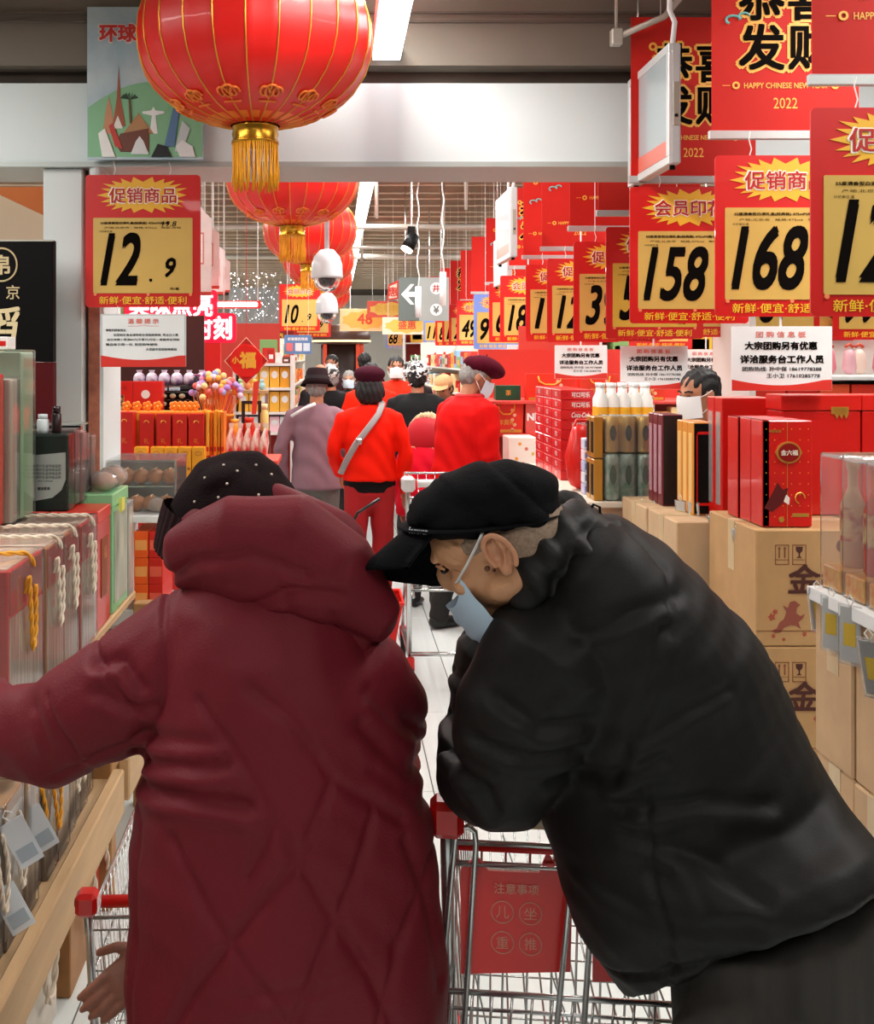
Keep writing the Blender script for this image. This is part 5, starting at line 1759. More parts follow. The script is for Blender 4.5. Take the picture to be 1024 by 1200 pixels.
# lollipop stand
p = W(252, 505, 208)
t = T('lollipop_bucket', 'bucket full of lollipop sticks behind the orange packets', 'bucket', (p.x, p.y, 1.2))
MB().lathe([(.075, 0), (.11, .12), (.113, .12), (.113, .125), (.10, .125)], seg=24).build('bucket', M('#f0a63a', .4), t, True, world=False)
MB().lathe([(.05, -.001), (.05, -1.2)], seg=16).build('stand', M('#c9201a', .6), t, True, world=False)
rnd = random.Random(21)
lolcol = ['#b48ee0', '#f59ac0', '#f7b34a', '#a7b8f2', '#f6e29a', '#f0706a', '#c7a4ea', '#efd9f2']
sticks = MB().tube([(0, 0, -.16), (0, 0, 0)], .0028, 5).mesh('stick', mats=[M('#f08a3a', .5)])
ball = MB().ell((0, 0, 0), (.019, .019, .019), 12, 8).mesh('candy')
for k in range(54):
    an = rnd.uniform(0, 2 * PI)
    rr = math.sqrt(rnd.uniform(0, 1)) * .155
    hx, hy = rr * math.cos(an), rr * .55 * math.sin(an)
    hz = .245 + (.155 - rr) * .8 + rnd.uniform(-.025, .025)
    l = T('lollipop', 'round %s lollipop in the bucket behind the orange packets' % {'#b48ee0': 'violet', '#f59ac0': 'pink', '#f7b34a': 'orange', '#a7b8f2': 'pale blue', '#f6e29a': 'cream', '#f0706a': 'coral red', '#c7a4ea': 'lilac', '#efd9f2': 'very pale pink'}[lolcol[k % 8]],
          'lollipop', (p.x + hx, p.y + hy, 1.2 + hz), 'lollipops in the bucket, colour %d' % (k % 8))
    o = O('candy', ball, M(lolcol[k % 8], .35), l)
    dirv = Vector((hx * .45, hy * .45, .16)).normalized()
    st = O('stick', sticks, None, l)
    st.rotation_mode = 'QUATERNION'
    st.rotation_quaternion = dirv.to_track_quat('Z', 'Y')

# red frame with a grey screen, neon lettering, hanging lights
p = W(188, 470, 160)
t = T('red_frame_stand', 'red upright frame with a grey screen behind the stall', 'frame', (p.x, p.y, 0))
MB().box(0, .44, 0, .05, 0, 1.82, bev=.004).build('frame_panel', M('#d01810', .5), t, world=False)
MB().box(.04, .26, -.006, 0, 1.38, 1.70, bev=.002).build('screen', M('#8f9ea2', .25, noise=.3, nscale=6), t, world=False)
MB().box(.29, .42, -.004, 0, 1.3, 1.34).build('price_strip', M('#e6c9b0', .4), t, world=False)
for (st, pxc, pyc, wpx) in (('美味点亮', 200, 357, 98), ('温暖时刻', 224, 384, 92)):
    p = W(pxc, pyc, 185)
    t = T('neon_sign', 'glowing white and red sign lettering, %s line, behind the reminder notice' % ('upper' if pyc < 370 else 'lower'), 'sign', (p.x, p.y + (0 if pyc < 370 else .06), p.z), 'glowing sign lettering')
    w = wpx / 185
    MB().prism(rrect(w + .06, .19, .03), .012, .03).build('backing', M('#e0123a', .4, emit=.5), t, world=False)
    text(st, M('#ff2a3c', .5, emit=1.0), t, (0, .008, 0), w=w + .02, h=.165, bold=.07, name='red_glow_letters')
    text(st, M('#fff2f0', .5, emit=2.2), t, (0, 0, 0), w=w, h=.15, bold=.02, name='white_letters', thick=.004)
    for x in (-w / 2 + .05, w / 2 - .05):
        MB().tube([(x, .02, .09), (x, .02, 3.72 - p.z)], .003, 5).build('cord', m_string, t, world=False)
p = W(228, 368, 175)
t = T('glow_bar', 'thin white light bar above the lower sign lettering', 'lamp', (p.x, p.y, p.z + .02))
MB().box(.12, .42, 0, .03, .03, .06, bev=.005).build('tube', M('#fff6f0', .4, emit=4), t, world=False)
MB().box(.10, .44, .03, .06, .02, .07).build('holder', M('#d01810', .5), t, world=False)
for x in (.12, .42):
    MB().tube([(x, .045, .07), (x, .045, 3.72 - p.z)], .003, 5).build('cord', m_string, t, world=False)

# pale pink hanging posters, one behind the other
for k, (px, pyt, pyb, s) in enumerate(((237, 235, 342, 215), (248, 258, 335, 180), (256, 282, 342, 155), (263, 298, 340, 130))):
    a, b = W(px, pyt, s), W(px, pyb, s)
    t = T('pink_hanging_poster', '%s pale pink hanging poster behind the 12.9 sign' % ['nearest', 'second', 'third', 'farthest'][k], 'poster', (a.x - .16, b.y, b.z), 'pale pink posters')
    h = a.z - b.z
    MB().prism([(0, 0), (0, h * .9), (.03, h), (.08, h * .93), (.13, h), (.17, h * .88), (.21, h * .8), (.21, 0)], 0, .003).build('sheet', M('#eed3d0', .5, noise=.1), t, world=False)
    MB().box(.06, .17, -.002, 0, h * .3, h * .65).build('printed_frame', M('#d88478', .5), t, world=False)
    MB().box(.068, .162, -.003, -.002, h * .32, h * .63).build('inner_print', M('#f6e6e0', .5), t, world=False)
    text('惠', M('#c9483a', .5), t, (.115, -.004, h * .48), h=.08, name='character')
    MB().box(.0, .21, -.004, .004, -.02, .0).build('rail', M('#c43a2c', .5), t, world=False)
    for x in (.05, .16):
        MB().tube([(x, .001, h * .9), (x, .001, 3.72 - b.z)], .0015, 5).build('string', m_string, t, world=False)

# fu ornament
p = W(288.5, 423, 208)
t = T('fortune_ornament', 'red round ornament with a gold fortune character on a diamond card', 'decoration', tuple(p))
MB().prism([(0, .135), (.125, 0), (0, -.135), (-.125, 0)], .004, .008).build('diamond_card', M('#c9201a', .5), t, world=False)
dm = MB()
dm.tube([(0, .002, .132), (.122, .002, 0), (0, .002, -.132), (-.122, .002, 0)], .003, 5, closed=True)
dm.build('gold_edge', M('#e8b898', .4), t, world=False)
MB().tube([(0, -.006, 0), (0, .004, 0)], [.090, .094], 36).build('disc', M('#e01408', .45), t, False, world=False)
text('福', m_goldtxt, t, (.008, -.008, .005), h=.095, bold=.05, name='gold_character')
text('小', m_goldtxt, t, (-.06, -.008, .005), h=.04, bold=.05, name='gold_character')
MB().tube([(0, .004, .13), (0, .004, 3.72 - p.z)], .0018, 5).build('string', M('#c9201a', .5), t, world=False)
MB().prism([(.04, -.12), (.075, -.11), (.055, -.30), (.03, -.30)], .003, .005).build('ribbon', M('#e0402c', .5), t, world=False)

# light net canopy at the left of the aisle
p = W(268, 380, 98)
t = T('light_canopy', 'grey panel sprinkled with tiny white lights left of the lanterns', 'canopy', (p.x, p.y, p.z))
MB().box(0, .80, 0, .05, 0, .44, bev=.004).build('panel', M('#7d8482', .5, noise=.2, nscale=3), t, world=False)
rnd = random.Random(8)
ls = MB()
for k in range(150):
    x, z = rnd.uniform(.01, .79), rnd.uniform(.03, .62)
    ls.ell((x, -.03 - rnd.uniform(0, .1) - (.0 if z < .44 else -.0), z), rnd.choice((.0035, .005, .007)), 5, 4)
tag(ls.build('tiny_lights', M('#ffffff', .5, emit=5), t, world=False), kind='stuff')
nt2 = MB()
for k in range(8):
    x = .04 + k * .1
    nt2.tube([(x + .03 * math.sin(q * 1.3 + k), -.04, .03 + q * .06) for q in range(11)], .0012, 4)
tag(nt2.build('light_wires', m_string, t, world=False), kind='stuff')
MB().tube([(.1, .02, .44), (.1, .02, 3.72 - p.z)], .004, 5).build('cord', m_string, t, world=False)
MB().tube([(.7, .02, .44), (.7, .02, 3.72 - p.z)], .004, 5).build('cord', m_string, t, world=False)
MB().box(0, .8, -.012, 0, 0, .012).build('lower_edge', m_white, t, world=False)

# blue notice near the 10.9 sign
p = W(333, 415, 118)
t = T('blue_notice', 'blue hanging notice with pink and white pictures under the 10.9 sign', 'notice board', tuple(p))
MB().box(0, .27, 0, .005, 0, .19, bev=.001).build('sheet', M('#5a7fae', .4), t, world=False)
for q, (x, c) in enumerate(((.02, '#d86a6e'), (.11, '#e9dcdc'), (.19, '#cfe0ea'))):
    MB().box(x, x + .065, -.002, 0, .03, .11).build('picture', M(c, .5), t, world=False)
text('新春惠民特卖', m_white, t, (.135, -.002, .15), w=.2, name='heading', bold=.03)
for x in (.03, .24):
    MB().tube([(x, .003, .19), (x, .003, 3.72 - p.z)], .0015, 5).build('string', m_string, t, world=False)

# ---------------------------------------------------------------- racks and far gondolas
def rack(label, x0, x1, y0, y1, levels, top, col='#e3ddd6', facing='front'):
    t = T('display_rack', label, 'shelf', ((x0 + x1) / 2, (y0 + y1) / 2, 0))
    for z in levels:
        MB().box(x0, x1, y0, y1, z - .02, z, bev=.002).build('shelf_board', M(col, .5), t)
    if facing == 'front':
        MB().box(x0 - .02, x0, y0, y1, 0, top).build('side_panel', M(col, .5), t)
        MB().box(x1, x1 + .02, y0, y1, 0, top).build('side_panel', M(col, .5), t)
    else:
        MB().box(x0, x1, y0 - .02, y0, 0, top).build('end_panel', M('#c23a2c', .5), t)
        MB().box(x0, x1, y1, y1 + .02, 0, top).build('end_panel', M(col, .5), t)
        xb = x0 if x0 < -.4 else x1 - .02
        MB().box(xb, xb + .02, y0, y1, 0, top).build('back_panel', M(col, .5), t)
    if facing == 'front':
        MB().box(x0, x1, y1 - .02, y1, 0, top).build('back_panel', M('#b8322a', .6), t)
    MB().box(x0, x1, y0, y1, 0, .1).build('base', M('#8f8c88', .6), t)
    return t


def pct(px, s):
    return (px - 393) / s


rack('rack of yellow cartons left of the man in the mauve coat', -.74, -.335, 7.9, 8.35, [1.09, 1.24, 1.42, 1.60], 1.66)
for r, (z, cols_) in enumerate(((1.42, ['#f0b43c', '#e8a02c', '#f3c765']), (1.24, ['#f0b43c', '#eab04a', '#f2c56a']), (1.09, ['#f2c9d2', '#dfe9ea', '#ef8a9a']))):
    for c in range(5):
        t, w, d, h = carton('shelf_carton', '%s %s carton from the left on the %s board of the yellow carton rack' % (ORD[c], ['yellow', 'yellow', 'pale pink'][r], ['top', 'middle', 'lower'][r]),
                            'carton', -.72 + c * .077, -.72 + c * .077 + .072, 7.93, 8.1, z + .001, z + [.155, .15, .115][r], M(cols_[c % 3], .45), 'cartons on the yellow carton rack', bev=.002)
        MB().prism([(w * .5 + w * .33 * math.cos(-q * PI / 6), h * .62 + h * .18 * math.sin(-q * PI / 6)) for q in range(12)], -.001, 0).build('label', m_white, t, world=False)
for c in range(7):
    t, w, d, h = carton('shelf_parcel', '%s red and white parcel from the left on top of the yellow carton rack' % ORD[c], 'parcel', -.73 + c * .056, -.73 + c * .056 + .052, 7.95, 8.1, 1.601, 1.65 + .03 * (c * 5 % 3), M(['#b5231a', '#e9e2dc', '#6b2a20', '#d8301f'][c % 4], .5), 'parcels on the yellow carton rack', bev=.004)
    MB().box(w * .2, w * .8, -.001, 0, h * .3, h * .6).build('label', m_white, t, world=False)
# jars and bottle in front of it
for k, (px, pyb, s, h, r, c1, c2, lab) in enumerate(((310, 505, 205, .155, .024, '#f2dc84', '#f5e9b4', 'tall pale yellow bottle left of the yellow carton rack'), (292, 512, 208, .11, .036, '#cf2a1c', '#e23a28', 'red jar with a red lid behind the dark hat'),
                                                    (275, 512, 210, .10, .034, '#ef9a28', '#f2ae3a', 'orange jar left of the red jar'))):
    p = W(px, pyb, s)
    t = T('jar', lab, 'jar', tuple(p))
    MB().lathe([(r * .9, 0), (r, .01), (r, h * .62), (r * .7, h * .75), (r * .6, h * .8)], seg=18).build('jar_body', M(c1, .3), t, True, world=False)
    MB().lathe([(r * .72, h * .78), (r * .72, h)], seg=18).build('lid', M(c2, .3), t, True, world=False)
    MB().box(-.03, .03, -.03, .06, -p.z, -.002).build('pedestal', M('#6a2c20', .6), t, world=False)
# dark framed box right of the jars
p = W(283, 512, 192)
t = T('picture_frame', 'dark wooden frame edge beside the jars', 'frame', (p.x, p.y, 0))
MB().box(0, .12, 0, .02, p.z + .20, p.z + .22).build('top_bar', M('#2a1512', .5), t, world=False)
MB().box(.10, .12, 0, .02, 0, p.z + .20).build('side_post', M('#2a1512', .5), t, world=False)
MB().box(0, .02, 0, .02, 0, p.z + .20).build('side_post', M('#2a1512', .5), t, world=False)
for k in range(7):
    t = T('soft_toy', '%s small pastel toy from the left above the jars' % ORD[k], 'toy', (p.x - .16 + k * .045, p.y + .2, 1.44), 'pastel toys above the jars')
    MB().ell((0, 0, .025), (.022, .02, .025), 10, 7).build('toy_body', M(['#f5e07a', '#a7e0ea', '#f7b9d0', '#bfe8b0', '#f59a6a'][k % 5], .6), t, True, world=False)
    MB().ell((0, 0, .058), (.015, .014, .014), 10, 6).build('toy_head', M(['#f5e07a', '#a7e0ea', '#f7b9d0', '#bfe8b0', '#f59a6a'][k % 5], .6), t, True, world=False)
t = T('toy_shelf', 'narrow shelf carrying the pastel toys', 'shelf', (p.x, p.y + .2, 0))
MB().box(p.x - .2, p.x + .15, p.y + .14, p.y + .28, 1.42, 1.44, bev=.002).build('shelf_board', M('#c8a070', .6), t)
for x in (p.x - .19, p.x + .13):
    MB().box(x, x + .02, p.y + .2, p.y + .22, 0, 1.42).build('leg', m_chrome, t)
# pale clusters (flowers) under them
for k in range(12):
    rnd = random.Random(k)
    t = T('paper_flower', 'small pink and white paper flower left of the man in the mauve coat', 'decoration', (-.60 + (k % 6) * .035, 6.35 + .05 * (k // 6), 1.16 + .05 * (k // 6)), 'paper flowers left of the mauve coat')
    MB().ell((0, 0, .02), (.022, .02, .02), 8, 6).build('flower_head', M(['#f6dfe6', '#f2a9be', '#fbf3ee'][k % 3], .6), t, True, world=False)
    MB().tube([(0, 0, -.14), (0, 0, 0)], .003, 5).build('stem', M('#7fae6a', .6), t, world=False)
t = T('flower_box', 'low white box holding the paper flowers', 'box', (-.51, 6.38, 0))
MB().box(-.64, -.37, 6.3, 6.48, 0, 1.02, bev=.004).build('box_body', M('#e6ddd6', .6), t)
MB().box(-.645, -.365, 6.295, 6.485, 1.0, 1.03, bev=.003).build('rim', M('#d8503c', .6), t)

PCOL = ['#d8301f', '#f0b43c', '#e9e6df', '#c41f14', '#ef7a2c', '#f6d9a0', '#8fb6d8', '#e86a5c', '#7fae6a', '#b5231a']
PNAME = ['red', 'yellow', 'white', 'dark red', 'orange', 'cream', 'pale blue', 'coral', 'green', 'brick red']
pc = MB().box(-.5, .5, -.5, .5, 0, 1, bev=.03).mesh('pack_body')
pl_ = MB().box(-.505, .505, -.4, .4, .25, .7).mesh('label')
pbm = MB().lathe([(.45, 0), (.5, .05), (.5, .6), (.2, .8), (.2, 1)], seg=12).mesh('pack_body', True)


def side_gondola(label, x0, x1, y0, y1, levels, side, seed, where, step=.19):
    """shelf unit along the aisle; side is the x of the face that looks at the aisle"""
    rnd = random.Random(seed)
    rack(label, x0, x1, y0, y1, levels, levels[-1] + .35, '#ddd6cc', 'side')
    cnt = 0
    for z in levels:
        y = y0 + .1
        while y < y1 - .12:
            c = rnd.randrange(10)
            hh = rnd.uniform(.13, .205)
            xx = side + (.10 if side < (x0 + x1) / 2 else -.10)
            t = T('shelf_product', 'small %s package on the %s' % (PNAME[c], where), 'package', (xx, y, z + .001), '%s packages on the %s' % (PNAME[c], where))
            bot = rnd.random() < .3
            o = O('pack_body', pbm if bot else pc, M(PCOL[c], .4), t)
            o.scale = (.09, .09, hh) if bot else (.16, step * .88, hh)
            if not bot:
                l2 = O('label', pl_, M(PCOL[(c + 3) % 10], .5), t)
                l2.scale = (.16, step * .88, hh)
                # front facing label
                l3 = O('label', pl_, M(PCOL[(c + 5) % 10], .5), t)
                l3.scale = (step * .95, .155, hh)
                l3.scale = (.155 * .7, step * .88 * 1.27, hh * .9)
            y += step
            cnt += 1
    return cnt


side_gondola('long far shelf unit along the left side of the aisle', -1.05, -.50, 9.6, 17.5, [1.0, 1.3, 1.6], -.50, 1, 'far left shelf unit', .30)
side_gondola('long far shelf unit along the right side of the aisle', 1.32, 1.9, 7.7, 16.5, [1.0, 1.25, 1.52], 1.32, 2, 'far right shelf unit', .32)
# end of gondola facing us, deep on both sides
for q, (xa, xb, yy, lab) in enumerate(((-3.6, -1.55, 8.6, 'wide far shelf of packages deep in the left bay'), (2.05, 4.2, 8.2, 'wide far shelf of packages deep in the right bay'), (-2.3, -.75, 19.5, 'farthest shelf on the left near the kiosk'),
                                       (1.25, 3.4, 19.0, 'farthest shelf on the right near the kiosk'))):
    lv = [1.0, 1.3, 1.62, 1.92] if q < 2 else [1.1, 1.5, 1.9]
    rack(lab, xa, xb, yy, yy + .5, lv, lv[-1] + .4)
    rnd = random.Random(40 + q)
    for z in lv:
        x = xa + .09
        while x < xb - .30:
            c = rnd.randrange(10)
            w = rnd.uniform(.15, .24)
            t = T('shelf_product', 'small %s package on the %s' % (PNAME[c], lab), 'package', (x + w / 2, yy + .14, z + .001), '%s packages, %s' % (PNAME[c], lab))
            o = O('pack_body', pc, M(PCOL[c], .4), t)
            hh = rnd.uniform(.16, .27)
            o.scale = (w * .93, .18, hh)
            l2 = O('label', pl_, M(PCOL[(c + 3) % 10], .5), t)
            l2.scale = (w * .7, .225, hh)
            x += w
# shop panel at the far left with gold lettering
p = W(-40, 487, 312)
t = T('shop_panel', 'black and maroon shop panel with gold lettering at the left edge', 'sign', (p.x, p.y, 0))
w = 102 / 312
zt, zm = EYE + (418 - 281) / 312, EYE
MB().box(0, w, 0, .05, zm - .02, zt, bev=.003).build('black_panel', M('#060304', .6, spec=.12), t, world=False)
MB().box(0, w, .004, .05, 1.18, zm - .021).build('maroon_panel', M('#4e0c10', .6, spec=.15), t, world=False)
MB().box(0, w + .002, -.003, 0, zt - .006, zt).build('top_edge', M('#b9b4a8', .4), t, world=False)
g = M('#c9b489', .45)
xx = (2 + 40) / 312
MB().tube([(xx + .058 * math.cos(q * PI / 16), -.003, zt - .094 + .062 * math.sin(q * PI / 16)) for q in range(32)], .0035, 6, closed=True).build('logo_ring', g, t, world=False)
text('帛', g, t, (xx, -.003, zt - .094), h=.075, bold=.03, name='logo_character')
text('京', g, t, (xx + .043, -.003, zt - .197), h=.053, bold=.01, name='character')
text('北', g, t, (xx - .043, -.003, zt - .197), h=.053, bold=.01, name='character')
text('稻', M('#d8c69a', .4), t, (xx - .005, -.003, zt - .32), h=.14, bold=.03, shear=.15, name='character')
text('香', M('#d8c69a', .4), t, (xx - .005, -.003, zt - .46), h=.12, bold=.03, shear=.15, name='character')
for x in (0.02, w - .05):
    MB().box(x, x + .03, .01, .04, 0, 1.178).build('post', m_black, t, world=False)

# ---------------------------------------------------------------- people in the aisle
m_hair = M('#0d0a0a', .6, noise=.3, nscale=60, bump=.4, bscale=90)
m_hairg = M('#8d8a86', .7, noise=.4, nscale=60, bump=.4, bscale=90)
m_eye = M('#140c0a', .2)
m_mask = M('#d3e4f2', .6, noise=.03, bump=.1, bscale=120)
m_maskw = M('#f0f2f2', .6)
m_shoe = M('#0e0d0d', .5)


def rotx(v, c, a):
    """rotate local point v around c: nod forward by a (radians) in the y-z plane"""
    v = Vector(v) - Vector(c)
    y, z = v.y, v.z
    return Vector((v.x, y * math.cos(a) + z * math.sin(a), -y * math.sin(a) + z * math.cos(a))) + Vector(c)


def head_shapes(mb, c, k, f=lambda p: p):
    """head with jaw, nose, ears; c centre, k scale, f maps local head points into place"""
    R = None

    def E(p, r, seg=14, rings=9):
        m = MB().ell(p, r, seg, rings)
        mb.add([f(Vector(v)) * 1.0 for v in m.v], m.f)
    E((0, -.012 * k, .028 * k), (.076 * k, .094 * k, .086 * k), 18, 12)
    E((0, .022 * k, -.03 * k), (.060 * k, .066 * k, .078 * k))
    E((0, .055 * k, -.088 * k), (.030 * k, .028 * k, .024 * k))
    E((0, .078 * k, .018 * k), (.045 * k, .014 * k, .012 * k))
    E((0, .092 * k, -.022 * k), (.013 * k, .018 * k, .024 * k), 10, 7)
    E((0, .088 * k, .002 * k), (.008 * k, .012 * k, .022 * k), 8, 6)
    for sx in (-1, 1):
        E((sx * .036 * k, .068 * k, -.028 * k), (.02 * k, .018 * k, .022 * k), 10, 7)
        m = MB().ell((sx * .079 * k, -.008 * k, -.008 * k), (.010 * k, .020 * k, .034 * k), 10, 8)
        mb.add([f(Vector(v)) for v in m.v], m.f)


def hand_shapes(mb, wrist, direction, thumb, k=1.0, curl=.5):
    """palm and five bent fingers in one voxel-union set; thumb = side vector"""
    d = Vector(direction).normalized()
    th = Vector(thumb)
    th = (th - d * th.dot(d)).normalized()
    nrm = d.cross(th).normalized()
    w = Vector(wrist)
    mb.limb([w - d * .02 * k, w + d * .035 * k, w + d * .075 * k], [(.026 * k, .018 * k), (.036 * k, .015 * k), (.038 * k, .013 * k)], 12, up=nrm)
    for i, (off, L) in enumerate(((.028, .068), (.010, .078), (-.009, .072), (-.027, .056))):
        b = w + d * .082 * k + th * off * k
        p = [b]
        a = 0
        for q in range(3):
            a += curl * (.35 + .25 * q)
            p.append(p[-1] + (d * math.cos(a) + nrm * math.sin(a)) * L * k * (.42, .32, .26)[q])
        mb.limb(p, [.0088 * k, .0082 * k, .0075 * k, .0062 * k], 8)
    b = w + d * .02 * k + th * .03 * k
    mb.limb([b, b + (th * .7 + d * .7) * .032 * k, b + (th * .55 + d * .85 + nrm * .35) * .06 * k], [.0115 * k, .0095 * k, .0078 * k], 8)


def person(label, px, s, H, rz, top, bottom, hat=None, hair='black', mask=None, bulk=1.0, hem=.86, lean=0.0, nod=0.0,
           arms=None, hand_curl=.5, legs_apart=.0, stride=0.0, collar=None, vox=.011, turn=0.0, skirt=False, glow=None, headz=0.0, fold=True, shoe=None):
    k = H / 1.70
    t = T('person', label, 'person', (pct(px, s), F / s, 0), None, rz)

    def up(p):
        """body sway: bend forward above the hips"""
        p = Vector(p) * k
        if p.z > .92 * k and lean:
            return rotx(p, (0, 0, .92 * k), lean)
        return p
    hc = up((0, .02, 1.575 + headz))

    def hf(v):
        v = rotx(Vector(v), (0, 0, -.06), nod + lean * .3)
        if turn:
            v = Matrix.Rotation(turn, 3, 'Z') @ v
        return v + hc
    A = arms or [[(-.19, 0, 1.38), (-.245, -.02, 1.10), (-.24, .06, .86)], [(.19, 0, 1.38), (.245, -.02, 1.10), (.24, .06, .86)]]
    A = [[up(q) if q[2] > .92 else Vector(q) * k for q in a] for a in A]
    legs = []
    for sx in (-1, 1):
        st = stride * sx
        legs.append([(sx * .085 * k, 0, .90 * k), (sx * (.095 + legs_apart) * k, (.03 + st * .5) * k, .48 * k), (sx * (.10 + legs_apart) * k, st * k, .08 * k)])
    # one continuous body
    b = MB()
    head_shapes(b, hc, k, hf)
    b.limb([up((0, -.005, 1.42)), hc + Vector((0, -.015 * k, -.06 * k))], [.056 * k, .052 * k], 12)
    b.limb([up((0, 0, .92)), up((0, .0, 1.12)), up((0, 0, 1.36))], [(.15 * k, .10 * k), (.14 * k, .10 * k), (.13 * k, .075 * k)], 16, up=(0, 1, 0))
    for a in A:
        b.limb([a[0] * .75 + a[1] * .25, a[1], a[2]], [.036 * k, .034 * k, .026 * k], 10)
    for L in legs:
        b.limb(L, [.075 * k, .052 * k, .038 * k], 10)
    bo = O('body', remesh(b, vox, 3), m_skin, t)
    for a, sx in zip(A, (-1, 1)):
        h = MB()
        d = (a[2] - a[1]).normalized()
        hand_shapes(h, a[2] + d * .015, d, (-sx * .35, 1, 0.1), k * .95, hand_curl)
        O('hand', remesh(h, .0045, 2), m_skin, t)
    # trousers
    b = MB()
    b.limb([(0, 0, .84 * k), (0, 0, .95 * k)], [(.16 * k * bulk ** .5, .11 * k), (.135 * k * bulk ** .5, .095 * k)], 16, up=(0, 1, 0))
    for L in legs:
        b.limb(L, [.098 * k * bulk ** .5, .076 * k * bulk ** .5, .062 * k], 12)

    def wr(co, no):
        z = co[:, 2]
        d = .004 * np.sin(z * 34 + co[:, 0] * 18) * np.exp(-((z - .45 * k) / .22) ** 2) + .003 * np.sin(z * 60 + co[:, 1] * 20) * (z < .25)
        return co + no * d[:, None]
    O('trousers', remesh(b, vox, 4, wr), M(bottom, .8, noise=.08, nscale=8, bump=.15, bscale=150), t)
    for L in legs:
        f0 = Vector(L[2])
        b = MB()
        b.limb([f0 + Vector((0, -.03 * k, -.035 * k)), f0 + Vector((0, .06 * k, -.04 * k)), f0 + Vector((0, .15 * k, -.048 * k))], [(.042 * k, .042 * k), (.046 * k, .038 * k), (.040 * k, .028 * k)], 12, up=(0, 0, 1))
        b.limb([f0 + Vector((0, -.02, .0)), f0 + Vector((0, -.01 * k, -.03 * k))], .034 * k, 10)

        def flat(co, no):
            co[:, 2] = np.maximum(co[:, 2], .001)
            return co
        O('shoe', remesh(b, .008, 3, flat), M(shoe, .5) if shoe else m_shoe, t)
    # coat or sweater with sleeves
    b = MB()
    bb = bulk
    rings = [up((0, 0, hem)), up((0, 0, hem + .012)), up((0, 0, max(hem + .06, .98))), up((0, 0, 1.12)), up((0, 0, 1.25)), up((0, 0, 1.33)), up((0, 0, 1.385)), up((0, 0, 1.425)), up((0, 0, 1.455))]
    b.tube(rings, [(.196 * k * bb, .140 * k * bb), (.20 * k * bb, .142 * k * bb), (.19 * k * bb, .136 * k * bb), (.182 * k * bb, .133 * k * bb), (.19 * k * bb, .13 * k * bb), (.185 * k * bb, .118 * k * bb), (.15 * k * bb, .10 * k * bb), (.10 * k * bb, .085 * k), (.065 * k, .065 * k)], 24, up=(0, 1, 0))
    for a, sx in zip(A, (-1, 1)):
        a0 = a[0] + Vector((-sx * -.0 * k, 0, 0))
        b.limb([a0 + Vector((-sx * .07 * k, 0, .0 * k)), a0 + Vector((-sx * .01 * k, 0, -.025 * k)), a0 * .5 + a[1] * .5, a[1], a[2] - (a[2] - a[1]).normalized() * .01], [.058 * k * bb, .066 * k * bb, .062 * k * bb, .055 * k * bb, .046 * k * bb], 12)

    def wc(co, no):
        x, y, z = co[:, 0], co[:, 1], co[:, 2]
        d = .0045 * np.sin(z * 40 + 6 * np.sin(x * 9 + y * 7)) * (np.exp(-((z - 1.0 * k) / .12) ** 2) + .6 * np.exp(-((z - 1.22 * k) / .1) ** 2))
        d += .003 * np.sin(x * 55 + z * 25) * (np.abs(x) > .17 * k)
        co = co + no * d[:, None]
        lo = (hem - .02) * k if not lean else hem * k * .9
        return co
    O('jacket', remesh(b, vox, 4, wc), M(top, .75, noise=.07, nscale=7, bump=.2, bscale=180, spec=.12), t)
    if collar:
        b = MB()
        b.tube([up((.075 * math.cos(q * PI / 8), .01 + .07 * math.sin(q * PI / 8), 1.445 + .01 * math.sin(q * PI / 8))) for q in range(16)], .022 * k, 8, closed=True)
        O('collar', b.mesh('collar', True, [M(collar, .8, bump=.3)]), None, t)
    # hair and hats
    b = MB()

    def HE(mb, p, r, seg=16, rings=10):
        m = MB().ell(p, r, seg, rings)
        mb.add([hf(Vector(v)) for v in m.v], m.f)
    if hair:
        if hat:
            HE(b, (0, -.022 * k, .018 * k), (.082 * k, .095 * k, .075 * k))
        else:
            HE(b, (0, -.022 * k, .038 * k), (.084 * k, .098 * k, .088 * k))
        if hair == 'long':
            HE(b, (0, -.045 * k, -.035 * k), (.108 * k, .075 * k, .095 * k))
            HE(b, (0, -.03 * k, .01 * k), (.100 * k, .085 * k, .07 * k))
        else:
            HE(b, (0, -.045 * k, -.01 * k), (.076 * k, .065 * k, .075 * k))

        def hz(co, no):
            return co + no * (.003 * np.sin(co[:, 0] * 190 + co[:, 2] * 60) + .002 * np.sin(co[:, 1] * 260))[:, None]
        O('hair', remesh(b, .009, 2, hz), m_hairg if hair == 'grey' else m_hair, t)
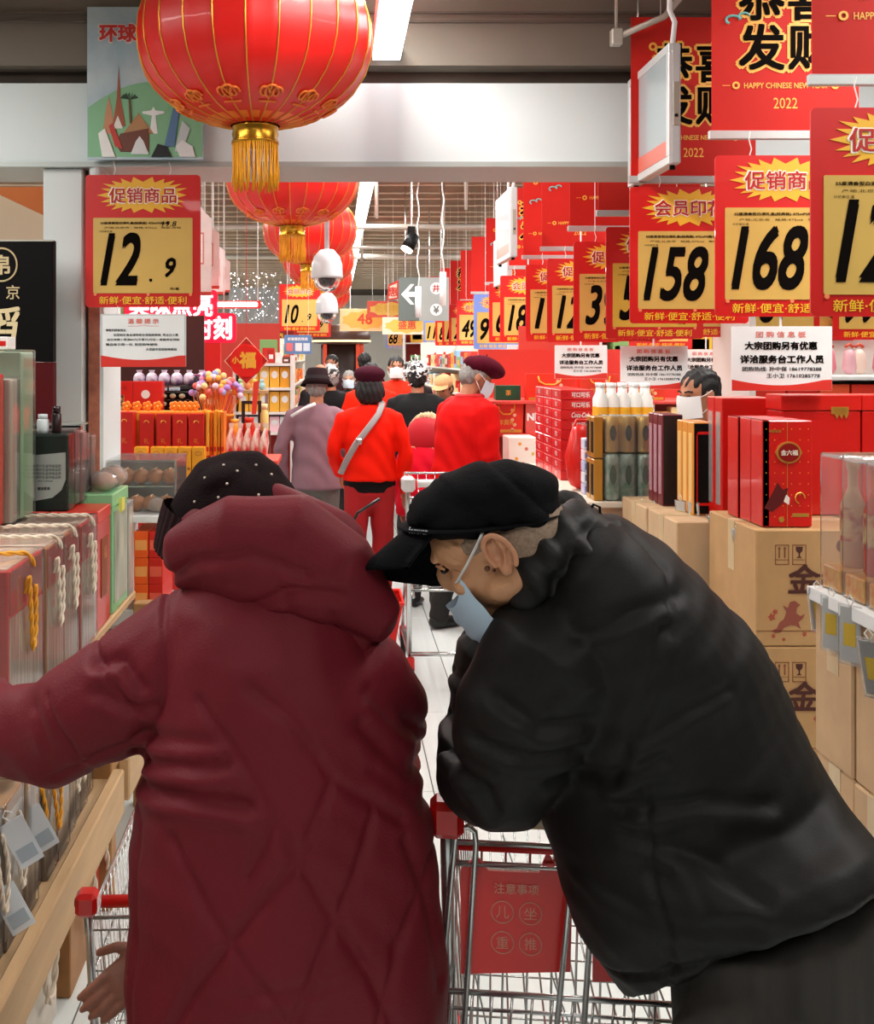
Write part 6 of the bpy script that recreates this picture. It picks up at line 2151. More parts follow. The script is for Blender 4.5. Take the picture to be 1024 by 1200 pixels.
    if hat:
        kind, col = hat[0], hat[1]
        mt = M(col, .9, noise=.15, nscale=40, bump=.3, bscale=120, spec=.1)
        b = MB()
        if kind == 'beret':
            tl = hat[2] if len(hat) > 2 else 0
            HE(b, (0, (.005 + tl) * k, .085 * k), (.112 * k, .122 * k, .062 * k))
            HE(b, (0, -.035 * k, .06 * k), (.095 * k, .085 * k, .06 * k))
            O('beret', remesh(b, .009, 4), mt, t)
            b = MB()
            b.tube([hf(Vector((0, .0, .14)) * k), hf(Vector((.004, -.0, .155)) * k)], .004 * k, 6)
            O('beret_tip', b.mesh('tip', True, [mt]), None, t)
        elif kind == 'bucket':
            prof = [(.125, .005), (.13, .0), (.092, .055), (.084, .11), (.07, .135), (.0, .142)]
            m = MB().lathe([(a * k, z * k) for a, z in prof], (0, -.01 * k, .01 * k), 24, cap=False)
            b.add([hf(Vector(v)) for v in m.v], m.f)
            O('bucket_hat', b.mesh('hat', True, [mt]), None, t)
            m = MB().lathe([(.097 * k, .05 * k), (.094 * k, .075 * k)], (0, -.01 * k, .01 * k), 24, cap=False)
            O('hat_band', MB().add([hf(Vector(v)) for v in m.v], m.f).mesh('band', True, [M('#1c1516', .8)]), None, t)
        elif kind == 'cap':
            HE(b, (0, -.015 * k, .055 * k), (.088 * k, .102 * k, .078 * k))
            O('cap_crown', remesh(b, .009, 3), mt, t)
            pv = []
            for q in range(9):
                an = PI * (.18 + .64 * q / 8)
                pv.append(hf(Vector((.085 * math.cos(an), .075 * math.sin(an), .055)) * k))
                pv.append(hf(Vector((.095 * math.cos(an), .16 * math.sin(an), .035)) * k))
            O('peak', MB().add(pv, [(2 * q, 2 * q + 2, 2 * q + 3, 2 * q + 1) for q in range(8)]).mesh('peak', True, [mt]), None, t)
        elif kind == 'knit':
            HE(b, (0, -.018 * k, .058 * k), (.092 * k, .108 * k, .088 * k))
            O('knit_cap', remesh(b, .009, 3, lambda co, no: co + no * (.006 * np.sin(co[:, 0] * 210) * np.sin(co[:, 2] * 190) * np.sin(co[:, 1] * 170))[:, None]),
              M(col, .85, noise=.5, nscale=30, col2=hat[2], contrast=.03), t)
            if len(hat) > 3:
                rr = random.Random(3)
                mw = MB()
                for q in range(60):
                    v = Vector((rr.gauss(0, 1), rr.gauss(0, 1), rr.gauss(0, 1) + .3)).normalized()
                    c0 = Vector((v.x * .09, v.y * .105 - .018, v.z * .088 + .058)) * k
                    c1 = c0 + Vector((v.x, v.y, v.z)) * .018 + Vector((rr.gauss(0, 1), rr.gauss(0, 1), rr.gauss(0, 1))) * .014
                    c2 = c1 + Vector((rr.gauss(0, 1), rr.gauss(0, 1), rr.gauss(0, 1))) * .014
                    mw.tube([hf(c0), hf(c1), hf(c2)], .0042, 4)
                tag(O('white_yarn_loops', mw.mesh('loops', True, [m_white]), None, t), kind='stuff')
    # eyes, brows and mask
    for sx in (-1, 1):
        m = MB().ell((sx * .031 * k, .083 * k, .004 * k), (.012 * k, .006 * k, .0055 * k), 10, 6)
        O('eye', MB().add([hf(Vector(v)) for v in m.v], m.f).mesh('eye', True, [m_eye]), None, t)
        m = MB().tube([Vector((sx * .014, .089, .024)) * k, Vector((sx * .034, .086, .03)) * k, Vector((sx * .052, .073, .024)) * k], .0035 * k, 6)
        O('eyebrow', MB().add([hf(Vector(v)) for v in m.v], m.f).mesh('brow', True, [m_hairg if hair == 'grey' else m_hair]), None, t)
    if mask:
        mm = {'blue': m_mask, 'white': m_maskw}[mask]
        vs, fs = [], []
        n, mrow = 11, 7
        for j in range(mrow):
            zz = -.100 + .103 * j / (mrow - 1)
            for i in range(n):
                an = (i / (n - 1) - .5) * 2.35
                u = j / (mrow - 1)
                r = .070 + .030 * math.cos(an) ** 2 * (1 - .3 * (2 * u - 1) ** 2) * (1.0)
                vs.append(hf(Vector((.072 * math.sin(an) * 1.02, .018 + r * math.cos(an) * (1.0 + .12 * math.exp(-(an / .35) ** 2)), zz + .012 * math.exp(-(an / .3) ** 2) * u + .0022 * math.sin(j * 3.14))) * k))
        for j in range(mrow - 1):
            for i in range(n - 1):
                fs.append((j * n + i, j * n + i + 1, (j + 1) * n + i + 1, (j + 1) * n + i))
        O('face_mask', MB().add(vs, fs).mesh('mask', True, [mm]), None, t)
        for sx in (-1, 1):
            for zz in (-.005, -.085):
                p0, p1 = Vector((sx * .066, .052, zz)) * k, Vector((sx * .084, -.012, -.0 + (.02 if zz > -.05 else -.03))) * k
                m = MB().tube([p0, (p0 + p1) / 2 + Vector((sx * .008, 0, 0)) * k, p1], .0018 * k, 5)
                O('ear_loop', MB().add([hf(Vector(v)) for v in m.v], m.f).mesh('loop', True, [m_maskw]), None, t)
    t['_k'] = k
    return t, up, hf, k


R_ = math.radians
# man in the mauve coat with a cane
t, up, hf, k = person('person in a dusty mauve coat and dark bucket hat walking away with a cane', 371, 168, 1.55, R_(-4), '#86666f', '#67625e', hat=('bucket', '#2b1d20'), hair='grey', bulk=1.0, hem=.80, nod=.15,
                      arms=[[(-.19, 0, 1.38), (-.27, -.06, 1.12), (-.26, .02, .88)], [(.19, 0, 1.38), (.25, -.02, 1.10), (.235, .10, .90)]])
MB().tube([up((-.18, -.13, 1.36)), up((-.08, -.150, 1.42)), up((0.0, -.12, 1.455))], .012, 6).build('shoulder_strap', m_white, t, True, world=False)
p = t.location
c = T('walking_cane', 'dark brown walking cane beside the person in the mauve coat', 'cane', (p.x + .225 * k, p.y + .14, 0))
MB().tube([(.03, .02, 0), (0, 0, .74)], .009, 8).build('shaft', M('#3a1d14', .5), c, True, world=False)
MB().tube([(0, 0, .74), (0, .0, .78), (0, -.03, .80), (0, -.07, .79)], .011, 8).build('crook', M('#2a1410', .4), c, True, world=False)
MB().tube([(.03, .02, 0), (.029, .019, .03)], .012, 8).build('rubber_tip', m_black, c, True, world=False)

# woman in the orange-red sweater
t, up, hf, k = person('person in orange red sweater and red trousers walking away with a grey bag strap', 433, 184, 1.575, R_(3), '#ee1c04', '#a80810', hat=('beret', '#3c0f1e', -.01), hair='long', bulk=.95, hem=.93, stride=.06,
                      arms=[[(-.185, 0, 1.38), (-.25, 0, 1.12), (-.20, .16, .96)], [(.185, 0, 1.38), (.245, -.02, 1.12), (.245, .02, .86)]], vox=.010)
b = MB().limb([(0, 0, .905 * k), (0, 0, .965 * k)], [(.182 * k, .124 * k), (.178 * k, .118 * k)], 20, up=(0, 1, 0))
b.build('black_shirt_hem', m_black, t, True, world=False)
st = [(-.20, -.02, .98), (-.17, -.115, 1.07), (-.10, -.145, 1.2), (-.02, -.145, 1.3), (.05, -.12, 1.39), (.08, -.07, 1.455), (.09, 0, 1.475)]
MB().tube([Vector(q) * k for q in st], [(.02, .005)] * 7, 8, up=(0, -1, 0)).build('grey_bag_strap', M('#9d9896', .5), t, True, world=False)
MB().box(-.095, -.06, -.165 * k, -.145 * k, 1.19 * k, 1.23 * k, bev=.004).build('strap_buckle', m_chrome, t, world=False)

# man in the red sweater, side view looking right
t, up, hf, k = person('person in a bright red sweater, wine red beret and blue mask, side view', 541, 194, 1.66, R_(-58), '#cc0604', '#17120f', hat=('beret', '#4a0a1c', .03), hair='grey', mask='blue', bulk=1.2, hem=.88, nod=.42, lean=.10,
                      arms=[[(-.19, 0, 1.38), (-.24, .02, 1.10), (-.17, .22, 1.05)], [(.19, 0, 1.38), (.235, .0, 1.10), (.20, .16, .92)]], collar='#b00d0c', vox=.010, stride=.1, turn=-.45)

# people farther back
person('person in an orange red jacket seen from behind, behind the wine red beret', 435, 128, 1.60, 0, '#e62408', '#1d1a1c', bulk=1.2, hem=.85, vox=.014)
person('person facing the camera with a white mask and short black hair in a red jacket', 464, 118, 1.66, PI, '#e83018', '#1a1718', mask='white', bulk=1.05, vox=.014)
person('person in a black coat with a black and white bobble knit hat seen from behind', 489, 150, 1.60, R_(-10), '#1a1a1b', '#151314', hat=('knit', '#121112', '#f0f0ee', 1), bulk=1.22, hem=.70, vox=.012)
person('person with black hair just behind the bobble knit hat', 481, 112, 1.60, R_(10), '#241a1c', '#1a1718', bulk=1.1, vox=.016)
person('person in a beige cap half hidden behind the bright red sweater', 522, 142, 1.50, R_(150), '#2c1d1c', '#1a1718', hat=('cap', '#d8a878'), bulk=1.0, vox=.014, nod=.3)
t, up, hf, k = person('child in a pink jacket with a beige fur trimmed hood beside the shopping cart', 498, 178, 1.28, R_(-25), '#c80a26', '#1a1718', hair='black', bulk=1.35, hem=.80, vox=.012, nod=.5, lean=.2)
b = MB()
b.tube([up((.14 * math.cos(q * PI / 9), -.06 + .07 * math.cos(q * PI / 9 * 2) * .3, 1.50 + .15 * math.sin(q * PI / 9))) for q in range(18)], .042, 10, closed=True)
O('fur_trim', remesh(b, .008, 1, lambda co, no: co + no * (.007 * np.sin(co[:, 0] * 300) * np.sin(co[:, 2] * 320))[:, None]), M('#c9a882', .9, noise=.4, nscale=60, bump=.6), t)
b = MB().ell(up((0, -.06, 1.49)), (.15, .08, .14), 16, 10)
b.build('hood', M('#b0081e', .7, bump=.2), t, True, world=False)
person('bald person seen from behind left of the mauve coat wearer', 376, 112, 1.58, R_(25), '#2b2628', '#1a1718', hair=None, bulk=1.05, vox=.016)
person('person with dark hair and white mask far behind the bucket hat', 389, 96, 1.68, R_(165), '#3a2024', '#1a1718', mask='white', bulk=1.0, vox=.018)
person('person in black with a mottled grey and white knit cap behind the bucket hat', 388, 119, 1.54, R_(20), '#141213', '#151314', hat=('knit', '#2a2828', '#cfcac4'), hair='grey', bulk=1.05, hem=.7, vox=.014)
person('grey haired person with a mask between the bucket hat and the beret', 409, 105, 1.50, R_(175), '#4a4648', '#1a1718', hair='grey', mask='blue', bulk=1.0, vox=.016)
person('person with short black hair directly before the kiosk', 433 - 6, 100, 1.70, R_(5), '#3a1414', '#1a1718', bulk=1.0, vox=.018)
# assistant behind the right hand counter
person('shop assistant with short black hair and a mask behind the right hand counter', 824, 262, 1.60, R_(112), '#1d1f26', '#141416', mask='white', bulk=1.0, vox=.010, nod=.15)

# ---------------------------------------------------------------- shopping carts
def cart(label, loc, rz, sc=1.0, plates=False, handle='#d4140c', group=None, wires=1.0, ends='#cf120b'):
    """supermarket cart; local origin on the floor under the handle, the basket runs along +y"""
    t = T('shopping_cart', label, 'shopping cart', loc, group, rz)
    t.scale = (sc,) * 3
    H = .93
    w = .26
    L = .82
    def part(name, b, m, smooth=True):
        return b.build(name, m, t, smooth, world=False)
    part('handle_bar', MB().tube([(-w + .04, 0, H), (w - .04, 0, H)], .017, 12), M(handle, .35, coat=.4))
    for sx in (-1, 1):
        b = MB().box(sx * w - .03, sx * w + .03, -.028, .035, H - .035, H + .03, bev=.012)
        e = part('handle_end', b, M(ends, .35, coat=.4), False)
        MB().tube([(sx * (w + .031), 0, H), (sx * (w + .033), 0, H)], .012, 14).build('screw_cap', M('#4b3a38', .4), e, True, world=False)
    # basket rim and wires
    zt, zb = H - .07, H - .48
    def pt(u, v, z):
        """u across -1..1, v along 0..1, z height; basket tapers to the front and to the floor"""
        q = (zt - z) / (zt - zb)
        ww = w * (1 - .16 * v) * (1 - .10 * q)
        return Vector((u * ww, .05 + v * L - .08 * q * (1 if v < .5 else 1) * (v - .0) * 1.2 + .05 * q * (1 - v), z + .02 * v))
    rim = [pt(-1, 0, zt), pt(-1, 1, zt), pt(1, 1, zt), pt(1, 0, zt)]
    part('basket_rim', MB().tube(rim, .0065, 8, closed=True), m_chrome)
    part('basket_rim', MB().tube([p - Vector((0, 0, .035)) for p in rim], .004, 6, closed=True), m_chrome)
    part('basket_foot_rim', MB().tube([pt(-1, 0, zb), pt(-1, 1, zb), pt(1, 1, zb), pt(1, 0, zb)], .006, 8, closed=True), m_chrome)
    for z in (() if plates else (zt - .16, zt - .28)):
        part('basket_rim', MB().tube([pt(-1, 0, z), pt(-1, 1, z), pt(1, 1, z), pt(1, 0, z)], .0028, 6, closed=True), m_chrome)
    n = int((10 if plates else 22) * wires)
    for i in range(n):
        v = (i + .5) / n
        b = MB().tube([pt(-1, v, zt), pt(-1, v, zb), pt(1, v, zb), pt(1, v, zt)], .0024, 5)
        part('basket_wire', b, m_chrome)
    n = int(13 * wires)
    for i in range(n):
        u = -1 + 2 * (i + .5) / n
        part('basket_wire', MB().tube(([] if plates else [pt(u, 0, zt)]) + [pt(u, 0, zb), pt(u, 1, zb), pt(u, 1, zt)], .0024, 5), m_chrome)
    if plates:
        # slanted child seat gate with two red plates behind hoops
        y0 = .03
        for (x0, x1, nm) in ((-.235, -.035, 'left'), (.0, .225, 'right')):
            b = MB().prism([(x0, zt - .235), (x0 - .0, zt - .045), (x0 + .03, zt - .02), (x0 + .05, zt - .045), (x1 - .06, zt - .045), (x1 - .045, zt - .005), (x1 - .02, zt - .045), (x1, zt - .045), (x1 - .004, zt - .22)], y0 + .012, y0 + .018)
            pr = b.build('red_plate', M('#e0120a', .35, coat=.3), t, world=False)
            g = M('#e8a08a', .5)
            if nm == 'left':
                text('注意事项', g, t, (x0 + .10, y0 + .0105, zt - .075), w=.08, name='lettering', bold=.01)
                for a in (0, 1):
                    for c_ in (0, 1):
                        MB().tube([(x0 + .075 + a * .05 + .02 * math.cos(q * PI / 10), y0 + .011, zt - .118 - c_ * .055 + .02 * math.sin(q * PI / 10)) for q in range(20)], .0012, 5, closed=True).build('warning_ring', g, t, True, world=False)
                        text(['儿', '重', '坐', '推'][a * 2 + c_], g, t, (x0 + .075 + a * .05, y0 + .0105, zt - .118 - c_ * .055), h=.022, name='symbol')
            else:
                text('请勿让儿童站在购物车内以免跌落', g, t, (x0 + .115, y0 + .0105, zt - .10), w=.17, name='lettering')
                text('请看管好自己的贵重物品', g, t, (x0 + .115, y0 + .0105, zt - .15), w=.165, name='lettering')
        part('rear_rail', MB().tube([(-w, y0, zt + .01), (w, y0, zt + .01)], .0055, 8), m_chrome)
        part('rear_rail_sleeve', MB().tube([(-w + .02, y0 + .006, zt + .0), (w - .02, y0 + .006, zt + .0)], .008, 8), M('#cf120b', .35))
        part('rear_rail', MB().tube([(-w, y0, zt - .03), (w, y0, zt - .03)], .0035, 8), m_chrome)
        part('rear_rail', MB().tube([(-w, y0, zt - .26), (w, y0, zt - .26)], .0055, 8), m_chrome)
        part('rear_rail', MB().tube([(-w, y0, zt - .29), (w, y0, zt - .29)], .0035, 8), m_chrome)
        for cx in (-.23, -.02, .20):
            hoop = [(cx - .055, y0 - .01, zb), (cx - .015, y0 - .012, zt + .02), (cx - .008, y0 - .012, zt + .04), (cx + .008, y0 - .012, zt + .045), (cx + .02, y0 - .012, zt + .035), (cx + .022, y0 - .012, zt + .015), (cx - .005, y0 - .01, zb)]
            part('gate_hoop', MB().tube(hoop, .0055, 10), m_chrome)
        for q in range(12):
            x = -w + .02 + q * (2 * w - .04) / 11
            part('gate_wire', MB().tube([(x, y0 + .025, zt), (x - .01, y0 + .03, zb)], .0024, 5), m_chrome)
        for q in range(15):
            x = -w + .01 + q * (2 * w - .02) / 14
            part('gate_wire', MB().tube([(x, y0 - .002, zt - .26), (x - .012, y0 - .002, zb)], .0026, 5), m_chrome)
    # frame and wheels
    for sx in (-1, 1):
        part('frame_tube', MB().tube([(sx * w, 0, H), (sx * w, .03, H - .1), (sx * (w - .01), .10, .42), (sx * (w - .015), .14, .16), (sx * (w - .02), .70, .14)], .012, 10), m_chrome)
        part('frame_tube', MB().tube([(sx * (w - .03), .10, .42), (sx * (w - .045), .70, .46)], .008, 8), m_chrome)
        part('frame_tube', MB().tube([(sx * (w - .02), .70, .14), (sx * (w - .05), .76, .48)], .010, 8), m_chrome)
        for yy in (.12, .68):
            c = part('caster_fork', MB().box(sx * (w - .02) - .016, sx * (w - .02) + .016, yy - .02, yy + .02, .09, .15, bev=.005), M('#cf120b', .4), False)
            MB().tube([(sx * (w - .02) - .012, yy, .056), (sx * (w - .02) + .012, yy, .056)], .055, 20).build('wheel', M('#242220', .6), c, False, world=False)
            MB().tube([(sx * (w - .02) - .014, yy, .056), (sx * (w - .02) + .014, yy, .056)], .025, 14).build('hub', m_chrome, c, False, world=False)
    part('cross_tube', MB().tube([(-w + .02, .14, .16), (w - .02, .14, .16)], .010, 8), m_chrome)
    return t


hp = W(600, 972, 715)
c1 = cart('shopping cart with red warning plates under the arms of the person in the black jacket', (pct(505, 715) + .275, hp.y + .02, 0), R_(-6), .945, True, '#b8a184')
c2 = cart('small shopping cart whose red handle end shows left of the burgundy coat', (pct(95, 625) + .19, F / 625, 0), R_(3), .68, False, '#d4140c', wires=.8)
c3 = cart('silver shopping cart beside the person in the bright red sweater', (.64, 5.12, 0), R_(0), 1.12, False, '#e6e4e2', wires=.8, ends='#d9dad8')

# red hand basket on the floor
bx, by = .14, 5.72
t = T('shopping_basket', 'red plastic basket trolley with a dark handle beside the red trousers', 'basket', (bx, by, 0))
def bq(u, v, z):
    q = 1 - .16 * (1 - (z - .06) / .30)
    return Vector((u * .20 * q, v * .15 * q, z))
b = MB()
vs, fs = [], []
for z in (.06, .20, .34, .36):
    for (u, v) in ((-1, -1), (1, -1), (1, 1), (-1, 1)):
        f_ = 1.06 if z >= .34 else 1
        vs.append(bq(u * f_, v * f_, z))
for i in range(3):
    for k in range(4):
        k2 = (k + 1) % 4
        fs.append((i * 4 + k, i * 4 + k2, i * 4 + 4 + k2, i * 4 + 4 + k))
fs.append((3, 2, 1, 0))
MB().add(vs, fs).build('tub', M('#d8140c', .4), t, world=False)
MB().tube([bq(u * 1.07, v * 1.07, .36) for (u, v) in ((-1, -1), (1, -1), (1, 1), (-1, 1))], .012, 8, closed=True).build('rim', M('#e2281c', .4), t, True, world=False)
MB().tube([(-.17, .1, .36), (-.12, .1, .60), (-.02, .08, .80), (.10, .06, .88)], .009, 8).build('pull_handle', M('#1c1414', .4), t, True, world=False)
for sx in (-1, 1):
    for sy in (-1, 1):
        MB().tube([(sx * .13 - .01, sy * .09, .03), (sx * .13 + .01, sy * .09, .03)], .03, 12).build('wheel', m_black, t, False, world=False)
for q in range(5):
    MB().box(-.12 + q * .06 - .012, -.12 + q * .06 + .012, -.139, -.131, .10, .125).build('vent', M('#8c0c08', .5), t, world=False)

# ---------------------------------------------------------------- foreground: the two shoppers
def seg_groove(co, no, lines, s, depth, width, ref=None):
    """press stitched seams (image-plane polylines given in metres x, z) into the surface"""
    d = np.zeros(len(co))
    for ln in lines:
        P = [((px - 393) / s, EYE - (py - 418) / s) for px, py in ln]
        for (a, b) in zip(P[:-1], P[1:]):
            ax, az = a
            bx_, bz = b
            vx, vz = bx_ - ax, bz - az
            L2 = vx * vx + vz * vz
            t_ = np.clip(((co[:, 0] - ax) * vx + (co[:, 2] - az) * vz) / L2, 0, 1)
            dist = np.hypot(co[:, 0] - ax - t_ * vx, co[:, 2] - az - t_ * vz)
            d = np.maximum(d, np.exp(-(dist / width) ** 2))
    return -depth * d


def hring(y, Lp, Rp, s, dep, tilt=0.0, yo=0.0):
    """ring lying level (tilt raises its right side), spanning two pixel columns"""
    c = W((Lp + Rp) / 2, y, s)
    c.y += yo
    a = (Rp - Lp) / 2 / s
    return (c, (a * math.cos(tilt), 0, a * math.sin(tilt)), (0, dep, 0))


# --- person in the burgundy coat
wm = T('person', 'person in a long quilted burgundy hooded coat and dark studded hat seen from behind', 'person', (pct(330, 700), F / 700, 0))
wl = wm.location
S1 = 705
b = MB()
b.rings([hring(1395, 175, 520, S1, .20), hring(1385, 160, 530, S1, .215), hring(1300, 156, 532, S1, .22), hring(1200, 150, 527, S1, .215), hring(1080, 150, 522, S1, .205), hring(1000, 154, 508, S1, .195),
         hring(930, 158, 497, S1, .185), hring(870, 170, 484, S1, .18), hring(810, 184, 464, S1, .175), hring(755, 192, 440, S1, .155), hring(710, 202, 420, S1, .125), hring(675, 225, 400, S1, .09), hring(655, 260, 370, S1, .06)], 36)
# left sleeve reaching to the counter
b.limb([W(228, 752, S1), W(180, 790, S1) + Vector((0, .02, 0)), W(110, 842, S1) + Vector((0, .05, 0)), W(40, 880, S1) + Vector((0, .09, 0)), W(-30, 888, S1) + Vector((0, .14, 0)), W(-70, 880, S1) + Vector((0, .2, 0))],
       [(.10, .085), (.105, .10), (.098, .100), (.09, .088), (.078, .078), (.070, .07)], 22)
# right upper arm, hanging forward
b.limb([W(425, 780, S1), W(446, 850, S1) + Vector((0, .08, 0)), W(455, 930, S1) + Vector((0, .22, 0)), W(310, 1080, S1) + Vector((0, .32, 0)), W(205, 1150, S1) + Vector((0, .28, 0))], [.075, .082, .075, .062, .05], 18)
quilt = [
    [(300, 770), (345, 800), (392, 870), (440, 905), (468, 930)], [(392, 870), (352, 950), (300, 1010)], [(330, 905), (380, 990), (430, 1070), (470, 1170), (480, 1240)],
    [(440, 905), (410, 985), (380, 1040), (350, 1110), (330, 1200)], [(215, 940), (260, 1010), (330, 1090), (372, 1180), (385, 1260)], [(470, 950), (500, 1040), (512, 1120)],
    [(250, 1130), (290, 1190), (320, 1260)], [(300, 1010), (240, 1090), (200, 1170)], [(500, 985), (460, 1060), (440, 1120), (425, 1200)], [(245, 790), (300, 860), (330, 905), (300, 965)],
]
seams_w = [[(193, 690), (202, 740), (200, 800), (182, 850), (163, 900)], [(150, 905), (172, 945), (168, 1100), (160, 1250)]]
arml = [[(110, 757), (150, 800), (185, 850)], [(188, 842), (120, 880), (60, 915)], [(60, 815), (90, 870), (110, 930)]]
folds = [([(165, 880), (220, 862), (275, 852)], .012), ([(160, 905), (230, 890), (300, 893)], .014), ([(170, 850), (215, 838), (262, 830)], .008), ([(430, 790), (470, 840), (495, 865)], .010), ([(420, 820), (455, 860), (490, 900)], .009),
         ([(440, 870), (475, 905), (498, 940)], .008), ([(300, 1085), (380, 1068), (455, 1052)], .005), ([(115, 770), (150, 762), (175, 790)], .012), ([(125, 800), (160, 815), (190, 812)], .009), ([(40, 830), (60, 870), (55, 930)], .006)]


def wcoat(co, no):
    wls = Vector(wl)
    X = co
    back = (no[:, 1] < .35)
    d = seg_groove(X, no, quilt, S1, .0085, .0085) * back
    d += seg_groove(X, no, seams_w + arml, S1, .006, .006)
    for ln, dp in folds:
        d += seg_groove(X, no, [ln], S1, dp, .012) * back
        d += -seg_groove(X, no, [[(a, q + 13) for a, q in ln]], S1, dp * .6, .014) * back
    n1 = np.sin(X[:, 0] * 21 + X[:, 2] * 13) * np.sin(X[:, 2] * 17 - X[:, 0] * 9 + 1)
    n2 = np.sin(X[:, 0] * 60 + 8 * np.sin(X[:, 2] * 7)) * np.sin(X[:, 2] * 47 + 5 * np.sin(X[:, 0] * 9))
    d += .006 * n1 + .0018 * n2
    out = X + no * d[:, None]
    return out


m_coat = M('#6e1824', .62, noise=.10, nscale=5, bump=.25, bscale=260, spec=.25)


def tolocal(me, loc):
    me.transform(Matrix.Translation(-Vector(loc)))
    return me


O('coat', tolocal(remesh(b, .0065, 5, wcoat), wl), m_coat, wm)
# hood lying over the back of the neck
b = MB()
b.limb([W(226, 656, 712), W(268, 650, 714), W(325, 662, 716), W(385, 700, 718), W(425, 728, 720)], [(.050, .08), (.080, .13), (.094, .155), (.084, .14), (.050, .095)], 26)
b.limb([W(235, 640, 680) + Vector((0, .05, 0)), W(320, 618, 680) + Vector((0, .06, 0)), W(395, 652, 690) + Vector((0, .05, 0))], [(.045, .08), (.055, .10), (.05, .09)], 22)
hf_ = [([(200, 672), (240, 640), (300, 628), (360, 650)], .007), ([(300, 690), (350, 668), (400, 675)], .006), ([(262, 715), (330, 700), (400, 722), (440, 745)], .006), ([(345, 610), (330, 650), (345, 700)], .004), ([(400, 640), (385, 690), (395, 730)], .004)]


def whood(co, no):
    d = 0
    for ln, dp in hf_:
        d = d + seg_groove(co, no, [ln], 695, dp * 1.3, .010)
        d = d - seg_groove(co, no, [[(a, q + 14) for a, q in ln]], 695, dp * .5, .014)
    d = d + .004 * np.sin(co[:, 0] * 24 + co[:, 2] * 19)
    return co + no * d[:, None]


O('hood', tolocal(remesh(b, .006, 5, whood), wl), m_coat, wm)
# head and neck inside the hat (body skin), hands
b = MB()
hc = W(272, 634, 655)
Rw = Matrix.Rotation(R_(28), 3, 'Y') @ Matrix.Rotation(R_(60), 3, 'Z')


def hfw(v):
    v = Rw @ rotx(Vector(v), (0, 0, -.06), .55)
    return v + hc


head_shapes(b, hc, .86, hfw)
b.limb([hc + Vector((-.01, -.02, -.06)), W(310, 690, 690)], [.055, .06], 14)
b.rings([hring(1300, 260, 440, S1, .12), hring(1000, 240, 430, S1, .13), hring(800, 240, 410, S1, .12), hring(700, 280, 380, S1, .06)], 20)
for (lx, ly) in ((270, 0), (410, .06)):
    b.limb([W(lx, 1250, S1) + Vector((0, ly, 0)), W(lx - 4, 1350, S1) + Vector((0, ly + .02, 0)), Vector((pct(lx - 4, S1), wl.y + ly, .09))], [.08, .06, .042], 14)
O('body', tolocal(remesh(b, .008, 4), wl), m_skin, wm)
for (lx, ly) in ((270, 0), (410, .06)):
    b = MB().limb([W(lx, 1290, S1) + Vector((0, ly, 0)), Vector((pct(lx - 4, S1), wl.y + ly + .02, .40)), Vector((pct(lx - 4, S1), wl.y + ly, .085))], [.095, .08, .066], 18)
    O('trouser_leg', tolocal(remesh(b, .01, 3), wl), M('#1b1718', .8), wm)
    b = MB()
    f0 = Vector((pct(lx - 4, S1), wl.y + ly, .055))
    b.limb([f0 + Vector((0, -.04, 0)), f0 + Vector((-.02, .06, -.004)), f0 + Vector((-.04, .16, -.012))], [(.045, .05), (.048, .042), (.042, .032)], 14, up=(0, 0, 1))
    O('shoe', tolocal(remesh(b, .008, 3, lambda co, no: np.column_stack([co[:, 0], co[:, 1], np.maximum(co[:, 2], .001)])), wl), m_shoe, wm)
m_skinh = M('#9a6552', .5, noise=.2, nscale=30, bump=.12, bscale=220)
b = MB()
hand_shapes(b, W(158, 1188, 690) + Vector((0, .18, 0)), (-.75, -.35, -.55), (-.3, .3, .8), 1.05, .55)
b.limb([W(158, 1188, 690) + Vector((0, .18, 0)), W(200, 1150, 690) + Vector((0, .22, 0))], [.028, .034], 12)
O('hand', tolocal(remesh(b, .0035, 2), wl), m_skinh, wm)
b = MB()
hw = W(-70, 880, S1) + Vector((-.035, .25, 0))
hand_shapes(b, hw, (-.55, .8, -.1), (.4, .3, .8), 1.0, .35)
O('hand', tolocal(remesh(b, .0035, 2), wl), m_skinh, wm)
# hat: soft velvety crown leaning left with a ribbed brim band and tiny studs
b = MB()
m_hat = M('#1a0a0d', .8, noise=.4, nscale=60, bump=.5, bscale=300, spec=.1)
b.limb([W(226, 628, 655), W(242, 610, 655), W(262, 594, 655), W(290, 582, 655)], [(.056, .08), (.068, .09), (.086, .105), (.078, .10)], 26)
b.ell(W(292, 590, 655), (.092, .115, .075), 26, 16, rot=Matrix.Rotation(R_(14), 3, 'Y'))
b.ell(W(266, 560, 655), (.062, .09, .034), 22, 12, rot=Matrix.Rotation(R_(-14), 3, 'Y'))
O('hat_crown', tolocal(remesh(b, .006, 5), wl), m_hat, wm)
vs, fs = [], []
axis = (W(230, 600, 655) - W(203, 650, 655)).normalized()
u = axis.cross(Vector((0, 1, 0))).normalized()
v = axis.cross(u).normalized()
band = MB()
c0, c1_ = W(214, 654, 655), W(232, 606, 655)
nseg = 150
for j in range(8):
    f_ = j / 7
    c = c0.lerp(c1_, f_)
    for i in range(nseg):
        an = 2 * PI * i / nseg
        r = 1 + .020 * math.cos(i * 2 * PI / 5) + .03 * math.sin(PI * f_)
        vs.append(c + u * math.cos(an) * (.056 + .012 * f_) * r + v * math.sin(an) * .09 * r)
for j in range(7):
    for i in range(nseg):
        i2 = (i + 1) % nseg
        fs.append((j * nseg + i, j * nseg + i2, (j + 1) * nseg + i2, (j + 1) * nseg + i))
band.add(vs, fs)
band.build('ribbed_band', M('#2b191b', .85, bump=.3, bscale=200, spec=.1), wm, True)
rnd = random.Random(4)
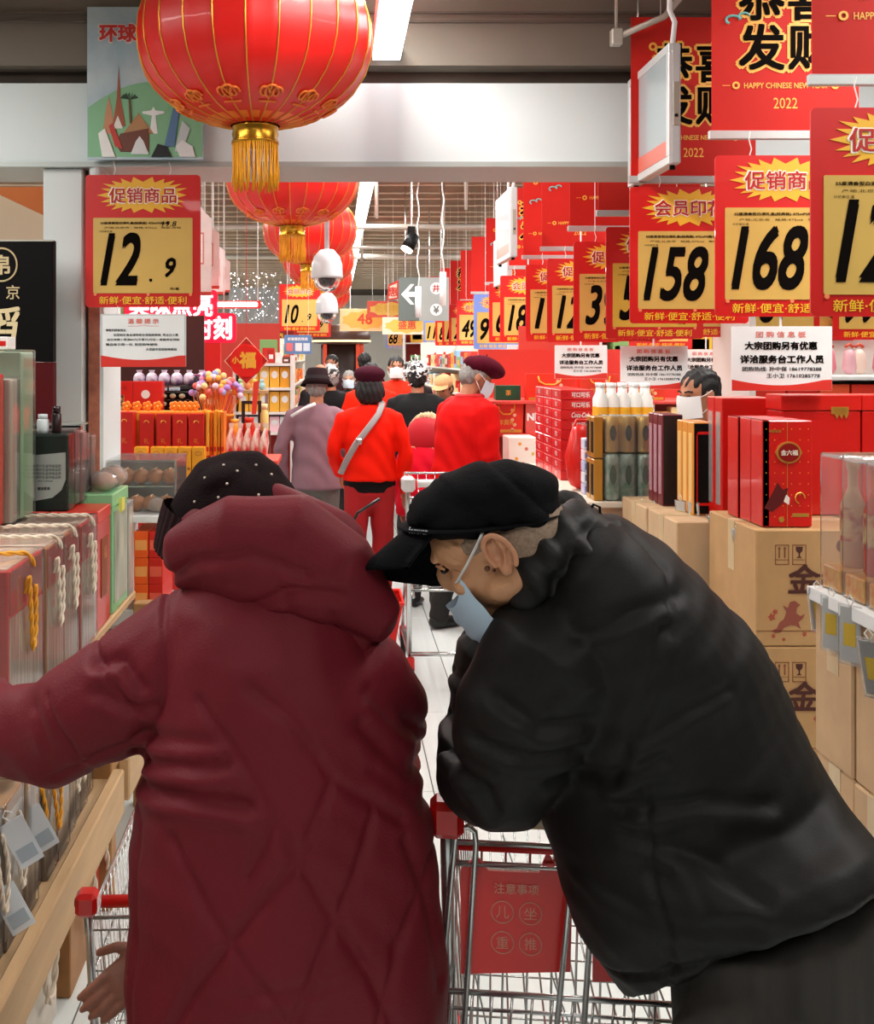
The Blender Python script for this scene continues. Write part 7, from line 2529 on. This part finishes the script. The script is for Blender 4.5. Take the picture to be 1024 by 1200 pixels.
sm = MB().ell((0, 0, 0), .0026, 8, 6).mesh('stud', True, [M('#e8d9c8', .3, metal=.3)])
dg_pts = [(278, 552), (266, 567), (303, 580), (256, 583), (240, 560), (330, 572), (318, 556), (228, 588), (340, 590), (288, 600), (300, 545), (262, 545)]
from mathutils.bvhtree import BVHTree
crown = [o for o in wm.children if o.name.startswith('hat_crown')][0]
bvh = BVHTree.FromPolygons([v.co + wl for v in crown.data.vertices], [p.vertices[:] for p in crown.data.polygons])
eye = Vector((0, 0, EYE))
for (px, py) in dg_pts:
    dr = (W(px, py, 655) - eye).normalized()
    h = bvh.ray_cast(eye, dr)
    if h[0] is not None:
        O('stud', sm, None, wm, h[0] - wl)

# --- person in the black padded jacket
mn = T('person', 'person in a black padded jacket, black cap and blue mask leaning on a cart', 'person', (pct(850, 760), F / 760, 0))
ml = mn.location


def aring(p0, p1, s, dep, yo=0.0, dz=0.0):
    """ring whose long axis joins two image points"""
    a, c = W(p0[0], p0[1], s), W(p1[0], p1[1], s)
    u = (c - a) / 2
    m_ = (a + c) / 2
    m_.y += yo
    return (m_, u, Vector((0, dep, -dz)))


b = MB()
b.rings([aring((748, 1172), (1050, 1040), 790, .185, 0, .13), aring((735, 1168), (1050, 1025), 790, .205, 0, .13), aring((694, 1110), (1015, 985), 785, .205, 0, .10), aring((662, 1050), (985, 940), 770, .205, 0, .05), aring((640, 980), (950, 885), 750, .21),
         aring((628, 905), (915, 810), 740, .22), aring((620, 830), (872, 730), 742, .225), aring((612, 765), (822, 672), 745, .22), aring((606, 715), (770, 635), 752, .20), aring((612, 684), (722, 606), 760, .16), aring((622, 662), (690, 604), 765, .10)], 36)
Sm = 725
b.limb([W(672, 700, Sm) + Vector((0, -.12, 0)), W(628, 742, Sm) + Vector((0, -.15, 0)), W(598, 800, Sm) + Vector((0, -.13, 0)), W(584, 852, Sm) + Vector((0, -.12, 0)), W(580, 885, Sm) + Vector((0, -.10, 0))], [.095, .110, .104, .090, .078], 24)
b.limb([W(582, 885, Sm) + Vector((0, -.10, 0)), W(560, 900, Sm) + Vector((0, -.05, 0)), W(600, 905, Sm) + Vector((0, .02, 0)), W(650, 900, Sm) + Vector((0, .06, 0))], [.074, .070, .07, .06], 20)
b.limb([W(660, 720, Sm) + Vector((0, .12, 0)), W(610, 800, Sm) + Vector((0, .14, 0)), W(585, 890, Sm) + Vector((0, .12, 0)), W(560, 912, Sm) + Vector((0, .04, 0))], [.09, .09, .08, .062], 20)
mf = [([(690, 880), (760, 860), (830, 868)], .009), ([(690, 905), (750, 915), (800, 935)], .008), ([(700, 800), (745, 770), (790, 752)], .008), ([(560, 770), (600, 795), (650, 790)], .010), ([(540, 815), (590, 830), (640, 822)], .010),
      ([(505, 860), (545, 872), (560, 900)], .013), ([(650, 960), (720, 975), (790, 960)], .005), ([(720, 690), (700, 760), (680, 850)], .011), ([(640, 700), (690, 672), (745, 660)], .006), ([(735, 900), (760, 985), (770, 1040)], .004),
      ([(620, 860), (680, 845), (720, 820)], .008)]
mseam = [[(706, 850), (712, 950), (735, 1080)], [(690, 590), (735, 640), (728, 700), (700, 790)]]


def mjack(co, no):
    d = np.zeros(len(co))
    front = no[:, 1] < .3
    for ln, dp in mf:
        d += seg_groove(co, no, [ln], 725, dp, .011) * front
        d -= seg_groove(co, no, [[(a, q + 14) for a, q in ln]], 725, dp * .7, .015) * front
    d += seg_groove(co, no, mseam, 725, .005, .005) * front
    # horizontal padded channels across the back, along the spine
    d += .006 * np.sin(co[:, 0] * 15 + co[:, 2] * 19) * np.sin(co[:, 2] * 22 - co[:, 0] * 8)
    hem = [[(735, 1200), (800, 1135), (900, 1085), (980, 1060), (1060, 1050)]]
    d += seg_groove(co, no, hem, 860, .009, .006) * front
    d += .0022 * np.sin(co[:, 0] * 70 + 9 * np.sin(co[:, 2] * 8)) * np.sin(co[:, 2] * 52)
    return co + no * d[:, None]


m_jack = M('#100e0d', .62, noise=.15, nscale=5, bump=.12, bscale=300, spec=.27)
O('jacket', tolocal(remesh(b, .0065, 5, mjack), ml), m_jack, mn)
# stand-up collar / folded hood roll
b = MB()
b.limb([W(604, 690, 765) + Vector((0, -.08, 0)), W(607, 662, 765) + Vector((0, -.085, 0)), W(622, 632, 765) + Vector((0, -.08, 0)), W(646, 606, 765) + Vector((0, -.05, 0)), W(684, 602, 760) + Vector((0, .0, 0))], [(.015, .03), (.020, .035), (.024, .04), (.024, .045), (.02, .04)], 18)
b.limb([W(640, 672, 760) + Vector((0, -.09, 0)), W(656, 640, 760) + Vector((0, -.09, 0)), W(690, 614, 755) + Vector((0, -.04, 0))], [(.022, .035), (.030, .05), (.026, .05)], 18)
b.limb([W(632, 680, 740) + Vector((0, .08, 0)), W(645, 630, 740) + Vector((0, .08, 0)), W(684, 604, 745) + Vector((0, .04, 0))], [(.026, .04), (.03, .05), (.024, .04)], 16)


def mcol(co, no):
    d = .004 * np.sin((co[:, 0] * .77 + co[:, 2] * .63) * 150) * (no[:, 1] < .4)
    return co + no * d[:, None]


O('collar', tolocal(remesh(b, .0055, 3, mcol), ml), M('#100f0e', .6, bump=.3, spec=.35), mn)
MB().tube([W(682, 600, 760) + Vector((0, -.03, .0)), W(690, 588, 760) + Vector((0, -.03, 0)), W(697, 591, 760) + Vector((0, -.03, 0)), W(698, 606, 760) + Vector((0, -.03, 0))], .0022, 6).build('drawcord_loop', m_black, mn, True)
# head: profile towards the left, bowed
HS = 775
hcm = W(583, 622, HS)
hcc = W(577, 635, HS)
Rm = Matrix.Rotation(R_(90 - 20), 3, 'Z')


def hfm(v):
    """local face direction +y turned to -x, then bowed forward"""
    v = Rm @ (Vector(v) * 1.08)
    a = R_(-36)
    return Vector((v.x * math.cos(a) + v.z * math.sin(a), v.y, -v.x * math.sin(a) + v.z * math.cos(a))) + hcm


def EH(mb, p, r, seg=16, rings=10, rx=0.0):
    m = MB().ell((0, 0, 0), r, seg, rings)
    q = Matrix.Rotation(rx, 3, 'X')
    mb.add([hfm(q @ Vector(v) + Vector(p)) for v in m.v], m.f)


b = MB()
EH(b, (0, -.004, .010), (.071, .086, .064), 26, 16)
EH(b, (0, .045, .015), (.066, .050, .050), 20, 12)
EH(b, (0, .03, -.03), (.062, .064, .075), 20, 12)
EH(b, (0, .056, -.082), (.034, .032, .028))
EH(b, (0, .087, .018), (.046, .014, .011))
EH(b, (0, .098, -.020), (.013, .020, .024), 14, 10, .25)
EH(b, (0, .092, .004), (.009, .013, .024), 12, 8)
for sx in (-1, 1):
    EH(b, (sx * .040, .070, -.026), (.022, .020, .020))
    EH(b, (sx * .058, .012, -.055), (.016, .034, .024))
b.limb([hfm((0, -.035, -.05)), hfm((0, -.075, -.10)), W(662, 668, 700)], [(.062, .060), (.064, .062), (.07, .07)], 18)
b.rings([aring((690, 1010), (900, 940), 765, .12), aring((680, 960), (900, 880), 750, .13), aring((650, 790), (800, 710), 720, .14), aring((650, 720), (720, 660), 705, .08)], 20)
for (hx, hy, kx) in ((860, -.10, 850), (950, .10, 960)):
    b.limb([W(hx, 1160, 790) + Vector((0, hy, 0)), Vector((pct(kx, 790), ml.y - .02 + hy, .46)), Vector((pct(kx + 10, 790), ml.y + .04 + hy, .09))], [.06, .05, .04], 14)


def mskin(co, no):
    c = np.array(hcm)
    q = co - c
    # eye socket dents and small age wrinkles near the temple
    for sx in (-1, 1):
        e = np.array(hfm((sx * .034, .086, .000)))
        dd = np.linalg.norm(co - e, axis=1)
        co = co - no * (.007 * np.exp(-(dd / .013) ** 2))[:, None]
    e = np.array(hfm((-.06, .045, .02)))
    dd = np.linalg.norm(co - e, axis=1)
    co = co + no * (.0012 * np.sin(q[:, 2] * 420 + q[:, 0] * 250) * np.exp(-(dd / .03) ** 2))[:, None]
    e = np.array(hfm((-.05, .064, -.004)))
    dd = np.linalg.norm(co - e, axis=1)
    co = co + no * (.0012 * np.sin(q[:, 2] * 700) * np.exp(-(dd / .016) ** 2))[:, None]
    return co


m_skinm = M('#d29a72', .48, noise=.22, nscale=22, bump=.2, bscale=160, spec=.4)
O('body', tolocal(remesh(b, .004, 3, mskin), ml), m_skinm, mn)
# ears with rolled rim and hollow
for sx in (-1, 1):
    m = MB()
    ex = sx * .083
    pts = []
    for q in range(13):
        an = R_(-60 + q * 22)
        pts.append((ex + sx * (.010 + .003 * math.sin(an)), -.015 - .017 * math.cos(an), -.005 + .028 * math.sin(an)))
    rim_ = [hfm(p) for p in pts]
    m.limb(rim_, [.0044] * 13, 10)
    mm_ = MB()
    EH(mm_, (ex + sx * .001, -.014, -.004), (.006, .017, .028), 18, 12)
    EH(mm_, (ex + sx * .005, -.007, -.029), (.006, .008, .010), 12, 8)
    EH(mm_, (ex + sx * .005, -.001, -.009), (.007, .005, .008), 12, 8)
    mm_.add(m.v, m.f)
    mm_.limb([hfm((ex + sx * .008, -.022, .014)), hfm((ex + sx * .009, -.021, -.003)), hfm((ex + sx * .008, -.013, -.019))], [.0036, .004, .0034], 8)

    def dent(co, no, sx=sx, ex=ex):
        e = np.array(hfm((ex + sx * .011, -.010, -.007)))
        dd = np.linalg.norm(co - e, axis=1)
        return co - no * (.006 * np.exp(-(dd / .009) ** 2))[:, None]
    O('ear', tolocal(remesh(mm_, .0022, 2, dent), ml), M('#c48a68', .45, noise=.15, nscale=30, spec=.4), mn)
# short grey stubble hair behind and above the ear
b = MB()
EH(b, (0, -.018, .004), (.0735, .078, .060), 24, 14)
EH(b, (0, -.036, -.018), (.066, .058, .052), 20, 12)
EH(b, (0, .0, .014), (.0745, .078, .036), 20, 12)
O('stubble_hair', tolocal(remesh(b, .004, 3), ml), M('#9c8470', .8, noise=.35, nscale=180, bump=.4, bscale=400), mn)
for sx in (-1, 1):
    m = MB()
    EH(m, (sx * .034, .084, .0005), (.0125, .007, .0055), 14, 8)
    m.build('eye', m_eye, mn, True)
    m = MB()
    m.tube([hfm((sx * .020, .093, .008)), hfm((sx * .034, .092, .010)), hfm((sx * .048, .080, .004))], .0022, 8)
    m.build('eyelid', m_skinm, mn, True)
for (p_, r_) in (((-.0700, .020, -.020), .0045), ((-.0690, .014, -.027), .0028)):
    m = MB()
    EH(m, p_, (.0025, r_, r_ * .9), 10, 6)
    m.build('age_spot', M('#7c4a34', .5), mn, True)
# pleated mask, worn low under the nose


def hmask(v):
    return hfm(rotx(Vector(v), (0, .03, -.05), .14) + Vector((0, -.010, -.038)))


vs, fs = [], []
n, mrow = 25, 15
for j in range(mrow):
    u_ = j / (mrow - 1)
    zz = -.098 + .088 * u_
    for i in range(n):
        an = (i / (n - 1) - .5) * 2.0
        rr_ = .080 + .028 * math.cos(an) ** 2
        bulge = math.sin(PI * min(1, max(0, u_ * .9 + .1)))
        ze = .040 * u_ * (an / 1.0) ** 2
        y_ = .014 + rr_ * math.cos(an) * (1.0 + .10 * bulge) + .012 * math.exp(-(an / .3) ** 2) * u_
        pleat = .0016 * (1 if (j // 2) % 2 else -1) * math.exp(-(an / .95) ** 2) * (0 if j in (0, mrow - 1) else 1)
        vs.append(hmask((.076 * math.sin(an), y_ + pleat, zz + ze + .010 * math.exp(-(an / .25) ** 2) * u_)))
for j in range(mrow - 1):
    for i in range(n - 1):
        fs.append((j * n + i, j * n + i + 1, (j + 1) * n + i + 1, (j + 1) * n + i))
MB().add(vs, fs).build('face_mask', M('#cbe5fb', .6, noise=.03, bump=.15, bscale=300), mn, True)
for sx in (-1, 1):
    MB().tube([hmask((sx * .064, .070, .028)), (hmask((sx * .064, .070, .028)) + hfm((sx * .082, .010, .014))) / 2, hfm((sx * .082, .010, .016)), hfm((sx * .086, -.010, .028))], [(.0042, .0014)] * 4, 8).build('ear_loop', M('#f2f4f3', .6), mn, True)
# the cap sits pushed back, nearly level


def hfc(v):
    v = Rm @ Vector(v)
    a = R_(-7)
    return Vector((v.x * math.cos(a) + v.z * math.sin(a), v.y, -v.x * math.sin(a) + v.z * math.cos(a))) + hcc


def CE(mb, p, r, seg=16, rings=10):
    m = MB().ell(p, r, seg, rings)
    mb.add([hfc(v) for v in m.v], m.f)


# cap: crown, seams, band, brim, small light stitching
m_cap = M('#0b0c0f', .85, noise=.3, nscale=30, bump=.35, bscale=260, spec=.12)
b = MB()
CE(b, (0, .014, .054), (.096, .114, .052), 30, 14)
CE(b, (0, -.006, .078), (.092, .102, .044), 28, 12)
CE(b, (0, -.034, .066), (.088, .074, .054), 24, 12)
CE(b, (0, .012, .045), (.0965, .115, .030), 28, 12)
CE(b, (0, -.048, .050), (.084, .060, .040), 24, 12)


def cap_f(co, no):
    q = co - np.array(hcm)
    d = -.0025 * np.exp(-((np.sin(q[:, 0] * 30 + q[:, 2] * 34)) / .12) ** 2)
    d += .0022 * np.sin(q[:, 2] * 110 + 6 * np.sin(q[:, 0] * 24)) + .001 * np.sin(q[:, 0] * 120 + q[:, 2] * 70)
    return co + no * d[:, None]


O('cap_crown', tolocal(remesh(b, .0042, 3, cap_f), ml), m_cap, mn)
upc = hfc((0, 0, 1)) - hcc
MB().tube([hfc((.0945 * math.cos(q * PI / 20), .016 + .1145 * math.sin(q * PI / 20), .036)) for q in range(40)], [(.013, .0025)] * 40, 8, closed=True, up=upc).build('cap_band', m_cap, mn, True)
vs, fs = [], []
nb, nr = 25, 9
for side in (0, 1):
    for j in range(nr):
        f_ = j / (nr - 1)
        for i in range(nb):
            an = PI * (.10 + .76 * i / (nb - 1))
            x_ = .092 * math.cos(an) * (1 - .10 * f_)
            y_ = .020 + .106 * math.sin(an) + .088 * f_ * math.sin(an) ** .7
            z_ = .034 - .060 * f_ - .012 * (x_ / .09) ** 2 * (.25 + f_) - .008 * f_ ** 2 - x_ * (.02 + .40 * f_) - (.0055 if side else 0)
            vs.append(hfc((x_, y_, z_)))
N_ = nb * nr
for j in range(nr - 1):
    for i in range(nb - 1):
        a_ = j * nb + i
        fs.append((a_, a_ + 1, a_ + nb + 1, a_ + nb))
        fs.append((N_ + a_, N_ + a_ + nb, N_ + a_ + nb + 1, N_ + a_ + 1))
for i in range(nb - 1):
    a_ = (nr - 1) * nb + i
    fs.append((a_, a_ + 1, N_ + a_ + 1, N_ + a_))
for j in range(nr - 1):
    for i in (0, nb - 1):
        a_ = j * nb + i
        fs.append((a_, a_ + nb, N_ + a_ + nb, N_ + a_))
MB().add(vs, fs).build('cap_brim', m_cap, mn, True)
me, w0, h0 = text_me('forever', .02, .2)
o = bpy.data.objects.new('embroidery', me)
me.materials.append(M('#cfd2d4', .5))
COL.objects.link(o)
o.parent = mn
al = R_(142)                                  # on the front of the band, camera side
pos = hfc((.099 * math.cos(al), .016 + .119 * math.sin(al), .038))
tx = (hfc((.099 * math.sin(al) * -1, .119 * math.cos(al), 0)) - hcc).normalized() * -1
if tx.x < 0:
    tx = -tx
ty = upc.normalized()
tn = tx.cross(ty).normalized()
mat = Matrix((tx, ty, tn)).transposed().to_4x4()
o.matrix_local = Matrix.Translation(pos - ml + tn * .002) @ mat @ Matrix.Scale(.042 / w0, 4)
# hands on the cart handle
for q, (px, yo) in enumerate(((655, .05), (640, .14))):
    b = MB()
    w_ = W(655, 915, Sm) + Vector((0, yo, 0))
    b.limb([w_ - Vector((.03, 0, 0)), w_ + Vector((.01, 0, 0))], [.032, .029], 12)
    hand_shapes(b, w_, (.9, -.1, -.25), (0, 1 if q == 0 else -1, .3), 1.0, .6)
    O('hand', tolocal(remesh(b, .0035, 2), ml), m_skinm, mn)
# trousers, shoes
b = MB()
b.rings([aring((790, 1230), (1050, 1140), 790, .165), aring((782, 1090), (1030, 1000), 790, .17)], 24)
for (hx, hy, kx) in ((860, -.09, 850), (955, .09, 960)):
    b.limb([W(hx, 1190, 790) + Vector((0, hy, 0)), Vector((pct(kx, 790), ml.y - .02 + hy, .46)), Vector((pct(kx + 10, 790), ml.y + .04 + hy, .08))], [(.125, .12), (.095, .09), (.075, .07)], 20)
O('trousers', tolocal(remesh(b, .009, 4, lambda co, no: co + no * (.005 * np.sin(co[:, 0] * 55 + co[:, 2] * 12))[:, None]), ml), M('#34302c', .85, noise=.3, nscale=4, stretch=(12, 12, .6), bump=.2, bscale=160), mn)
for (hy, kx) in ((-.09, 850), (.09, 960)):
    f0 = Vector((pct(kx + 10, 790), ml.y + .04 + hy, .055))
    b = MB().limb([f0 + Vector((.05, 0, 0)), f0 + Vector((-.07, .0, -.004)), f0 + Vector((-.17, .0, -.012))], [(.047, .052), (.050, .042), (.044, .032)], 14, up=(0, 0, 1))
    O('shoe', tolocal(remesh(b, .008, 3, lambda co, no: np.column_stack([co[:, 0], co[:, 1], np.maximum(co[:, 2], .001)])), ml), m_shoe, mn)
zp = W(716, 1158, 760)
z1 = MB().tube([zp + Vector((0, -.20, .005)), zp + Vector((0, -.20, -.028))], .004, 8)
z1.build('zip_pull', m_chrome, mn, True)

bpy.data.scenes.remove(TMP)
